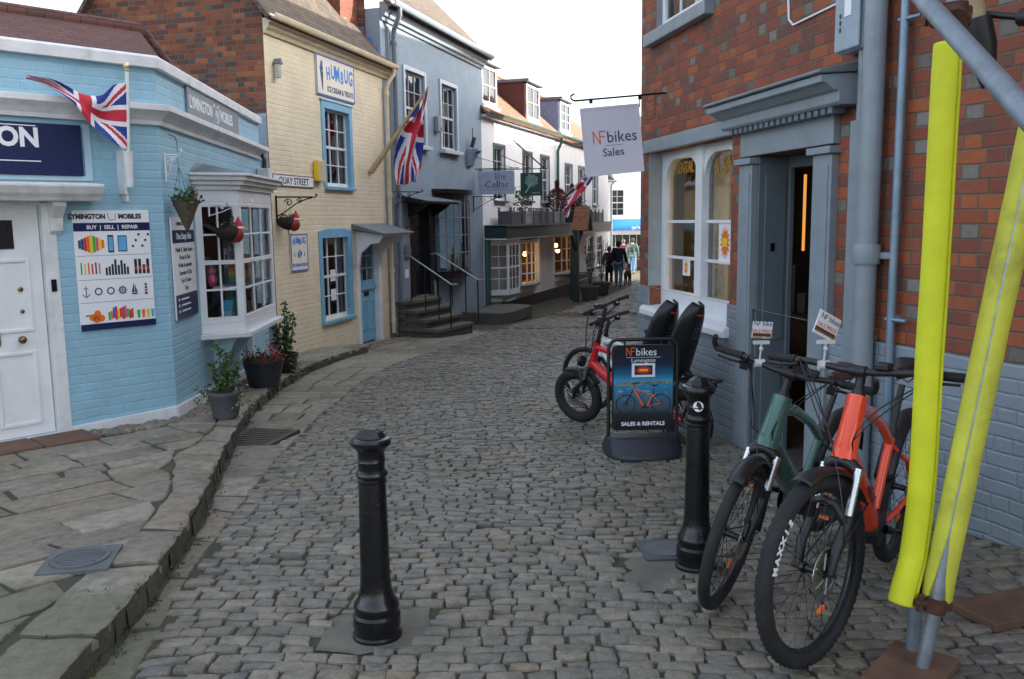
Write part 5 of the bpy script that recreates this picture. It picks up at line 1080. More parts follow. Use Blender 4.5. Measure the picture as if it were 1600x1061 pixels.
# timber porch with little tiled gable
t = thing('timber_porch', 'dark green timber porch with tiny tiled gable in front of the white inn', 'porch', FW @ T(5.75, 0, 0))
m = MB(); [m.box(x-.09, x+.09, -1.15, -.97, -1.2, 1.3) for x in (0,)]; m.box(.75, .87, -.75, -.66, -1.2, 1.1); m.prism([(.05, .55), (.05, .75), (.9, 1.35), (.9, 1.15)], -1.12, -1.0); m.prism([(-.6, 1.1), (-.05, .55), (-.05, .72), (-.5, 1.12)], -1.12, -1.0); m.build('post', DARKGREEN, t, bevel=.01)
m = MB(); m.prism([(-.15, 1.25), (.30, 2.02), (.36, 2.02), (-.08, 1.22)], -1.45, -.95); m.prism([(.30, 2.02), (.75, 1.25), (.68, 1.22), (.28, 1.96)], -1.45, -.95); rf = m.build('gable_roof', tile_mat('porch_tiles', [(.30,.10,.05),(.36,.14,.06),(.24,.08,.04)], .09, .16, .1), t)
m = MB(); m.prism([(-.12, 1.22), (.29, 1.93), (.29, 1.80), (-.02, 1.22)], -1.47, -1.43); m.prism([(.29, 1.93), (.70, 1.22), (.60, 1.22), (.29, 1.80)], -1.475, -1.435); m.build('bargeboard', GREENFRAME, t)
# planters along the veranda roof
kinds = [GREYPL, pm('dove_planter', (.26,.27,.25), .6, dirt=.2), pm('slate_planter', (.10,.12,.13), .6, dirt=.2)]
def planter(u, w_, k, lab, plant=None):
    t = thing('roof_planter', lab, 'planter', FW @ T(u, -.36, 1.487), 'wooden planters along the inn veranda roof')
    m = MB(); m.box(-w_, w_, -.17, .17, 0, .36); [m.box(sx*w_-.03, sx*w_+.03, sy*.17-.03, sy*.17+.03, 0, .40) for sx in (-1, 1) for sy in (-1, 1)]; [m.box(-w_, w_, -.186, -.171, z, z+.02) for z in (.02, .30)]; m.build('box', kinds[k], t, bevel=.005)
    m = MB(); [m.ball((sx*w_, sy*.17, .44), .035, 4) for sx in (-1, 1) for sy in (-1, 1)]; m.build('finial', kinds[k], t, smooth=60)
    if plant: m = MB(); leafs(m, [(random.uniform(-w_, w_), random.uniform(-.1, .1), .42+plant*random.random()) for _ in range(24)], .10, 260, .09); m.build('foliage', LEAF, t)
    return t
for u, w_, k, lab, p in ((1.25, .48, 0, 'long dark planter at the grey house end of the veranda roof', 0), (2.35, .30, 1, 'pale planter with a bushy green shrub on the veranda roof', .55), (3.15, .30, 2, 'empty slate planter, first after the green shrub', 0), (3.92, .28, 0, 'empty dark planter, second after the green shrub', 0), (4.65, .30, 2, 'slate planter just before the rusty conifer', 0), (5.35, .28, 1, 'pale planter beside the porch gable', 0), (8.6, .30, 2, 'slate planter with low plants beyond the porch gable', .15), (9.5, .30, 0, 'dark planter, second beyond the porch gable', 0), (10.5, .32, 2, 'slate planter, third beyond the porch gable', 0), (11.7, .35, 1, 'pale planter at the far end of the veranda roof', 0)): planter(u, w_, k, lab, p)
def conifer(u, label, h, r):
    t = thing('conifer', label, 'shrub', FW @ T(u, -.36, 1.487), 'rusty conifers on the veranda roof')
    m = MB(); m.box(-.22, .22, -.18, .18, 0, .38); m.build('tub', DARKGREEN, t, bevel=.006); m = MB()
    for _ in range(2200):
        f = random.random()**.8; rr = r*(sin(min(1, f*1.15+.12)*pi)**.6)*random.uniform(.5, 1.08); a = random.uniform(0, 6.28); leafs(m, [(rr*cos(a), rr*sin(a), .38+h*f)], .065, 1, .02, up=.5)
    m.build('crown', LEAFBROWN, t); MB().tube([(0, 0, .2), (0, 0, .38+h*.8)], .02, 6).build('trunk', TWIG, t)
conifer(6.05, 'rusty brown conifer left of the porch gable', .95, .36); conifer(7.95, 'rusty brown conifer right of the porch gable', .90, .34)
# flag, pots and olive trees by the inn
t = thing('wall_flag', 'union flag on a slanted pole above the white inn veranda', 'flag', FW); pA, pB = Vector((7.1, -.1, 2.2)), Vector((8.2, -1.1, 3.35)); dv = pB-pA
MB().tube([pA, pB], .02, 8).build('pole', WOODPALE, t, smooth=50)
cloth(t, [pB, pB-dv*.12+Vector((.25, 0, -.18)), pB-dv*.35+Vector((.25, 0, -.45)), pB-dv*.6+Vector((.2, 0, -.65)), pB-dv*.8+Vector((.1, 0, -.8))], [pB-dv*.02, pB-dv*.2, pB-dv*.45+Vector((-.05, 0, -.02)), pB-dv*.72+Vector((-.05, 0, -.1)), pB-dv*.95+Vector((-.1, 0, -.2))], 60, 40, (.06, 8, 9))
for u, off, lab, hh in ((6.45, 1.35, 'grey tub with wispy olive tree left of the lit window by the porch', 1.4), (8.6, 1.25, 'grey tub with wispy olive tree right of the porch post', 1.5)):
    q = FW @ Vector((u, -off, 0)); t = pot('olive_tub', lab, q.x, q.y, road(q.y)-.005, [(.22, 0), (.25, .03), (.31, .42), (.33, .44), (.33, .47), (.28, .47), (.27, .4)], pm('lead_tub', (.10,.11,.12), .5, dirt=.2))
    m = MB(); tw = MB()
    for _ in range(9): lx, ly = random.uniform(-.35, .35), random.uniform(-.35, .35); p = stem(m, (0, 0, .45), hh*random.uniform(.6, 1), (lx, ly), 17, .08); tw.tube(p, .008, 5)
    m.build('foliage', pm('olive_leaf', (.10,.12,.08), .6, var=.4, scale=20, bump=0), t); tw.build('branches', TWIG, t)
t = thing('window_trough', 'dark window box under the second lit bow window', 'planter', FW @ T(8.6, -.45, -.52)); MB().prism([(-.7, .2), (.7, .2), (.55, 0), (-.55, 0)], -.16, .16).build('trough', BLACKPL, t, bevel=.01)
# ------------------------------------------------------------------ houses closing the street
FX = Matrix.Translation((3.75, 41, 0)) @ RZ(12)
b = thing('gabled_outbuilding', 'white end building with a steep brown tiled roof slope beyond the inn', 'house', FX)
m = MB(); m.box(-1.6, 1.0, 0, 5, -2.5, 3.35); m.build('wall', WHITE_RENDER, b)
m = MB(); m.quad((-1.7,-.15,4.15),(.1,-.15,4.05),(1.15,-.15,3.3),(-1.7,-.15,3.3)); slope_roof(m, -1.7, 1.1, .0, 3.35, 2.5, 4.9, .06, .15); m.quad((1.1,-.1,3.36),(1.1,5,3.36),(.1,2.5,4.9)); rf = m.build('roof', BROWN_TILE, b); MB().box(-1.9, -1.5, 2.1, 2.8, 4.2, 6.5).build('chimney', OLD_BRICK, rf); [MB().lathe([(.10, 0), (.12, .1), (.10, .4), (.12, .42)], (-1.8+.25*k, 2.45, 6.5), 10).build('chimney_pot', TERRACOTTA, rf, smooth=40) for k in range(2)]
m = MB(); m.tube([(1.08, -.12, 3.3), (.95, -.06, 3.1), (.95, -.06, -1.2)], .05, 8); m.tube([(-1.7, -.18, 3.3), (1.15, -.18, 3.3)], .05, 8); m.build('gutter', PIPEGREY, b, smooth=50)
FY = Matrix.Translation((6.2, 48.5, 0)) @ RZ(4)
b = thing('far_white_house', 'bright white house with blue awning closing the end of the street', 'house', FY)
WS = [(-.75, .05, .95+.75, 3.15), (1.2, 1.95, 1.75, 3.0)]
m = MB(); m.wall(-1.6, 6, -3, 6.4, WS+[(-.9, 1.2, -1.4, .75)], .1); m.quad((6,0,-3),(6,5,-3),(6,5,6.4),(6,0,6.4)); m.quad((-1.6,5,-3),(-1.6,0,-3),(-1.6,0,6.4),(-1.6,5,6.4)); m.build('wall', WHITE_RENDER, b)
m = MB(); slope_roof(m, -1.7, 6.2, 0, 6.4, 3, 7.3, .08, .3); slope_roof(m, -1.7, 6.2, 6, 6.4, 3, 7.3, .08, .3); m.build('roof', BROWN_TILE, b)
for w in WS: sash(b, *w, y=.04, cols=2, rows=4, sill=WHITE, w=.05)
sash(b, -.9, 1.2, -1.4, .75, y=.04, cols=5, rows=3, w=.06, meet=False, sill=WHITE)
for u, lab, c in ((-1.35, 'plain end of the blue shop awning at the end of the street', .7), (.55, 'blue shop awning with white lettering at the end of the street', 1.25)):
    t = thing('awning', lab, 'awning', FY @ T(u, -.05, 0)); m = MB()
    prof = [(0, 1.52), (-.35, 1.48), (-.75, 1.37), (-1.05, 1.20), (-1.12, 1.06), (-1.10, .94)]
    m.grid(lambda a, v: (-c+2*c*a, *[(prof[min(int(v*5), 4)][q]*(1-(v*5-min(int(v*5), 4)))+prof[min(int(v*5), 4)+1][q]*(v*5-min(int(v*5), 4))) for q in (0, 1)]), 8, 15)
    for sx in (-c, c): m.add([(sx, *p) for p in prof]+[(sx, 0, .94)], [tuple(range(7))])
    m.build('canvas', pm('awning_blue', (.02,.20,.60), .6), t, smooth=60)
    if c > 1: j = MB(); text('lettering', 'ON THE QUAY', .20, SIGNWHITE, t, .2, -1.14, .99, 'CENTER', .8, .006, join=j); j.build('lettering', SIGNWHITE, t)
t = thing('wall_flag', 'small red and white flag far off on the bright white house', 'flag', FY @ T(-1.55, -.1, 1.9)); MB().tube([(-.1, 0, -.3), (.55, -.6, .95)], .02, 6).build('pole', IRON, t); cloth(t, [(.5, -.55, .85), (.35, -.5, .3), (.0, -.4, -.15)], [(.2, -.3, .3), (.05, -.3, -.05), (-.25, -.3, -.35)], 24, 16, (.04, 6, 5))
# ================================================================== the brick shop on the right
A0 = (1.723, 7.403); FA = frame(A0, AA, True); BEND = (2.165, 5.115); FB = frame(BEND, AB, True)
RB = FA.inverted() @ FB
b = thing('brick_shop', 'red brick shop with grey painted plinth, grey doorcase and arched white window', 'shop', FA)
WO = (-1.60, .28, .74, 2.28, .13); DO = (.73, 1.60, -.60, 2.09, .34); UO = (-1.45, -.22, 3.42, 5.0, .11)
m = MB(); m.wall(-1.90, 2.33, -1.2, 6.2, [(-1.60, .28, .74, 2.28, .20), (.73, 1.60, -.60, 2.09, .26), UO]); k = len(m.v)
m.wall(0, 5.2, -1.2, 6.2, []); m.xf(RB, k); m.quad((-1.9,6,-2),(-1.9,0,-2),(-1.9,0,6.2),(-1.9,6,6.2)); e = RB @ Vector((5.2, 0, 0)); m.quad((e.x,e.y,-2),(e.x+1,e.y+5,-2),(e.x+1,e.y+5,6.2),(e.x,e.y,6.2)); m.quad((-1.9,6,-2),(-1.9,6,6.2),(e.x+1,e.y+5,6.2),(e.x+1,e.y+5,-2))
m.build('wall', RED_BRICK, b)
m = MB(); m.wall(-1.925, 2.335, -1.2, .94, [(-1.60, .28, .74, .94, .0195), (.73, 1.60, -.60, .94, .0195)], y=-.02); k = len(m.v); m.wall(-.005, 5.2, -1.2, .905, [], y=-.02); m.xf(RB, k); m.quad((-1.925,6,-2),(-1.925,-.02,-2),(-1.925,-.02,.94),(-1.925,6,.94)); m.quad((-1.925,-.02,.94),(-1.60,-.02,.94),(-1.60,.0,.941),(-1.925,0,.941)); m.build('plinth', PLINTH_PB, b)
m = MB(); m.prism([(-.2, 6.15), (3, 8.3), (6.4, 6.15)], -2.1, 6.5, 'x'); m.build('roof', BROWN_TILE, b)
# tall window with two arched lights
m = MB(); y0, y1 = .12, .20; xm = -.62
zb, zt, zg, zs = .74, 2.28, .92, 1.98
m.box(-1.60, -1.50, y0, y1, zb, zt); m.box(.18, .28, y0, y1, zb, zt); m.box(xm-.075, xm+.075, y0-.02, y1, zb, zt)
for a, c in ((-1.50, xm-.075), (xm+.075, .18)):
    m.box(a, c, y0+.001, y1, zb, zg); r = .26; arc = [(c-r+r*cos(t), zs+r*.85*sin(t)) for t in [i*pi/2/8 for i in range(9)]]+[(a+r-r*cos(t), zs+r*.85*sin(t)) for t in [pi/2-i*pi/2/8 for i in range(9)]]
    m.prism([(c, zt), (c, zs)]+arc[1:-1]+[(a, zs), (a, zt)], y0+.002, y1)
    for z in (1.25, 1.60): m.box(a, c, y0+.03, y1-.02, z-.014, z+.014)
win = m.build('window', WHITE, b, bevel=.006)
MB().quad((-1.51,.17,.9),(.19,.17,.9),(.19,.17,2.25),(-1.51,.17,2.25)).build('pane', GLASS_SKY, win)
m = MB(); m.prism([(.20, .66), (-.08, .66), (-.08, .71), (-.06, .745), (.20, .765)], -1.70, .33, 'x'); m.build('sill', WHITE, win, bevel=.008)
m = MB(); m.box(-1.72, .38, -.045, .01, 2.281, 2.405); m.build('lintel', TRIMGREY, win, bevel=.008)
m = MB(); m.box(-1.604, -1.598, -.018, .12, .95, 2.279); m.build('reveal', pm('reveal_grey', (.30,.36,.38), .5), win)
# room behind
def wc(name, cols): return pm(name, cols, .85, var=.4, scale=2.5)
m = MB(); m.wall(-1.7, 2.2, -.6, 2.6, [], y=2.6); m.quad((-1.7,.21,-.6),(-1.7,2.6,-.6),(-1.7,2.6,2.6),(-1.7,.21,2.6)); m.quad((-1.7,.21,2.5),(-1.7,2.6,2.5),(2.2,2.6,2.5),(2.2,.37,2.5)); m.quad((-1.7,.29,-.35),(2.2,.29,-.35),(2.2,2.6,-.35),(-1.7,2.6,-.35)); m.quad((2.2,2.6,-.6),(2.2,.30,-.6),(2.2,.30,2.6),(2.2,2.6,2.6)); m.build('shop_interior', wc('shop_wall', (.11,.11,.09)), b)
t = thing('display_counter', 'dark display counter seen through the arched shop window', 'counter', FA @ T(-.5, 1.1, -.34)); m = MB(); m.box(-1.0, .3, 0, .5, 0, 1.0); m.box(-1.05, .35, -.03, .53, 1.0, 1.05); m.build('body', pm('dark_cabinet', (.035,.03,.03), .5), t, bevel=.01); m = MB(); [m.box(-.9+.2*i, -.76+.2*i, .1, .4, 1.051, 1.25+.13*(i % 3)) for i in range(5)]; m.build('goods', pm('shop_goods', (.05,.05,.06), .5), t, bevel=.01)
t = thing('white_partition', 'pale panel inside the left light of the arched window', 'panel', FA @ T(-1.28, .62, 0)); MB().box(-.18, .18, 0, .03, -.3, 2.3).build('panel', pm('panel_grey', (.42,.45,.43), .6), t)
t = thing('string_lights', 'string of small warm fairy lights hanging behind the arched window', 'string lights', FA @ T(-.86, .24, 0)); m = MB()
pts = [(.02*sin(i*1.9)-.02*i/46, .01*cos(i*2.3), 2.14-.029*i) for i in range(46)]; [m.ball(p, .011, 4) for i, p in enumerate(pts) if (i % 8) != 7]; m.build('bulbs', FAIRY, t); MB().tube(pts[::3], .002, 4).build('wire', IRON, t)
def poster(label, px, py, w_, h_, s):
    u, z = hit(A0, AA, .163, px, py); t = thing('window_poster', label, 'poster', FA @ T(-u, .166, z)); MB().box(-w_, w_, -.003, 0, -h_, h_).build('paper', SIGNWHITE, t)
    n = 16; m = MB(); m.prism([(s*(1 if i % 2 else .62)*cos(i*pi/n)*(.9+.2*((i*7) % 3)/3), s*1.35*(1 if i % 2 else .62)*sin(i*pi/n)) for i in range(2*n)], -.0055, -.0032); m.build('burst', ORANGE_INK, t); MB().box(-s*.5, s*.5, -.0075, -.0057, -s*.35, s*.35).build('band', YELLOWINK, t)
poster('white poster with large orange starburst on the right pane', 1133, 379, .13, .19, .105); poster('small white card with orange starburst on the left pane', 1072, 418, .085, .078, .045)
u, z = hit(A0, AA, .163, 1116, 256); j = MB(); text('lettering', '& SA', .20, GOLD, win, -u, .166, z-.09, 'LEFT', .9, .006, join=j); u, z = hit(A0, AA, .163, 1056, 262); text('lettering', 'RENTAL', .15, GOLD, win, -u, .166, z-.06, 'LEFT', .8, .003, join=j); j.build('lettering', GOLD, win)
# upper window
sash(b, *UO[:4], y=.05, cols=3, rows=4, sill=None, w=.07); MB().box(-1.62, -.12, -.09, .05, 3.30, 3.415).build('upper_sill', TRIMGREY, b, bevel=.01); m = MB(); m.box(-1.455, -1.446, -.004, .05, 3.42, 5.0); m.build('upper_reveal', TRIMGREY, b)
m = MB(); m.box(-1.66, -1.48, -.008, .01, 2.62, 2.86); [m.box(-1.64, -1.50, -.014, -.007, 2.64+.05*i, 2.67+.05*i) for i in range(4)]; m.build('air_brick', TERRACOTTA, b)
# doorcase
m = MB()
for a, c in ((.515, .73), (1.60, 1.825)):
    m.box(a, c, -.05, .01, -.62, 2.03); m.box(a+.03, c-.03, -.058, -.049, -.30, 1.96); m.box(a-.03, c+.03, -.085, .01, 2.031, 2.075); m.box(a-.02, c+.02, -.09, .01, -.75, -.28)
m.box(.515, 1.825, -.045, .01, 2.091, 2.30); m.build('doorcase', TRIMGREY, b, bevel=.008)
m = MB(); m.box(.731, .75, .0, .26, -.55, 2.088); m.box(.751, .762, .05, .22, -.2, .55); m.box(.751, .762, .05, .22, .7, 1.95); m.box(.751, .775, .24, .28, -.55, 2.088); m.box(1.54, 1.599, .22, .28, -.55, 2.088); m.box(.775, 1.54, .24, .28, 2.0, 2.088); m.build('door_frame', TRIMDARK, b, bevel=.006)
m = MB(); m.box(-.12, .70, .285, .325, -.34, 2.0); m.box(-.04, .62, .326, .335, -.2, .6); m.box(-.04, .62, .326, .335, .8, 1.9); door = m.build('door', TRIMDARK, b, bevel=.006); m = MB(); m.box(.762, .772, .10, .13, 1.38, 1.44); m.build('door_lock', IRON, door)
m = MB(); m.box(.70, 1.63, -.16, .28, -.60, -.30); m.build('door_step', STEPSTONE, b, bevel=.015, attr=[.5]*6)
t = thing('door_light_strip', 'warm orange light strip standing inside the open shop doorway', 'lamp', FA @ T(.16, .70, 0)); MB().box(-.006, .006, 0, .02, 1.35, 1.98).build('tube', lamp_mat('warm_strip', (1, .42, .10), .22), t)
t = thing('stock_rack', 'dark rack of stock just inside the open doorway', 'rack', FA @ T(.25, 1.0, -.34)); m = MB(); m.box(-.4, .5, 0, .5, 0, .7); m.box(-.4, .5, .05, .5, .72, 1.2); [m.box(-.3+.2*i, -.16+.2*i, -.02, .3, 1.21, 1.5+.1*(i % 2)) for i in range(4)]; m.build('stock', MATS['shop_goods'], t, bevel=.01); m = MB(); [m.box(-.3+.16*i, -.2+.16*i, -.015, -.001, .1+.3*(i % 3), .22+.3*(i % 3)) for i in range(5)]; m.build('tags', TERRACOTTA, t)
# cornice hood over the door
m = MB(); prof = [(.01, 2.30), (-.14, 2.30), (-.16, 2.315), (-.16, 2.375), (-.19, 2.385), (-.24, 2.42), (-.28, 2.425), (-.28, 2.47), (.01, 2.49)]
m.mould(prof, .40, 2.06); m.build('door_hood', TRIMDARK if False else TRIMGREY, b, bevel=.006)
MB().prism([(.012, 2.56), (.012, 2.492), (-.30, 2.472), (-.31, 2.482), (-.29, 2.50)], .38, 2.08, 'x').build('hood_lead', LEAD, b, bevel=.006)
m = MB(); [m.box(.50+.082*i, .55+.082*i, -.13, -.045, 2.262, 2.299) for i in range(18)]; m.build('dentils', TRIMDARK, b)
# pipes, meter box
m = MB(); m.tube([(2.30, -.09, -.4), (2.30, -.09, 6.1)], .062, 16); [m.lathe([(.075, 0), (.08, .015), (.08, .10), (.075, .115)], (2.30, -.09, z), 16) for z in (1.36, 4.0)]; m.build('downpipe', PIPEGREY, b, smooth=45)
m = MB(); m.box(2.33, 2.48, -.05, -.005, 1.39, 1.43); m.build('pipe_clip', PIPEGREY, b, bevel=.01)
m = MB(); m.box(2.06, 2.17, -.075, -.005, -.4, 2.20); m.tube([(2.12, -.045, 2.2), (2.12, -.045, 2.62)], .028, 10); m.build('cable_duct', PIPEGREY, b, smooth=45)
t = thing('meter_box', 'grey meter box with the number 3 beside the thick drainpipe', 'meter box', FA @ T(2.06, -.005, 2.60)); MB().box(-.13, .13, -.10, 0, 0, .75).build('case', pm('meter_grey', (.30,.36,.42), .45, dirt=.1), t, bevel=.018); m = MB(); m.box(-.128, .128, -.122, -.102, .01, .74); m.build('door', MATS['meter_grey'], t, bevel=.014)
j = MB(); text('lettering', '3', .15, INK, t, .02, -.124, .37, 'CENTER', .9, .003, join=j); j.build('lettering', INK, t); MB().box(-.02, .05, -.1255, -.1225, .20, .32).build('label', SIGNWHITE, t); m = MB(); [m.box(-.07, -.055, -.1255, -.1225, .12+.04*i, .145+.04*i) for i in range(3)]; m.build('vents', INK, t)
m = MB(); m.tube([(.9, -.012, 5), (1.10, -.012, 3.5), (1.16, -.012, 2.98), (1.22, -.012, 2.93), (1.93, -.012, 2.95)], .008, 6); m.build('cable', SIGNWHITE, b, smooth=50)
m = MB(); m.tube([(.13, -.05, -.2), (.13, -.05, 8)], .024, 12); [m.tube([(.13, -.05, z), (.13, 0, z)], .03, 8) for z in (1.05, 2.7)]; [m.tube([(.1, -.06, z), (.24, -.05, z)], .012, 8) for z in (1.05, 2.7)]; m.xf(RB); m.build('galvanised_conduit', pm('conduit_blue_grey', (.20,.28,.36), .4, .4, var=.2, dirt=.2), b, smooth=50)
# hanging sign at the far corner
t = thing('hanging_sign', 'square lilac white hanging shop sign with orange and navy lettering on the brick corner', 'sign', FA)
# the sign faces the camera: its own frame has x towards the wall, y away from the viewer
SX = (FA.to_3x3() @ Vector((0, 1, 0))); SY = Vector((-SX.y, SX.x, 0))
pc = FA @ Vector((-1.2, -.50, 2.03))
t.matrix_world = Matrix(((SX.x, SY.x, 0, pc.x), (SX.y, SY.y, 0, pc.y), (0, 0, 1, pc.z), (0, 0, 0, 1)))
SR = RY(-5.5)
def sb(m): return m.xf(SR)
sb(MB().box(-.285, .285, -.012, .012, .03, .655)).build('board', SIGNLILAC, t, bevel=.004)
m = MB(); [m.box(*q) for q in ((-.29, .29, -.016, -.0125, .64, .66), (-.29, .29, -.016, -.0125, .025, .04), (-.29, -.275, -.016, -.0125, .04, .64), (.275, .29, -.016, -.0125, .04, .64))]; sb(m).build('border', SIGNLILAC, t)
def nf_letters(t, y, x, z, s, c1, c2, M=None, pal=None):
    j = MB(); k = s*.036; h = s*.72; w_ = s*.42
    for p, q in (((0, 0), (0, h)), ((0, h), (w_, -.02*s)), ((w_, -.02*s), (w_, h)), ((w_, h), (w_*1.9, h)), ((w_, h*.55), (w_*1.7, h*.55))):
        d = Vector((q[0]-p[0], 0, q[1]-p[1])).normalized()*k; n = Vector((-d.z, 0, d.x)); a, c_ = Vector((x+p[0], y-.002, z+p[1]))-d, Vector((x+q[0], y-.002, z+q[1]))+d
        j.quad(a-n, c_-n, c_+n, a+n)
    i2 = MB(); text('lettering', 'bikes', s, c2, t, x+w_*2.05, y, z, 'LEFT', .98, .0, join=i2)
    if M is not None: j.xf(M); i2.xf(M)
    j.build('emblem', c1, t); i2.build('lettering', c2, t)
nf_letters(t, -.013, -.185, .325, .150, ORANGE_INK, INKS[8], SR)
j = MB(); text('lettering', 'Sales', .105, INKS[8], t, .0, -.013, .20, 'CENTER', 1.05, .0, join=j); j.box(-.08, .12, -.0145, -.013, .296, .299); j.xf(SR); j.build('lettering', INKS[8], t)
m = MB(); m.tube([(.56, 0, .79), (-.40, 0, .70), (-.43, 0, .715), (-.435, 0, .745), (-.40, 0, .765)], .009, 8); m.build('bracket', IRON, t, smooth=50)
m = MB(); [m.tube([(x, 0, .655-x*.10+.02), (x, 0, .735+x*.09)], .006, 6) for x in (-.24, .24)]; [m.box(x-.014, x+.014, -.012, .012, .70+x*.09, .745+x*.09) for x in (-.24, .24)]; m.build('hook', IRON, t)
# unseen terrace added behind the corner, its stepped heights set to shade the street
FT = frame((2.35, 9.9), 10.5, True)
b = thing('shading_terrace', 'unseen red brick terrace beyond the brick shop, shaped to shade the street', 'house', FT)
TW = [(-3-3.2*i, -2-3.2*i, z, z+1.5) for i in range(8) for z in (.6, 3.3)]
m = MB(); m.wall(-15.5, 0, -3, 6.4, [w for w in TW if w[0] > -15.5], .1); m.wall(-30, -15.5, -3, 5.2, [w for w in TW if w[1] < -15.5], .1); m.quad((0,0,-3),(0,6,-3),(0,6,6.4),(0,0,6.4)); m.quad((-15.5,6,5),(-15.5,0,5),(-15.5,0,6.4),(-15.5,3,9.3),(-15.5,6,6.4)); m.build('wall', RED_BRICK, b)
m = MB(); slope_roof(m, -15.5, 0, 0, 6.4, 3, 9.3, .08, .3); slope_roof(m, -15.5, 0, 6, 6.4, 3, 9.3, .08, .3); slope_roof(m, -30, -15.5, 0, 5.2, 3, 7.3, .08, .3); slope_roof(m, -30, -15.5, 6, 5.2, 3, 7.3, .08, .3); m.build('roof', BROWN_TILE, b)
for w in TW: sash(b, *w, y=.05, cols=2, rows=4)
# ------------------------------------------------------------------ scaffold by the brick shop
def at(px, py, Y):
    d = fw+cr*((px-800)/FPX)-cu*((py-530.5)/FPX); return Vector((0, 0, CZ))+d*(Y/d.y)
t = thing('scaffold', 'galvanised scaffold poles in yellow foam sleeves standing by the brick wall', 'scaffold', T(1.449, 3.017, .033)); TI = t.matrix_world.inverted()
def L(v): return TI @ Vector(v)
p1a, p1b = Vector((1.449, 3.017, .04)), Vector((1.475, 3.0, 3.2)); p2a, p2b = Vector((1.425, 2.895, .045)), at(1592, 330, 2.86); p2b = p2a+(p2b-p2a)*1.7
def pipe(name, a, c, r, mat):
    m = MB(); d = (c-a).normalized(); m.tube([L(a), L(c)], r, 20); o = m.build(name, mat, t, smooth=50)
    e = MB(); e.tube([L(a-d*.001), L(a+d*.02)], r*.8, 16); e.build('bore', DARK, o); return o
pipe('pole', p1a, p1b, .0242, GALVDULL); pipe('pole', p2a, p2b, .0242, GALV)
da, db = at(1437, -8, 2.72), at(1602, 176, 2.0); pipe('pole', da-(db-da)*.1, db+(db-da)*.8, .027, GALVDULL)
def sleeve(pts, ro, ri, slit, ang, mat, wide=0):
    P_ = [Vector(p) for p in pts]; pts = []
    for a_, b_ in zip(P_[:-1], P_[1:]): pts += [a_.lerp(b_, q/5) for q in range(5)]
    pts.append(P_[-1]); m = MB(); n = 20; N = len(pts); vs = []; A = [slit+(2*pi-2*slit)*k/n for k in range(n+1)]
    for i, p in enumerate(pts):
        s_ = slit+wide*max(0, 1-i/9.0); A = [s_+(2*pi-2*s_)*k/n for k in range(n+1)]; tn = (pts[min(i+1, N-1)]-pts[max(i-1, 0)]).normalized(); a = Vector((sin(ang), -cos(ang), 0)); a = (a-tn*a.dot(tn)).normalized(); c = tn.cross(a)
        for r in (ro, ri): vs += [L(p+(a*cos(q)+c*sin(q))*(r*(1+.05*noise.noise(Vector((p.z*9+r*40, q*.8, 0)))))) for q in A]
    w = n+1; st = 2*w; fs = []
    for i in range(N-1):
        for k in range(n): fs.append((i*st+k, i*st+k+1, (i+1)*st+k+1, (i+1)*st+k)); fs.append((i*st+w+k+1, i*st+w+k, (i+1)*st+w+k, (i+1)*st+w+k+1))
        for k in (0, n): fs.append((i*st+k, (i+1)*st+k, (i+1)*st+w+k, i*st+w+k) if k == 0 else (i*st+k, i*st+w+k, (i+1)*st+w+k, (i+1)*st+k))
    for i in (0, N-1):
        for k in range(n): fs.append((i*st+k, i*st+w+k, i*st+w+k+1, i*st+k+1) if i == 0 else (i*st+k+1, i*st+w+k+1, i*st+w+k, i*st+k))
    m.add(vs, fs); o = m.build('foam_sleeve', mat, t, smooth=60); o.modifiers.new('sub', 'SUBSURF').levels = 0
    return o
sleeve([at(1408, 944, 2.93), at(1415, 915, 2.94), at(1427, 870, 2.955), at(1437, 800, 2.965), at(1444, 720, 2.97), at(1452, 560, 2.975), at(1464, 380, 2.975), at(1472, 230, 2.975), at(1479, 110, 2.975), at(1482, 66, 2.975)], .046, .028, .10, R(35), FOAM)['label'] = 'bright clean yellow foam sleeve'
d2 = (p2b-p2a); ks = [.098, .13, .2, .28, .36, .45, .56, .7]; sleeve([p2a+d2*k+Vector((.008 if k > .12 else .012, .02, 0)) for k in ks], .050, .027, .006, R(-30), FOAMDIRTY, .75)['label'] = 'grubby yellow foam sleeve with a long slit'
def coupler(p, d, r=.036, n2=None):
    m = MB(); d = Vector(d).normalized(); m.tube([L(p-d*.026), L(p+d*.026)], r, 14); s_ = d.cross(Vector((0, 0, 1)) if abs(d.z) < .9 else Vector((0, 1, 0))).normalized(); m.tube([L(p+s_*.02), L(p+s_*.075)], .014, 8); m.tube([L(p+s_*.055-d*.03), L(p+s_*.055+d*.03)], .012, 6); m.tube([L(p-s_*.05), L(p-s_*.03)], .02, 6); return m.build('coupler', RUST, t, smooth=40)
q1 = p1a+(p1b-p1a)*.083; q2 = p2a+(p2b-p2a)*.094; coupler(q1, p1b-p1a); coupler(q2, p2b-p2a); m = MB(); m.tube([L(q1), L(q2)], .022, 8); m.build('swivel', RUST, t, smooth=40)
coupler(at(1486, 32, 2.62), db-da, .042); coupler(at(1492, 18, 2.99), (0, 0, 1), .04)
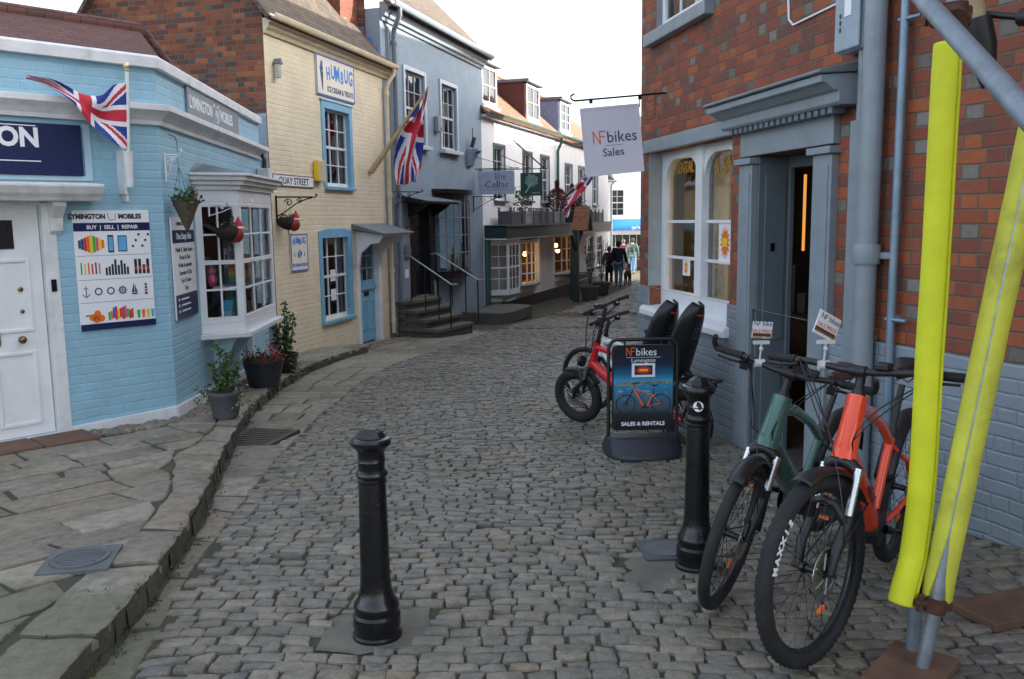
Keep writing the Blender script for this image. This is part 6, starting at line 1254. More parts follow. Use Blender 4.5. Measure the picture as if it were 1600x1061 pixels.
m = MB(); m.tube([L(at(1522, -40, 3.3)), L(at(1530, 42, 3.3))], .026, 12); m.build('post', WOODPALE, t, smooth=50); m = MB(); m.tube([L(at(1527, 28, 3.28)), L(at(1534, 70, 3.28)), L(at(1540, 110, 3.28)), L(at(1546, 136, 3.28))], .04, 12, rs=[.046, .05, .036, .026]); m.build('black_sleeve', BLACKPL, t, smooth=50); m = MB(); m.tube([L(at(1538, 22, 3.3)), L(at(1596, 27, 3.2))], .012, 8); m.tube([L(at(1594, 27, 3.2)), L(at(1620, 27, 3.15))], .03, 8); m.build('tie_rod', BLACKPL, t, smooth=50)
def plank(label, x, y, z, l, w_, rz, h=.038, rx=0):
    t = thing('sole_board', label, 'board', T(x, y, z) @ RZ(rz)); m = MB(); m.box(-l/2, l/2, -w_/2, w_/2, 0, h); m.build('board', WOODBR, t, bevel=.006); return t
plank('weathered sole board under the feet of the scaffold poles', 1.36, 2.86, .036, .42, .225, 48)
plank('weathered board end lying by the wall at the right', 2.02, 3.40, .022, .40, .225, 20)
# covers in the ground
m0 = Vector((-2.03, 3.92, pave_z(3.92)+.004)); t = thing('drain_cover', 'small round iron drain cover set in mossy pavement', 'drain cover', T(*m0) @ RZ(12)); MB().box(-.155, .155, -.155, .155, -.02, .004).build('frame', pm('grey_iron', (.12,.13,.14), .6, .2, var=.2, dirt=.3), t, bevel=.003); m = MB(); m.lathe([(.13, .004), (.13, .012), (.115, .012), (.113, .007), (.001, .007)], (0, 0, 0), 28); [m.box(-.1, .1, -.09+.03*i, -.08+.03*i, .006, .011) for i in range(7)]; m.build('lid', MATS['grey_iron'], t, smooth=30)
t = thing('gutter_grate', 'rectangular iron gutter grate in the flags below the kerb', 'grate', T(-2.22, 7.35, road(7.35)+.004) @ RZ(-14)); m = MB(); [m.box(-.20, .20, y-.016, y+.016, -.03, .008) for y in [-.33+.066*i for i in range(11)]]; m.box(-.24, -.19, -.36, .36, -.03, .01); m.box(.19, .24, -.36, .36, -.03, .01); m.build('bars', pm('worn_grate_iron', (.075,.068,.058), .6, .2, var=.3, dirt=.4), t, bevel=.003); MB().box(-.21, .21, -.35, .35, -.08, -.05).build('pit', DARK, t)
t = thing('access_cover', 'small square grey access cover beside the right bollard', 'cover', T(.76, 4.22, road(4.22)+.006) @ RZ(4)); MB().box(-.13, .13, -.13, .13, -.02, .004).build('frame', pm('slate_cover', (.06,.075,.09), .55, dirt=.2), t, bevel=.003); m = MB(); m.lathe([(.10, .004), (.10, .008), (.001, .008)], (0, 0, 0), 24, Matrix.Diagonal((1.1, 1, 1, 1))); m.box(-.012, .012, -.008, .008, .008, .010, 0); m.build('lid', MATS['grey_iron'], t, smooth=30)
# ------------------------------------------------------------------ bollards
def bollard(label, x, y, H, z):
    t = thing('bollard', label, 'bollard', T(x, y, z), 'black cast iron bollards'); k = H/.92
    prof = [(.098, -.05), (.098, .012), (.090, .02), (.090, .045), (.094, .055), (.094, .10), (.086, .112), (.086, .125), (.090, .135), (.088, .155), (.074, .175), (.063, .22), (.060, .26), (.0585, .30), (.053, .69), (.052, .70), (.056, .705), (.056, .715), (.052, .72), (.060, .728), (.063, .738), (.060, .750), (.052, .758), (.052, .79), (.054, .795), (.052, .80), (.052, .835), (.060, .85), (.070, .86), (.078, .87), (.079, .885), (.074, .895), (.062, .90)]
    MB().lathe([(r, zz*k) for r, zz in prof], (0, 0, 0), 40).build('shaft', IRON, t, smooth=32)
    n = 8; m = MB(); m.lathe([(.062, .899*k), (.058, .905*k), (.046, .925*k), (.026, .938*k), (.001, .943*k)], (0, 0, 0), n); m.build('cap', IRON, t, smooth=20, bevel=.004); return t, k
for lab, x, y, H in (('black iron bollard standing alone in the middle of the cobbles', -.551, 3.30, .825), ('black iron bollard with small round sticker beside the bicycles', .864, 4.0, .90)):
    t, k = bollard(lab, x, y, H, road(y)-.005)
m = MB(); 
for i in range(12): a0, a1 = -2.15+.06*i, -2.15+.06*(i+1)
pts = []
m = MB(); cz = .815*k; n = 20; cen = -pi/2-.22; vs = []; rr = .0245
for i in range(n): th = 2*pi*i/n; a = cen+rr*cos(th)/.0535; vs.append((.0537*cos(a), .0537*sin(a), cz-.01+rr*sin(th)))
m.add(vs, [tuple(range(n))]); m.build('sticker', SIGNWHITE, t)
m = MB(); vs = [(.0544*cos(cen+rr*x/.0535), .0544*sin(cen+rr*x/.0535), cz-.01+rr*z) for x, z in ((-.3, .5), (.1, .55), (.35, .2), (.2, -.2), (.5, -.6), (.2, -.75), (-.05, -.1), (-.4, .1))]; m.add(vs, [tuple(range(8))]); m.build('sticker_print', INK, t)
# ------------------------------------------------------------------ pavement sign
t = thing('pavement_sign', 'black framed pavement sign with picture of an orange bicycle on the cobbles', 'pavement sign', T(.985, 6.52, road(6.5)+.004) @ RZ(3))
def rrect(w_, z0, z1, r, n=6):
    p = []
    for cx, cz, a0 in ((w_-r, z1-r, 0), (-w_+r, z1-r, 90), (-w_+r, z0+r, 180), (w_-r, z0+r, 270)):
        p += [(cx+r*cos(R(a0+90*i/n)), cz+r*sin(R(a0+90*i/n))) for i in range(n+1)]
    return p
m = MB(); w_ = .262; arc = [(w_-.07+.07*cos(R(a)), .815+.07*sin(R(a))) for a in range(0, 91, 15)]
m.tube([(w_, 0, .06)]+[(x, 0, z) for x, z in arc]+[(-x, 0, z) for x, z in arc[::-1]]+[(-w_, 0, .06)], .0135, 10); [m.tube([(sx*.14, 0, .885), (sx*.14, 0, .84)], .007, 6) for sx in (-1, 1)]; m.build('frame', BLACKPL, t, smooth=50)
m = MB(); m.prism(rrect(.235, .19, .845, .04), -.012, .012); pan = m.build('panel', BLACKPL, t, bevel=.002)
k = NT('poster_print'); sx = k.n('SeparateXYZ'); k.l(k.uv(), sx.inputs[0])
k.base(k.ramp(sx.outputs[1], [(0, (.012,.013,.018)), (.16, (.02,.022,.03)), (.27, (.07,.10,.13)), (.40, (.05,.16,.26)), (.52, (.02,.24,.45)), (.58, (.06,.34,.56)), (.66, (.015,.13,.25)), (.78, (.008,.02,.05)), (1, (.006,.007,.012))])); k.set(Roughness=.3)
m = MB(); P = rrect(.225, .20, .835, .035); m.add([(x, -.0135, z) for x, z in P], [tuple(range(len(P)))[::-1]]); 
me_uv = {0: [((x+.225)/.45, (z-.20)/.635) for x, z in P[::-1]]}; m.uv = me_uv; m.build('print', k.mat, t)
rnd = random.Random(3); y = -.0145
m = MB()
for i in range(44): x = -.205+i*.0093; hh = .006+.010*rnd.random(); m.box(x, x+.009, y, y+.0005, .545, .553+hh, rnd.choice([0, 1, 2]))
m.box(-.21, -.02, y+.0002, y+.0006, .535, .549, 0); m.build('shore_print', [pm('print_sand', (.30,.26,.16), .5, bump=0), pm('print_green', (.10,.14,.09), .5, bump=0), pm('print_roofs', (.20,.16,.14), .5, bump=0)], t)
m = MB(); [m.box(x, x+rnd.uniform(.01, .04), y, y+.0005, z, z+.003) for x, z in [(rnd.uniform(-.21, .17), rnd.uniform(.43, .53)) for _ in range(40)]]; m.build('wave_print', pm('print_foam', (.30,.50,.62), .5, bump=0), t)
y = -.0155
def ln(m, a, c, r): m.tube([(a[0], y, a[1]), (c[0], y, c[1])], r, 5)
m = MB(); WL, WR, rr = (-.135, .395), (.135, .395), .072
for c in (WL, WR): m.tube([(c[0]+rr*cos(a*.3142), y, c[1]+rr*sin(a*.3142)) for a in range(20)], .0035, 5, closed=True); m.tube([(c[0]+rr*.2*cos(a*.628), y, c[1]+rr*.2*sin(a*.628)) for a in range(10)], .002, 5, closed=True)
ln(m, WL, (-.075, .51), .004); ln(m, (-.075, .51), (-.065, .545), .003); ln(m, (-.09, .55), (-.045, .552), .004); ln(m, (.075, .46), (.085, .535), .003); ln(m, (.06, .538), (.11, .536), .004); m.box(-.01, .035, y-.002, y+.002, .36, .385); ln(m, (-.2, .32), (.2, .322), .002); m.build('cycle_print', INK, t)
m = MB(); ln(m, (-.075, .515), (.0, .38), .008); ln(m, (-.07, .51), (.075, .46), .005); ln(m, (.075, .465), (.03, .375), .005); ln(m, (.072, .455), WR, .003); ln(m, (.03, .375), WR, .003); m.build('cycle_frame_print', ORANGE_INK, t)
nf_letters(t, -.0145, -.128, .765, .080, ORANGE_INK, SIGNWHITE)
j = MB(); text('lettering', 'Lymington', .040, SIGNWHITE, t, .0, -.0145, .715, 'CENTER', 1.1, 0, join=j); text('lettering', 'SALES & RENTALS', .040, SIGNWHITE, t, 0, -.0145, .228, 'CENTER', 1.06, .0015, join=j); j.box(-.13, .13, -.0150, -.0145, .749, .7515); j.build('lettering', SIGNWHITE, t)
m = MB(); m.box(-.088, .088, -.019, -.0142, .600, .705); m.build('sticker', SIGNWHITE, t); MB().box(-.068, .068, -.0205, -.0192, .618, .690).build('sticker_dark', INK, t); m = MB(); n = 12; m.prism([(.062*(1 if i % 2 else .75)*cos(i*pi/n), .654+.031*(1 if i % 2 else .7)*sin(i*pi/n)) for i in range(2*n)], -.0220, -.0207); m.build('sticker_burst', REDINK, t); MB().box(-.032, .032, -.0235, -.0222, .647, .662).build('sticker_band', YELLOWINK, t)
bs = [(.29, -.06), (.255, -.16), (.17, -.225), (0, -.25), (-.17, -.225), (-.255, -.16), (-.29, -.06), (-.29, .14), (.29, .14)]
m = MB(); vs = [(x, yy, 0) for x, yy in bs]+[(x, yy, .035 if yy < -.1 else .06) for x, yy in bs]+[(x*.93, yy*.45 if yy < 0 else yy*.5, .15) for x, yy in bs]; n = len(bs); fs = [tuple(range(n))[::1], tuple(range(2*n, 3*n))[::-1]]+[(i, (i+1) % n, (i+1) % n+n, i+n)[::-1] for i in range(n)]+[(i+n, (i+1) % n+n, (i+1) % n+2*n, i+2*n)[::-1] for i in range(n)]
m.add(vs, fs); m.build('base', pm('sign_base_plastic', (.022,.026,.035), .5, var=.2), t, smooth=35, bevel=.012)
# ------------------------------------------------------------------ bicycles
def arc3(p0, p1, p2, n=10):
    p0, p1, p2 = Vector(p0), Vector(p1), Vector(p2); return [(1-f)**2*p0+2*f*(1-f)*p1+f*f*p2 for f in [i/n for i in range(n+1)]]
def wheel(par, c, Rr, tw, Mx=None, knob=.004, rimc=None, nsp=32, tread=72, disc=.09, name='front_wheel', rimw=.013, tyremat=None, reflector=True):
    Mx = Mx or Matrix(); X = lambda m: m.xf(Mx @ T(*c))
    rm = Rr-tw
    m = MB(); m.lathe([(.012, -.05), (.022, -.045), (.022, -.032), (.014, -.03), (.014, .03), (.022, .032), (.022, .045), (.012, .05)], (0, 0, 0), 14, RX(90))
    for k in range(nsp): a = 2*pi*k/nsp; s = 1 if k % 2 else -1; a2 = a+(.45 if k % 4 < 2 else -.45); m.tube([(.022*cos(a2), s*.033, .022*sin(a2)), ((rm-tw*1.0)*cos(a), s*.004, (rm-tw*1.0)*sin(a))], .0012, 4, cap=False)
    w_ = X(m).build(name, STEEL if rimc else IRON, par, smooth=50)
    nt_ = tread*2; 
    def fn(u, v):
        a = 2*pi*u; q = 2*pi*v; o = max(0, cos(q)); kn = 0
        if knob and o > .25: kn = knob*(1 if (int(u*nt_+.01)+int(abs(sin(q))*3.2)) % 2 == 0 else 0)
        r = rm+tw*.95*cos(q)+kn; return (r*cos(a), tw*sin(q)*.95+kn*.6*(1 if sin(q) > 0 else -1)*abs(sin(q)), r*sin(a))
    X(MB().grid(fn, nt_, 14)).build('tyre', tyremat or RUBBER, w_, smooth=40)
    def fr(u, v):
        a = 2*pi*u; pr_ = [(rm-tw*.55, -rimw), (rm-tw*.98, -rimw*.9), (rm-tw*1.25, -rimw*.25), (rm-tw*1.25, rimw*.25), (rm-tw*.98, rimw*.9), (rm-tw*.55, rimw)]; i = min(int(v*5+.001), 5); r, y_ = pr_[i]; return (r*cos(a), y_, r*sin(a))
    X(MB().grid(fr, 64, 5)).build('rim', rimc or DARK, w_, smooth=40)
    if disc:
        m = MB(); m.lathe([(disc, .045), (disc, .047), (disc-.018, .047), (disc-.018, .045)], (0, 0, 0), 36, RX(90)); [m.tube([(.02*cos(a), -.046 if 0 else -.046, .02*sin(a)), ((disc-.014)*cos(a+.5), -.046, (disc-.014)*sin(a+.5))], .004, 5) for a in [i*pi/3 for i in range(6)]]; m.xf(Matrix.Diagonal((1, -1, 1, 1))); m.f = [f[::-1] for f in m.f]; X(m).build('brake_disc', STEEL, w_, smooth=40)
    if reflector:
        m = MB(); m.box(-.022, .022, -.006, .006, -.008, .008); m.xf(RY(20) @ T(0, 0, -(rm-tw)*.62)); X(m).build('reflector', ORANGE_INK, w_, bevel=.002)
    return w_
def bike(name, label, group, M, Rr, tw, WB, fcol, steer=0, barw=.36, fender=True, stanch=True, tubeR=.036, barz=1.03, saddle=None, motor=True, rimc=None, lowstep=False, knob=.004, saddlemat=None, barend=False, sadz=.99, rear_fender=True, headz=(.665, .87), tyremat=None, detail=True, hr=1.0):
    t = thing(name, label, 'bicycle', M, group); AX = Vector((0, 0, Rr)); RA = Vector((-WB, 0, Rr)); BB = Vector((-WB*.62, 0, .30))
    hb, ht = Vector((-.19, 0, headz[0])), Vector((-.19-(headz[1]-headz[0])*.42, 0, headz[1])); ax = (ht-hb).normalized()
    ST = T(*hb) @ Matrix.Rotation(R(steer), 4, ax) @ T(*(-hb))          # steering turns fork, wheel and bars
    fw_ = wheel(t, AX, Rr, tw, ST, knob, rimc, tyremat=tyremat); wheel(t, RA, Rr, tw, None, knob, rimc, name='rear_wheel', tyremat=tyremat)
    # frame
    m = MB(); st = Vector((BB.x-.155, 0, sadz-.26)) if not lowstep else Vector((BB.x-.10, 0, .60))
    hd = ht-hb; m.tube([hb-ax*.01, hb+ax*.03, ht-ax*.03, ht+ax*.01], .03, 14, rs=[.036*hr, .033*hr, .029*hr, .030*hr])
    dt = [hb+ax*.035, hb.lerp(BB, .25)+Vector((0, 0, .015)), hb.lerp(BB, .6)+Vector((0, 0, .01)), BB+Vector((.02, 0, .0))]
    k0 = len(m.v); m.tube(dt, tubeR, 14, rs=[tubeR*.85, tubeR*1.25, tubeR*1.3, tubeR*1.05])
    m.tube([ht-ax*.045, ht.lerp(st, .3)+Vector((0, 0, -.01)), ht.lerp(st, .7)+Vector((0, 0, -.015)), st+Vector((.0, 0, -.06))], .024, 12, rs=[.030, .025, .021, .019])
    m.tube([BB, st], .0195, 12)
    for s in (-1, 1):
        m.tube([st+Vector((0, s*.012, -.07)), st.lerp(RA, .4)+Vector((0, s*.055, -.02)), RA+Vector((0, s*.062, 0))], .011, 8); m.tube([BB+Vector((-.03, s*.03, 0)), BB.lerp(RA, .4)+Vector((0, s*.052, -.0)), RA+Vector((0, s*.062, 0))], .012, 8)
    fr_ = m.build('frame', fcol, t, smooth=45)
    if motor:
        m = MB(); m.lathe([(.03, -.055), (.075, -.045), (.08, 0), (.075, .045), (.03, .055)], (0, 0, 0), 16, RX(90)); m.xf(T(*BB)); m.build('motor', BLACKPL, t, smooth=40)
    # fork
    m = MB(); yy = tw+.035; cz = hb.z-.03; cx = hb.x+.012; drop = min(.19, cz-Rr-.17)
    m.tube([(cx, -yy, cz-.015), (cx, -yy*.5, cz+.012), (cx-.004, 0, cz+.02), (cx, yy*.5, cz+.012), (cx, yy, cz-.015)], .022, 10, rs=[.021, .024, .027, .024, .021])
    low = Vector((cx+drop*.40, 0, cz-drop)); fk = [Vector((cx+.003, s*yy, cz)) for s in (-1, 1)]
    for s in (-1, 1): m.tube([low+Vector((-.004, s*yy, .025)), low+Vector((0, s*yy, 0)), (AX.x-.03, s*(yy+.002), AX.z+.09), (AX.x-.004, s*(yy-.004), AX.z)], .021, 10, rs=[.022, .021, .019, .015]) if stanch else m.tube([(cx, s*yy, cz), (AX.x-.02, s*yy, AX.z+.1), (AX.x, s*yy, AX.z)], .017, 10)
    arch = [low+Vector((.02, -yy, 0)), low+Vector((.045, -yy*.6, .07)), low+Vector((.05, 0, .085)), low+Vector((.045, yy*.6, .07)), low+Vector((.02, yy, 0))]
    if stanch: m.tube(arch, .015, 8)
    m.tube([AX+Vector((0, -yy-.02, 0)), AX+Vector((0, yy+.02, 0))], .008, 8); m.box(AX.x-.07, AX.x-.03, yy-.022, yy-.003, AX.z+.05, AX.z+.11)
    fork = m.xf(ST).build('fork', BLACKPL, t, smooth=45)
    if stanch:
        [MB().tube([fk[i], low+Vector((0, s*yy, .0))], .0155, 12).xf(ST).build('stanchion', STEEL, fork, smooth=45) for i, s in enumerate((-1, 1))]
    # bars
    sx = ht.x-(barz-ht.z)*.42; sp = Vector((sx+.045, 0, barz)); m = MB(); m.tube([ht, ht+ax*.03], .026, 10); m.tube([ht, Vector((sx+.02, 0, barz-.02)), sp], .018, 10); barp = [sp+Vector((-.045, -barw, .012)), sp+Vector((-.02, -barw*.5, .012)), sp+Vector((0, -.06, 0)), sp+Vector((0, .06, 0)), sp+Vector((-.02, barw*.5, .012)), sp+Vector((-.045, barw, .012))]
    m.tube(barp, .0135, 10); [m.tube([ht+ax*(.012*i), ht+ax*(.012*i+.008)], .021, 12) for i in range(3)]; m.tube([sp+Vector((0, -.03, 0)), sp+Vector((0, .03, 0))], .021, 10); bar = m.xf(ST).build('handlebar', BLACKPL, t, smooth=45)
    for s in (-1, 1):
        e = barp[-1] if s > 0 else barp[0]; d = (barp[-2]-barp[-1] if s > 0 else barp[1]-barp[0]).normalized()
        m = MB(); m.tube([e, e+d*.006, e+d*.02, e+d*.11, e+d*.13], .017, 12, rs=[.014, .0185, .017, .0165, .019]); 
        if barend: m.tube([e, e+Vector((.03, s*.005, .03)), e+Vector((.045, s*.0, .06))], .012, 8)
        m.xf(ST).build('grip', RUBBER, bar, smooth=45)
        m = MB(); q = e+d*.155; m.tube([q+Vector((0, 0, .0)), q+Vector((.03, 0, -.012))], .014, 8); m.tube([q+Vector((.03, 0, -.012)), q+Vector((.055, -s*(-.02), -.015)), q+Vector((.05, s*.06, -.018)), q+Vector((.035, s*.12, -.018))], .006, 6, rs=[.009, .007, .006, .005]); m.box(q.x-.02, q.x+.03, q.y-.02, q.y+.015, q.z-.05, q.z-.02); m.xf(ST).build('brake_lever', IRON, bar, smooth=45)
    m = MB(); m.box(sp.x-.03, sp.x+.02, .065, .12, sp.z+.014, sp.z+.04); m.xf(ST).build('display', BLACKPL, bar, bevel=.006)
    m = MB()
    for s, ex in ((-1, .14), (1, .10), (-1, .20), (1, .17)):
        q = (barp[-1] if s > 0 else barp[0])+Vector((.03, -s*.17, -.015)); m.tube(arc3(q, (sx+.20+ex*.5, s*.03, barz-.03-ex), hb+Vector((.03, s*.035, .02+ex*.2))), .0026, 5); 
    m.tube(arc3(barp[1]+Vector((.03, 0, -.01)), (sx+.30, .05, barz-.28), AX+Vector((-.03, tw+.05, .12))), .0026, 5); m.build('cables', IRON, t, smooth=50)
    # seat
    sv = (st-BB).normalized(); top = st+sv*((sadz-.07-st.z)/sv.z); m = MB(); m.tube([st-sv*.03, st+sv*.012], .023, 10); m.tube([st, top], .0145, 12); m.build('seat_post', BLACKPL, t, smooth=50)
    sc = top+Vector((-.02, 0, .06))
    def sad(u, v):
        x = .14-.28*u; w_ = .022+.062*(max(0, (u-.25)/.75))**1.3 if u > .25 else .014+.032*u**.6; w_ = w_*(1 if u < .97 else .75); a = 2*pi*v; up = max(0, sin(a))**.8*.026; dn = min(0, sin(a))*(.022+.02*u); f_ = 1.0 if 0 < u < 1 else .25
        return sc+Vector((x, w_*cos(a)*f_, (up+dn)*f_+.014*(u-.4)**2*4))
    MB().grid(sad, 16, 16).build('saddle', saddlemat or BLACKPL, t, smooth=70)
    m = MB(); [m.tube([sc+Vector((.09, s*.015, -.02)), sc+Vector((.02, s*.022, -.045)), sc+Vector((-.06, s*.022, -.045)), sc+Vector((-.11, s*.03, -.02))], .004, 6) for s in (-1, 1)]; m.build('saddle_rail', STEEL, t, smooth=50)
    # cranks
    for s, a in ((-1, R(20)), (1, R(200))):
        e = BB+Vector((.165*cos(a), s*.085, .165*sin(a))); m = MB(); m.tube([BB+Vector((0, s*.06, 0)), BB+Vector((.02*cos(a), s*.078, .02*sin(a))), e], .012, 8, rs=[.02, .016, .011]); m.build('crank', IRON, t, smooth=45); m = MB(); m.box(e.x-.05, e.x+.05, e.y+s*.012, e.y+s*.10, e.z-.013, e.z+.013); p_ = m.build('pedal', BLACKPL, t, bevel=.005); m = MB(); m.box(e.x+.0505, e.x+.054, e.y+s*.035, e.y+s*.08, e.z-.007, e.z+.007); m.build('reflector', ORANGE_INK, p_)
    m = MB(); m.lathe([(.09, -.002), (.09, .002), (.07, .002), (.07, -.002)], (0, 0, 0), 32, RX(90)); m.xf(T(BB.x, -.062, BB.z)); m.build('chain_ring', IRON, t, smooth=40); m = MB(); [m.tube([(BB.x, -.06, BB.z+s*.088), (RA.x, -.055, RA.z+s*.045)], .005, 5) for s in (-1, 1)]; m.lathe([(.05, -.02), (.02, .02)], (0, 0, 0), 20, RX(90)); m.xf(T(RA.x, -.05, RA.z), len(m.v)-40); m.tube([(RA.x, -.06, RA.z-.05), (RA.x+.03, -.06, RA.z-.11)], .014, 8); m.build('chain', IRON, t, smooth=40)
    def fend(c, a0, a1, Mx, nm):
        m = MB(); rr = Rr+.022
        def fn(u, v): a = R(a0+(a1-a0)*u); q = (v-.5)*2; r = rr-.018*q*q; return Vector(c)+Vector((r*cos(a), q*(tw+.010), r*sin(a)))
        m.grid(fn, 24, 6); s_ = R(a0 if nm == 'rear' else a1); m.tube([Vector(c)+Vector((0, tw+.03, 0)), Vector(c)+Vector((rr*cos(s_), tw+.005, rr*sin(s_)))], .003, 5); m.tube([Vector(c)+Vector((0, -tw-.03, 0)), Vector(c)+Vector((rr*cos(s_), -tw-.005, rr*sin(s_)))], .003, 5)
        if Mx is not None: m.xf(Mx)
        o = m.build('mudguard', BLACKPL, t, smooth=60); sd = o.modifiers.new('thick', 'SOLIDIFY'); sd.thickness = .003
    if fender: fend(AX, 60, 195, ST, 'front') if fender != 'short' else fend(AX, 72, 150, ST, 'front')
    if rear_fender: fend(RA, 20, 170, None, 'rear')
    m = MB(); e = BB+Vector((-.30, .06, .02)); m.tube([e, e+Vector((-.10, .12, -.22))], .010, 6); m.build('kickstand', IRON, t, smooth=45)
    return t, dict(ht=ht, hb=hb, ST=ST, bar=bar, barp=barp, st=st, BB=BB, fw=fw_, AX=AX, RA=RA, ax=ax, dt=dt)
ORANGE_PAINT = pm('orange_red_paint', (.85,.06,.008), .22, var=.04, bump=0, coat=.5); GREEN_PAINT = pm('dark_green_gloss', (.035,.125,.095), .25, var=.05, bump=0, coat=.5); RED_PAINT = pm('red_gloss', (.55,.012,.02), .25, var=.04, bump=0, coat=.5); WHITE_PAINT = pm('white_gloss_paint', (.72,.72,.70), .25, var=.04, bump=0, coat=.5)
def place(x, y, hx, hy, lean, z=None): return T(x, y, (road(y) if z is None else z)+.003) @ Matrix.Rotation(math.atan2(hy, hx), 4, 'Z') @ RX(-lean)
t, B = bike('electric_bicycle', 'orange red electric mountain bicycle with chunky front tyre nearest the yellow poles', 'electric bicycles for sale', place(1.055, 3.02, -.603, -.798, 4.5), .352, .031, 1.20, ORANGE_PAINT, steer=-12, barw=.40, fender='short', tubeR=.039, barz=1.045, sadz=.95, hr=1.3, knob=.005, headz=(.735, .94))
for ch, k in zip('MAXXIS', range(6)):
    a = R(13+k*6.5); r = .352-.034; pass
j = MB()
for k, ch in enumerate('MAXXIS'):
    a = R(16+k*6.2); j2 = MB(); text('lettering', ch, .034, SIGNWHITE, t, 0, 0, -.012, 'CENTER', 1.05, .002, .0008, join=j2)
    # letter plane: x along the rim, z outward, face +y
    ra, ur = Vector((-sin(a), 0, cos(a))), Vector((cos(a), 0, sin(a))); c = B['AX']+ur*.321+Vector((0, .0316, 0)); Mx = Matrix(((ra.x, 0, ur.x, c.x), (0, -1, 0, c.y), (ra.z, 0, ur.z, c.z), (0, 0, 0, 1)))
    j2.xf(B['ST'] @ Mx); j.add(j2.v, [f[::-1] for f in j2.f])
j.build('tyre_lettering', SIGNWHITE, B['fw'])
def badge(B, t, f, w_, h_, mat, name='badge', off=.036, txt=None):
    p = B['hb'].lerp(B['ht'], f)+Vector((off, 0, .0)); m = MB(); m.box(-.002, .0, -w_/2, w_/2, -h_/2, h_/2); m.xf(T(*p) @ RY(-23)); m.build(name, mat, t, bevel=.002)
badge(B, t, .80, .042, .022, SIGNWHITE, off=.033); badge(B, t, .30, .014, .13, pm('badge_silver', (.55,.58,.65), .3), 'stripe', off=.036)
def downtube_text(B, t, s, size, mat, off):
    a, c = B['hb'], B['BB']; d = (c-a).normalized(); u = Vector((0, 1, 0)).cross(d).normalized(); j = MB(); text('lettering', s, size, mat, t, 0, 0, -size*.35, 'CENTER', 1, .001, .0006, join=j)
    q = a.lerp(c, .5)+Vector((0, off, .01)); Mx = Matrix(((-d.x if False else d.x, 0, -u.x, q.x), (0, -1, 0, q.y), (d.z, 0, -u.z, q.z), (0, 0, 0, 1))); 
    zz = Matrix(((d.x, 0, u.x, q.x), (d.y, -1, u.y, q.y), (d.z, 0, u.z, q.z), (0, 0, 0, 1))); j.xf(zz); j.build('lettering', mat, t)
OR_DARK = pm('dark_decal', (.10,.012,.006), .4, bump=0)
downtube_text(B, t, 'MODE', .052, OR_DARK, .053)
tO, BO = t, B
t, B = bike('electric_bicycle', 'dark green electric bicycle with mudguards and brown saddle beside the bollard', 'electric bicycles for sale', place(.865, 3.53, -.64, -.77, 9), .322, .026, 1.15, GREEN_PAINT, steer=8, barw=.34, fender=True, tubeR=.041, barz=.985, sadz=.88, hr=1.4, saddlemat=pm('brown_leather', (.075,.04,.035), .45, var=.15), barend=True, knob=.0015, headz=(.68, .87), rimc=None)
badge(B, t, .12, .05, .018, SIGNWHITE, off=.038); tG, BG = t, B
# price cards clipped to the bars
def price(label, tb, Bk, side, dx, dz, rz, tilt, w_=.06, h_=.04):
    e = Bk['ST'] @ ((Bk['barp'][1]*.45+Bk['barp'][2]*.55)+Vector((.0, -side*dx, 0))); base = tb.matrix_world @ e
    t = thing('price_card', label, 'price card', T(*base)); m = MB(); m.tube([(0, 0, .01), (.004, 0, .05), (.006, 0, .09)], .004, 6); m.lathe([(.018, -.02), (.018, .02)], (0, 0, 0), 10, RY(90)); m.ball((.006, 0, .062), .010, 5); m.box(-.03, .04, -.004, .004, .082, .098); m.build('clip', pm('clear_plastic', (.55,.58,.60), .2, bump=0), t, smooth=40)
    Mx = T(.008, 0, .098+dz) @ RZ(rz) @ RY(tilt); o = MB().box(-w_, w_, -.0015, .0015, -h_, h_).xf(Mx).build('card', SIGNWHITE, t); m = MB().box(-w_*.96, w_*.9, -.003, -.0016, -h_*.75, -h_*.38).xf(Mx); m.build('band', pm('card_brown', (.10,.05,.03), .5, bump=0), t)
    j = MB(); text('lettering', 'NF bikes', .030, INK, t, .005, -.0018, .018, 'CENTER', 1, 0, .0005, join=j); j.xf(Mx); j.build('lettering', INKS[8], t); j = MB(); text('lettering', 'SALE PRICE', .022, INK, t, 0, -.0018, -.012, 'CENTER', 1, 0, .0005, join=j); j.xf(Mx); j.build('lettering', REDINK, t); j = MB(); text('lettering', 'Customer Orders', .017, SIGNWHITE, t, 0, -.0032, -.036, 'CENTER', 1, 0, .0005, join=j); j.xf(Mx); j.build('lettering', GOLD, t)
price('white price card clipped upright on the orange bicycle handlebar', tO, BO, -1, -.02, .052, 28, 25, .062, .046)
price('white price card clipped on the green bicycle handlebar', tG, BG, -1, -.02, .045, 20, 6, .05, .036)
# long red cargo bicycle with two child seats, white bicycle behind it
hx, hy = -.60, .80; RBR = pm('brown_tyre', (.045,.022,.020), .75, var=.2)
t, B = bike('cargo_bicycle', 'red fat tyred cargo bicycle behind the pavement sign', 'bicycles by the wall', place(.625, 7.98, hx, hy, 3), .258, .045, 1.32, RED_PAINT, steer=14, barw=.34, fender='short', tubeR=.040, barz=1.12, sadz=.84, headz=(.56, .78), stanch=True, knob=.003, rimc=RBR, rear_fender=False)
m = MB(); m.tube([B['st']+Vector((0, 0, -.08)), (-1.1, .0, .58), (-1.62, 0, .58)], .018, 8); [m.tube([(-1.0, s*.10, .60), (-1.6, s*.10, .60)], .011, 8) for s in (-1, 1)]; [m.tube([(x, -.1, .6), (x, .1, .6)], .010, 6) for x in (-1.0, -1.3, -1.6)]; [m.tube([(-1.32, s*.07, .26), (-1.5, s*.09, .6)], .010, 6) for s in (-1, 1)]; m.build('rear_rack', BLACKPL, t, smooth=45)
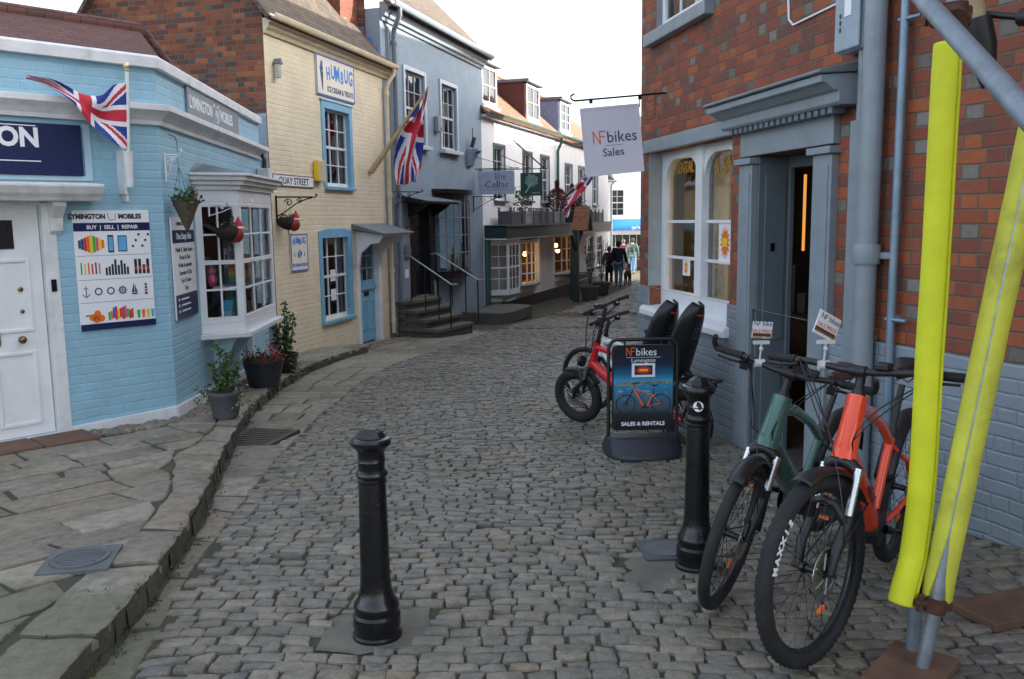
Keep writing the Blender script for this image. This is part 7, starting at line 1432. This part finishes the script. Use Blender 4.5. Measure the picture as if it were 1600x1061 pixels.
MB().lathe([(.05, 0), (.055, .01), (.05, .03), (.01, .04)], (0, 0, 0), 14, RY(90)).xf(B['ST'] @ T(-.10, 0, .60)).build('headlamp', IRON, t, smooth=40)
tC = t
def child_seat(label, x):
    q = tC.matrix_world @ Vector((x, 0, .60)); t = thing('child_seat', label, 'child seat', T(*q) @ RZ(math.degrees(math.atan2(hy, hx))) @ Matrix.Scale(.90, 4), 'black child seats')
    def shell(u, v):     # u across, v from front edge of the pan up the back
        a = (u-.5)*2; s = v
        if s < .3: c = Vector((.16-.24*(s/.3), 0, .06-.02*(s/.3))); w_ = .155
        else: f = (s-.3)/.7; c = Vector((-.08-.20*f, 0, .06+.60*f)); w_ = (.165+.02*sin(f*3)-.05*f**2)*(1 if f < .72 else max(.08, 1-((f-.72)/.285)**2)**.5)
        wrap = abs(a)**2.2
        n = Vector((.25, 0, .97)) if s < .3 else Vector((.95, 0, .30))
        return c+Vector((0, a*w_, 0))+n*wrap*(.13 if s < .3 else .13*(1-.35*(s-.3)/.7))
    m = MB().grid(shell, 16, 30); o = m.build('shell', pm('seat_plastic', (.012,.012,.015), .4, var=.1, bump=0), t, smooth=60); so_ = o.modifiers.new('thick', 'SOLIDIFY'); so_.thickness = .016; so_.offset = -1
    m = MB().grid(lambda u, v: shell(.2+.6*u, .36+.55*v)+Vector((.014, 0, .006)), 8, 12); m.build('padding', pm('seat_pad', (.02,.02,.024), .9), t, smooth=60)
    m = MB(); [m.ball(shell(.5+.07*a, .66+.035*c)+Vector((-.016, 0, -.004)), .006, 4) for a in (-1, 0, 1) for c in range(4)]; m.build('vents', GREYPL, t)
    m = MB().grid(lambda u, v: shell(.3+.4*u, .90+.02*v)+Vector((-.022, 0, -.006)), 6, 1); m.build('reflector', REDINK, t)
    m = MB(); m.tube([(.03, 0, .04), (.02, 0, .0)], .03, 8); [m.tube([(.05, s*.12, .06), (.14, s*.13, -.16), (.17, s*.13, -.20)], .02, 6) for s in (-1, 1)]; m.build('mount', BLACKPL, t, smooth=45)
    return t
child_seat('front black child seat on the red cargo bicycle', -.95); child_seat('rear black child seat on the red cargo bicycle, nearer the shop window', -1.22)
bike('city_bicycle', 'white framed bicycle mostly hidden behind the red cargo bicycle', 'bicycles by the wall', place(.78, 8.66, hx, hy, 3), .33, .024, 1.08, WHITE_PAINT, steer=10, barw=.30, fender=False, tubeR=.024, barz=.96, sadz=.89, headz=(.60, .78), stanch=False, motor=False, knob=0, lowstep=False)
# ------------------------------------------------------------------ people far down the street
def skin(name, par, joints, edges, mat, sub=2):
    """one continuous surface grown on a skeleton; joints: (point, radius x, radius y)"""
    me = bpy.data.meshes.new(name); me.from_pydata([j[0] for j in joints], edges, []); me.materials.append(mat); o = bpy.data.objects.new(name, me); COL.objects.link(o); o.parent = par
    s = o.modifiers.new('skin', 'SKIN'); s.use_smooth_shade = True; 
    for i, j in enumerate(joints): v = me.skin_vertices[0].data[i]; v.radius = (j[1], j[2] if len(j) > 2 else j[1]); v.use_root = i == 0
    b_ = o.modifiers.new('sub', 'SUBSURF'); b_.levels = sub; b_.render_levels = sub
    return o
def person(label, x, y, yaw, h, coat, legs, hair, coatmat2=None, lstride=.18, arm=(-.1, .25), backpack=None, longcoat=False):
    t = thing('person', label, 'person', T(x, y, road(y)) @ RZ(yaw) @ Matrix.Scale(h/1.75, 4), 'people walking away down the street')
    # local +y is the walking direction
    sw = lstride
    hipL, hipR = (-.09, 0, .90), (.09, 0, .90); kL, kR = (-.10, sw*.5+.03, .49), (.10, -sw*.35+.04, .49); fL, fR = (-.10, sw, .09), (.10, -sw*1.1, .11)
    tL, tR = (-.11, sw+.15, .035), (.11, -sw*1.1+.13, .03); sh = 1.42
    aL = [(-.19, 0, sh), (-.25, arm[0]*.4, 1.15), (-.24, arm[0]+.06, .90)]; aR = [(.19, 0, sh), (.26, arm[1]*.2, 1.15), (.28, arm[1], .92)]
    J = [((0, 0, .95), .13, .10), ((0, .0, 1.15), .12, .09), ((0, .0, 1.36), .15, .10), ((0, .01, 1.47), .07, .06), ((0, .03, 1.55), .055, .055), ((0, .04, 1.64), .085, .095), ((0, .04, 1.70), .07, .08), (hipL, .085), (kL, .06), (fL, .042), (tL, .035), (hipR, .085), (kR, .06), (fR, .042), (tR, .035)]+[(p, r) for p, r in zip(aL, (.055, .042, .03))]+[(p, r) for p, r in zip(aR, (.055, .042, .03))]
    hl = (aL[2][0]+.0, aL[2][1]+.03, .80); hr = (aR[2][0], aR[2][1]+.03, .82); J += [(hl, .035, .022), (hr, .035, .022)]
    E = [(0, 1), (1, 2), (2, 3), (3, 4), (4, 5), (5, 6), (0, 7), (7, 8), (8, 9), (9, 10), (0, 11), (11, 12), (12, 13), (13, 14), (2, 15), (15, 16), (16, 17), (2, 18), (18, 19), (19, 20), (17, 21), (20, 22)]
    skin('body', t, J, E, SKIN)
    hem = .86 if not longcoat else .55
    JC = [((0, 0, 1.0), .185, .14), ((0, 0, 1.2), .175, .135), ((0, 0, 1.38), .19, .13), ((0, .01, 1.47), .10, .09), ((0, 0, hem), .185, .15)]+[(p, r) for p, r in zip(aL, (.085, .072, .052))]+[(p, r) for p, r in zip(aR, (.085, .072, .052))]
    skin('coat', t, JC, [(0, 1), (1, 2), (2, 3), (0, 4), (2, 5), (5, 6), (6, 7), (2, 8), (8, 9), (9, 10)], coat)
    JT = [((0, 0, .95), .15, .12), (hipL, .105), (kL, .082), ((fL[0], fL[1], .11), .07), (hipR, .105), (kR, .082), ((fR[0], fR[1], .13), .07)]
    skin('trousers', t, JT, [(0, 1), (1, 2), (2, 3), (0, 4), (4, 5), (5, 6)], legs)
    for f, q in ((fL, tL), (fR, tR)): skin('shoe', t, [((f[0], f[1]-.05, .045), .048, .045), ((f[0], f[1]+.05, .05), .05, .05), ((q[0], q[1]+.05, .03), .042, .03)], [(0, 1), (1, 2)], BLACKPL)
    m = MB(); m.ball((0, .02, 1.665), .108, 10, (.92, 1.08, 1.08)); m.ball((0, -.02, 1.60), .085, 8, (1, .9, .9)); m.build('hair', hair, t, smooth=80)
    if backpack: skin('backpack', t, [((0, -.20, 1.05), .13, .09), ((0, -.21, 1.22), .14, .10), ((0, -.19, 1.38), .11, .08)], [(0, 1), (1, 2)], backpack)
    return t
BLACKCLOTH = pm('black_cloth', (.012,.012,.015), .9, var=.2); GREENCLOTH = pm('sage_cloth', (.09,.14,.12), .9, var=.15); DARKHAIR = pm('dark_hair', (.012,.010,.010), .7); GREYHAIR = pm('grey_hair', (.10,.09,.085), .8); MAROON = pm('maroon_cloth', (.16,.02,.035), .9)
person('person in black jacket and blue jeans walking away beside a dog', 4.33, 35.4, -14, 1.82, BLACKCLOTH, DENIM, DARKHAIR, arm=(-.1, .30))
person('person in long black coat walking close on the left of the other', 4.02, 36.0, -8, 1.58, BLACKCLOTH, BLACKCLOTH, DARKHAIR, longcoat=True, lstride=.1)
person('person in sage green coat with dark backpack and blue jeans', 6.15, 44.6, -14, 1.80, GREENCLOTH, DENIM, DARKHAIR, backpack=pm('pack_cloth', (.03,.035,.04), .9))
person('person in maroon top partly hidden beyond the green coated walker', 5.85, 45.8, -10, 1.72, MAROON, BLACKCLOTH, GREYHAIR)
t = thing('dog', 'dark slim dog walking on a lead beside the person in jeans', 'dog', T(4.72, 35.5, road(35.5)) @ RZ(76))
J = [((0, 0, .58), .11, .12), ((.22, 0, .58), .12, .135), ((-.22, 0, .60), .085, .09), ((-.36, 0, .60), .075, .08), ((.36, 0, .68), .075, .08), ((.46, 0, .80), .06, .065), ((.55, 0, .84), .065, .065), ((.68, 0, .80), .035, .035)]
for s in (-1, 1): J += [((.24, s*.085, .42), .05), ((.25+s*.06, s*.085, .24), .032), ((.24+s*.10, s*.085, .04), .026), ((.28+s*.10, s*.085, .02), .026), ((-.32, s*.08, .48), .06), ((-.27+s*.05, s*.085, .33), .04), ((-.40+s*.05, s*.085, .20), .026), ((-.37+s*.06, s*.085, .04), .024), ((-.33+s*.06, s*.085, .02), .024)]
J += [((-.44, 0, .62), .025), ((-.56, 0, .50), .018), ((-.62, 0, .38), .01)]
E = [(0, 1), (0, 2), (2, 3), (1, 4), (4, 5), (5, 6), (6, 7)]
for b0 in (8, 17): E += [(1, b0), (b0, b0+1), (b0+1, b0+2), (b0+2, b0+3), (3, b0+4), (b0+4, b0+5), (b0+5, b0+6), (b0+6, b0+7), (b0+7, b0+8)]
E += [(3, 26), (26, 27), (27, 28)]
skin('body', t, J, E, pm('dark_fur', (.03,.022,.02), .8, var=.4, scale=12)); m = MB(); [m.add([(.50, s*.03, .89), (.56, s*.05, .89), (.50, s*.075, .80), (.47, s*.05, .82)], [(0, 1, 2, 3)]) for s in (-1, 1)]; m.build('ear', MATS['dark_fur'], t)
t = thing('dog_lead', 'thin dark lead from the walker to the dog', 'lead', T(0, 0, 0)); MB().tube(arc3((4.62, 35.75, -.22), (4.70, 35.75, -.62), (4.80, 35.9, -.42)), .008, 5).build('strap', BLACKCLOTH, t, smooth=50)
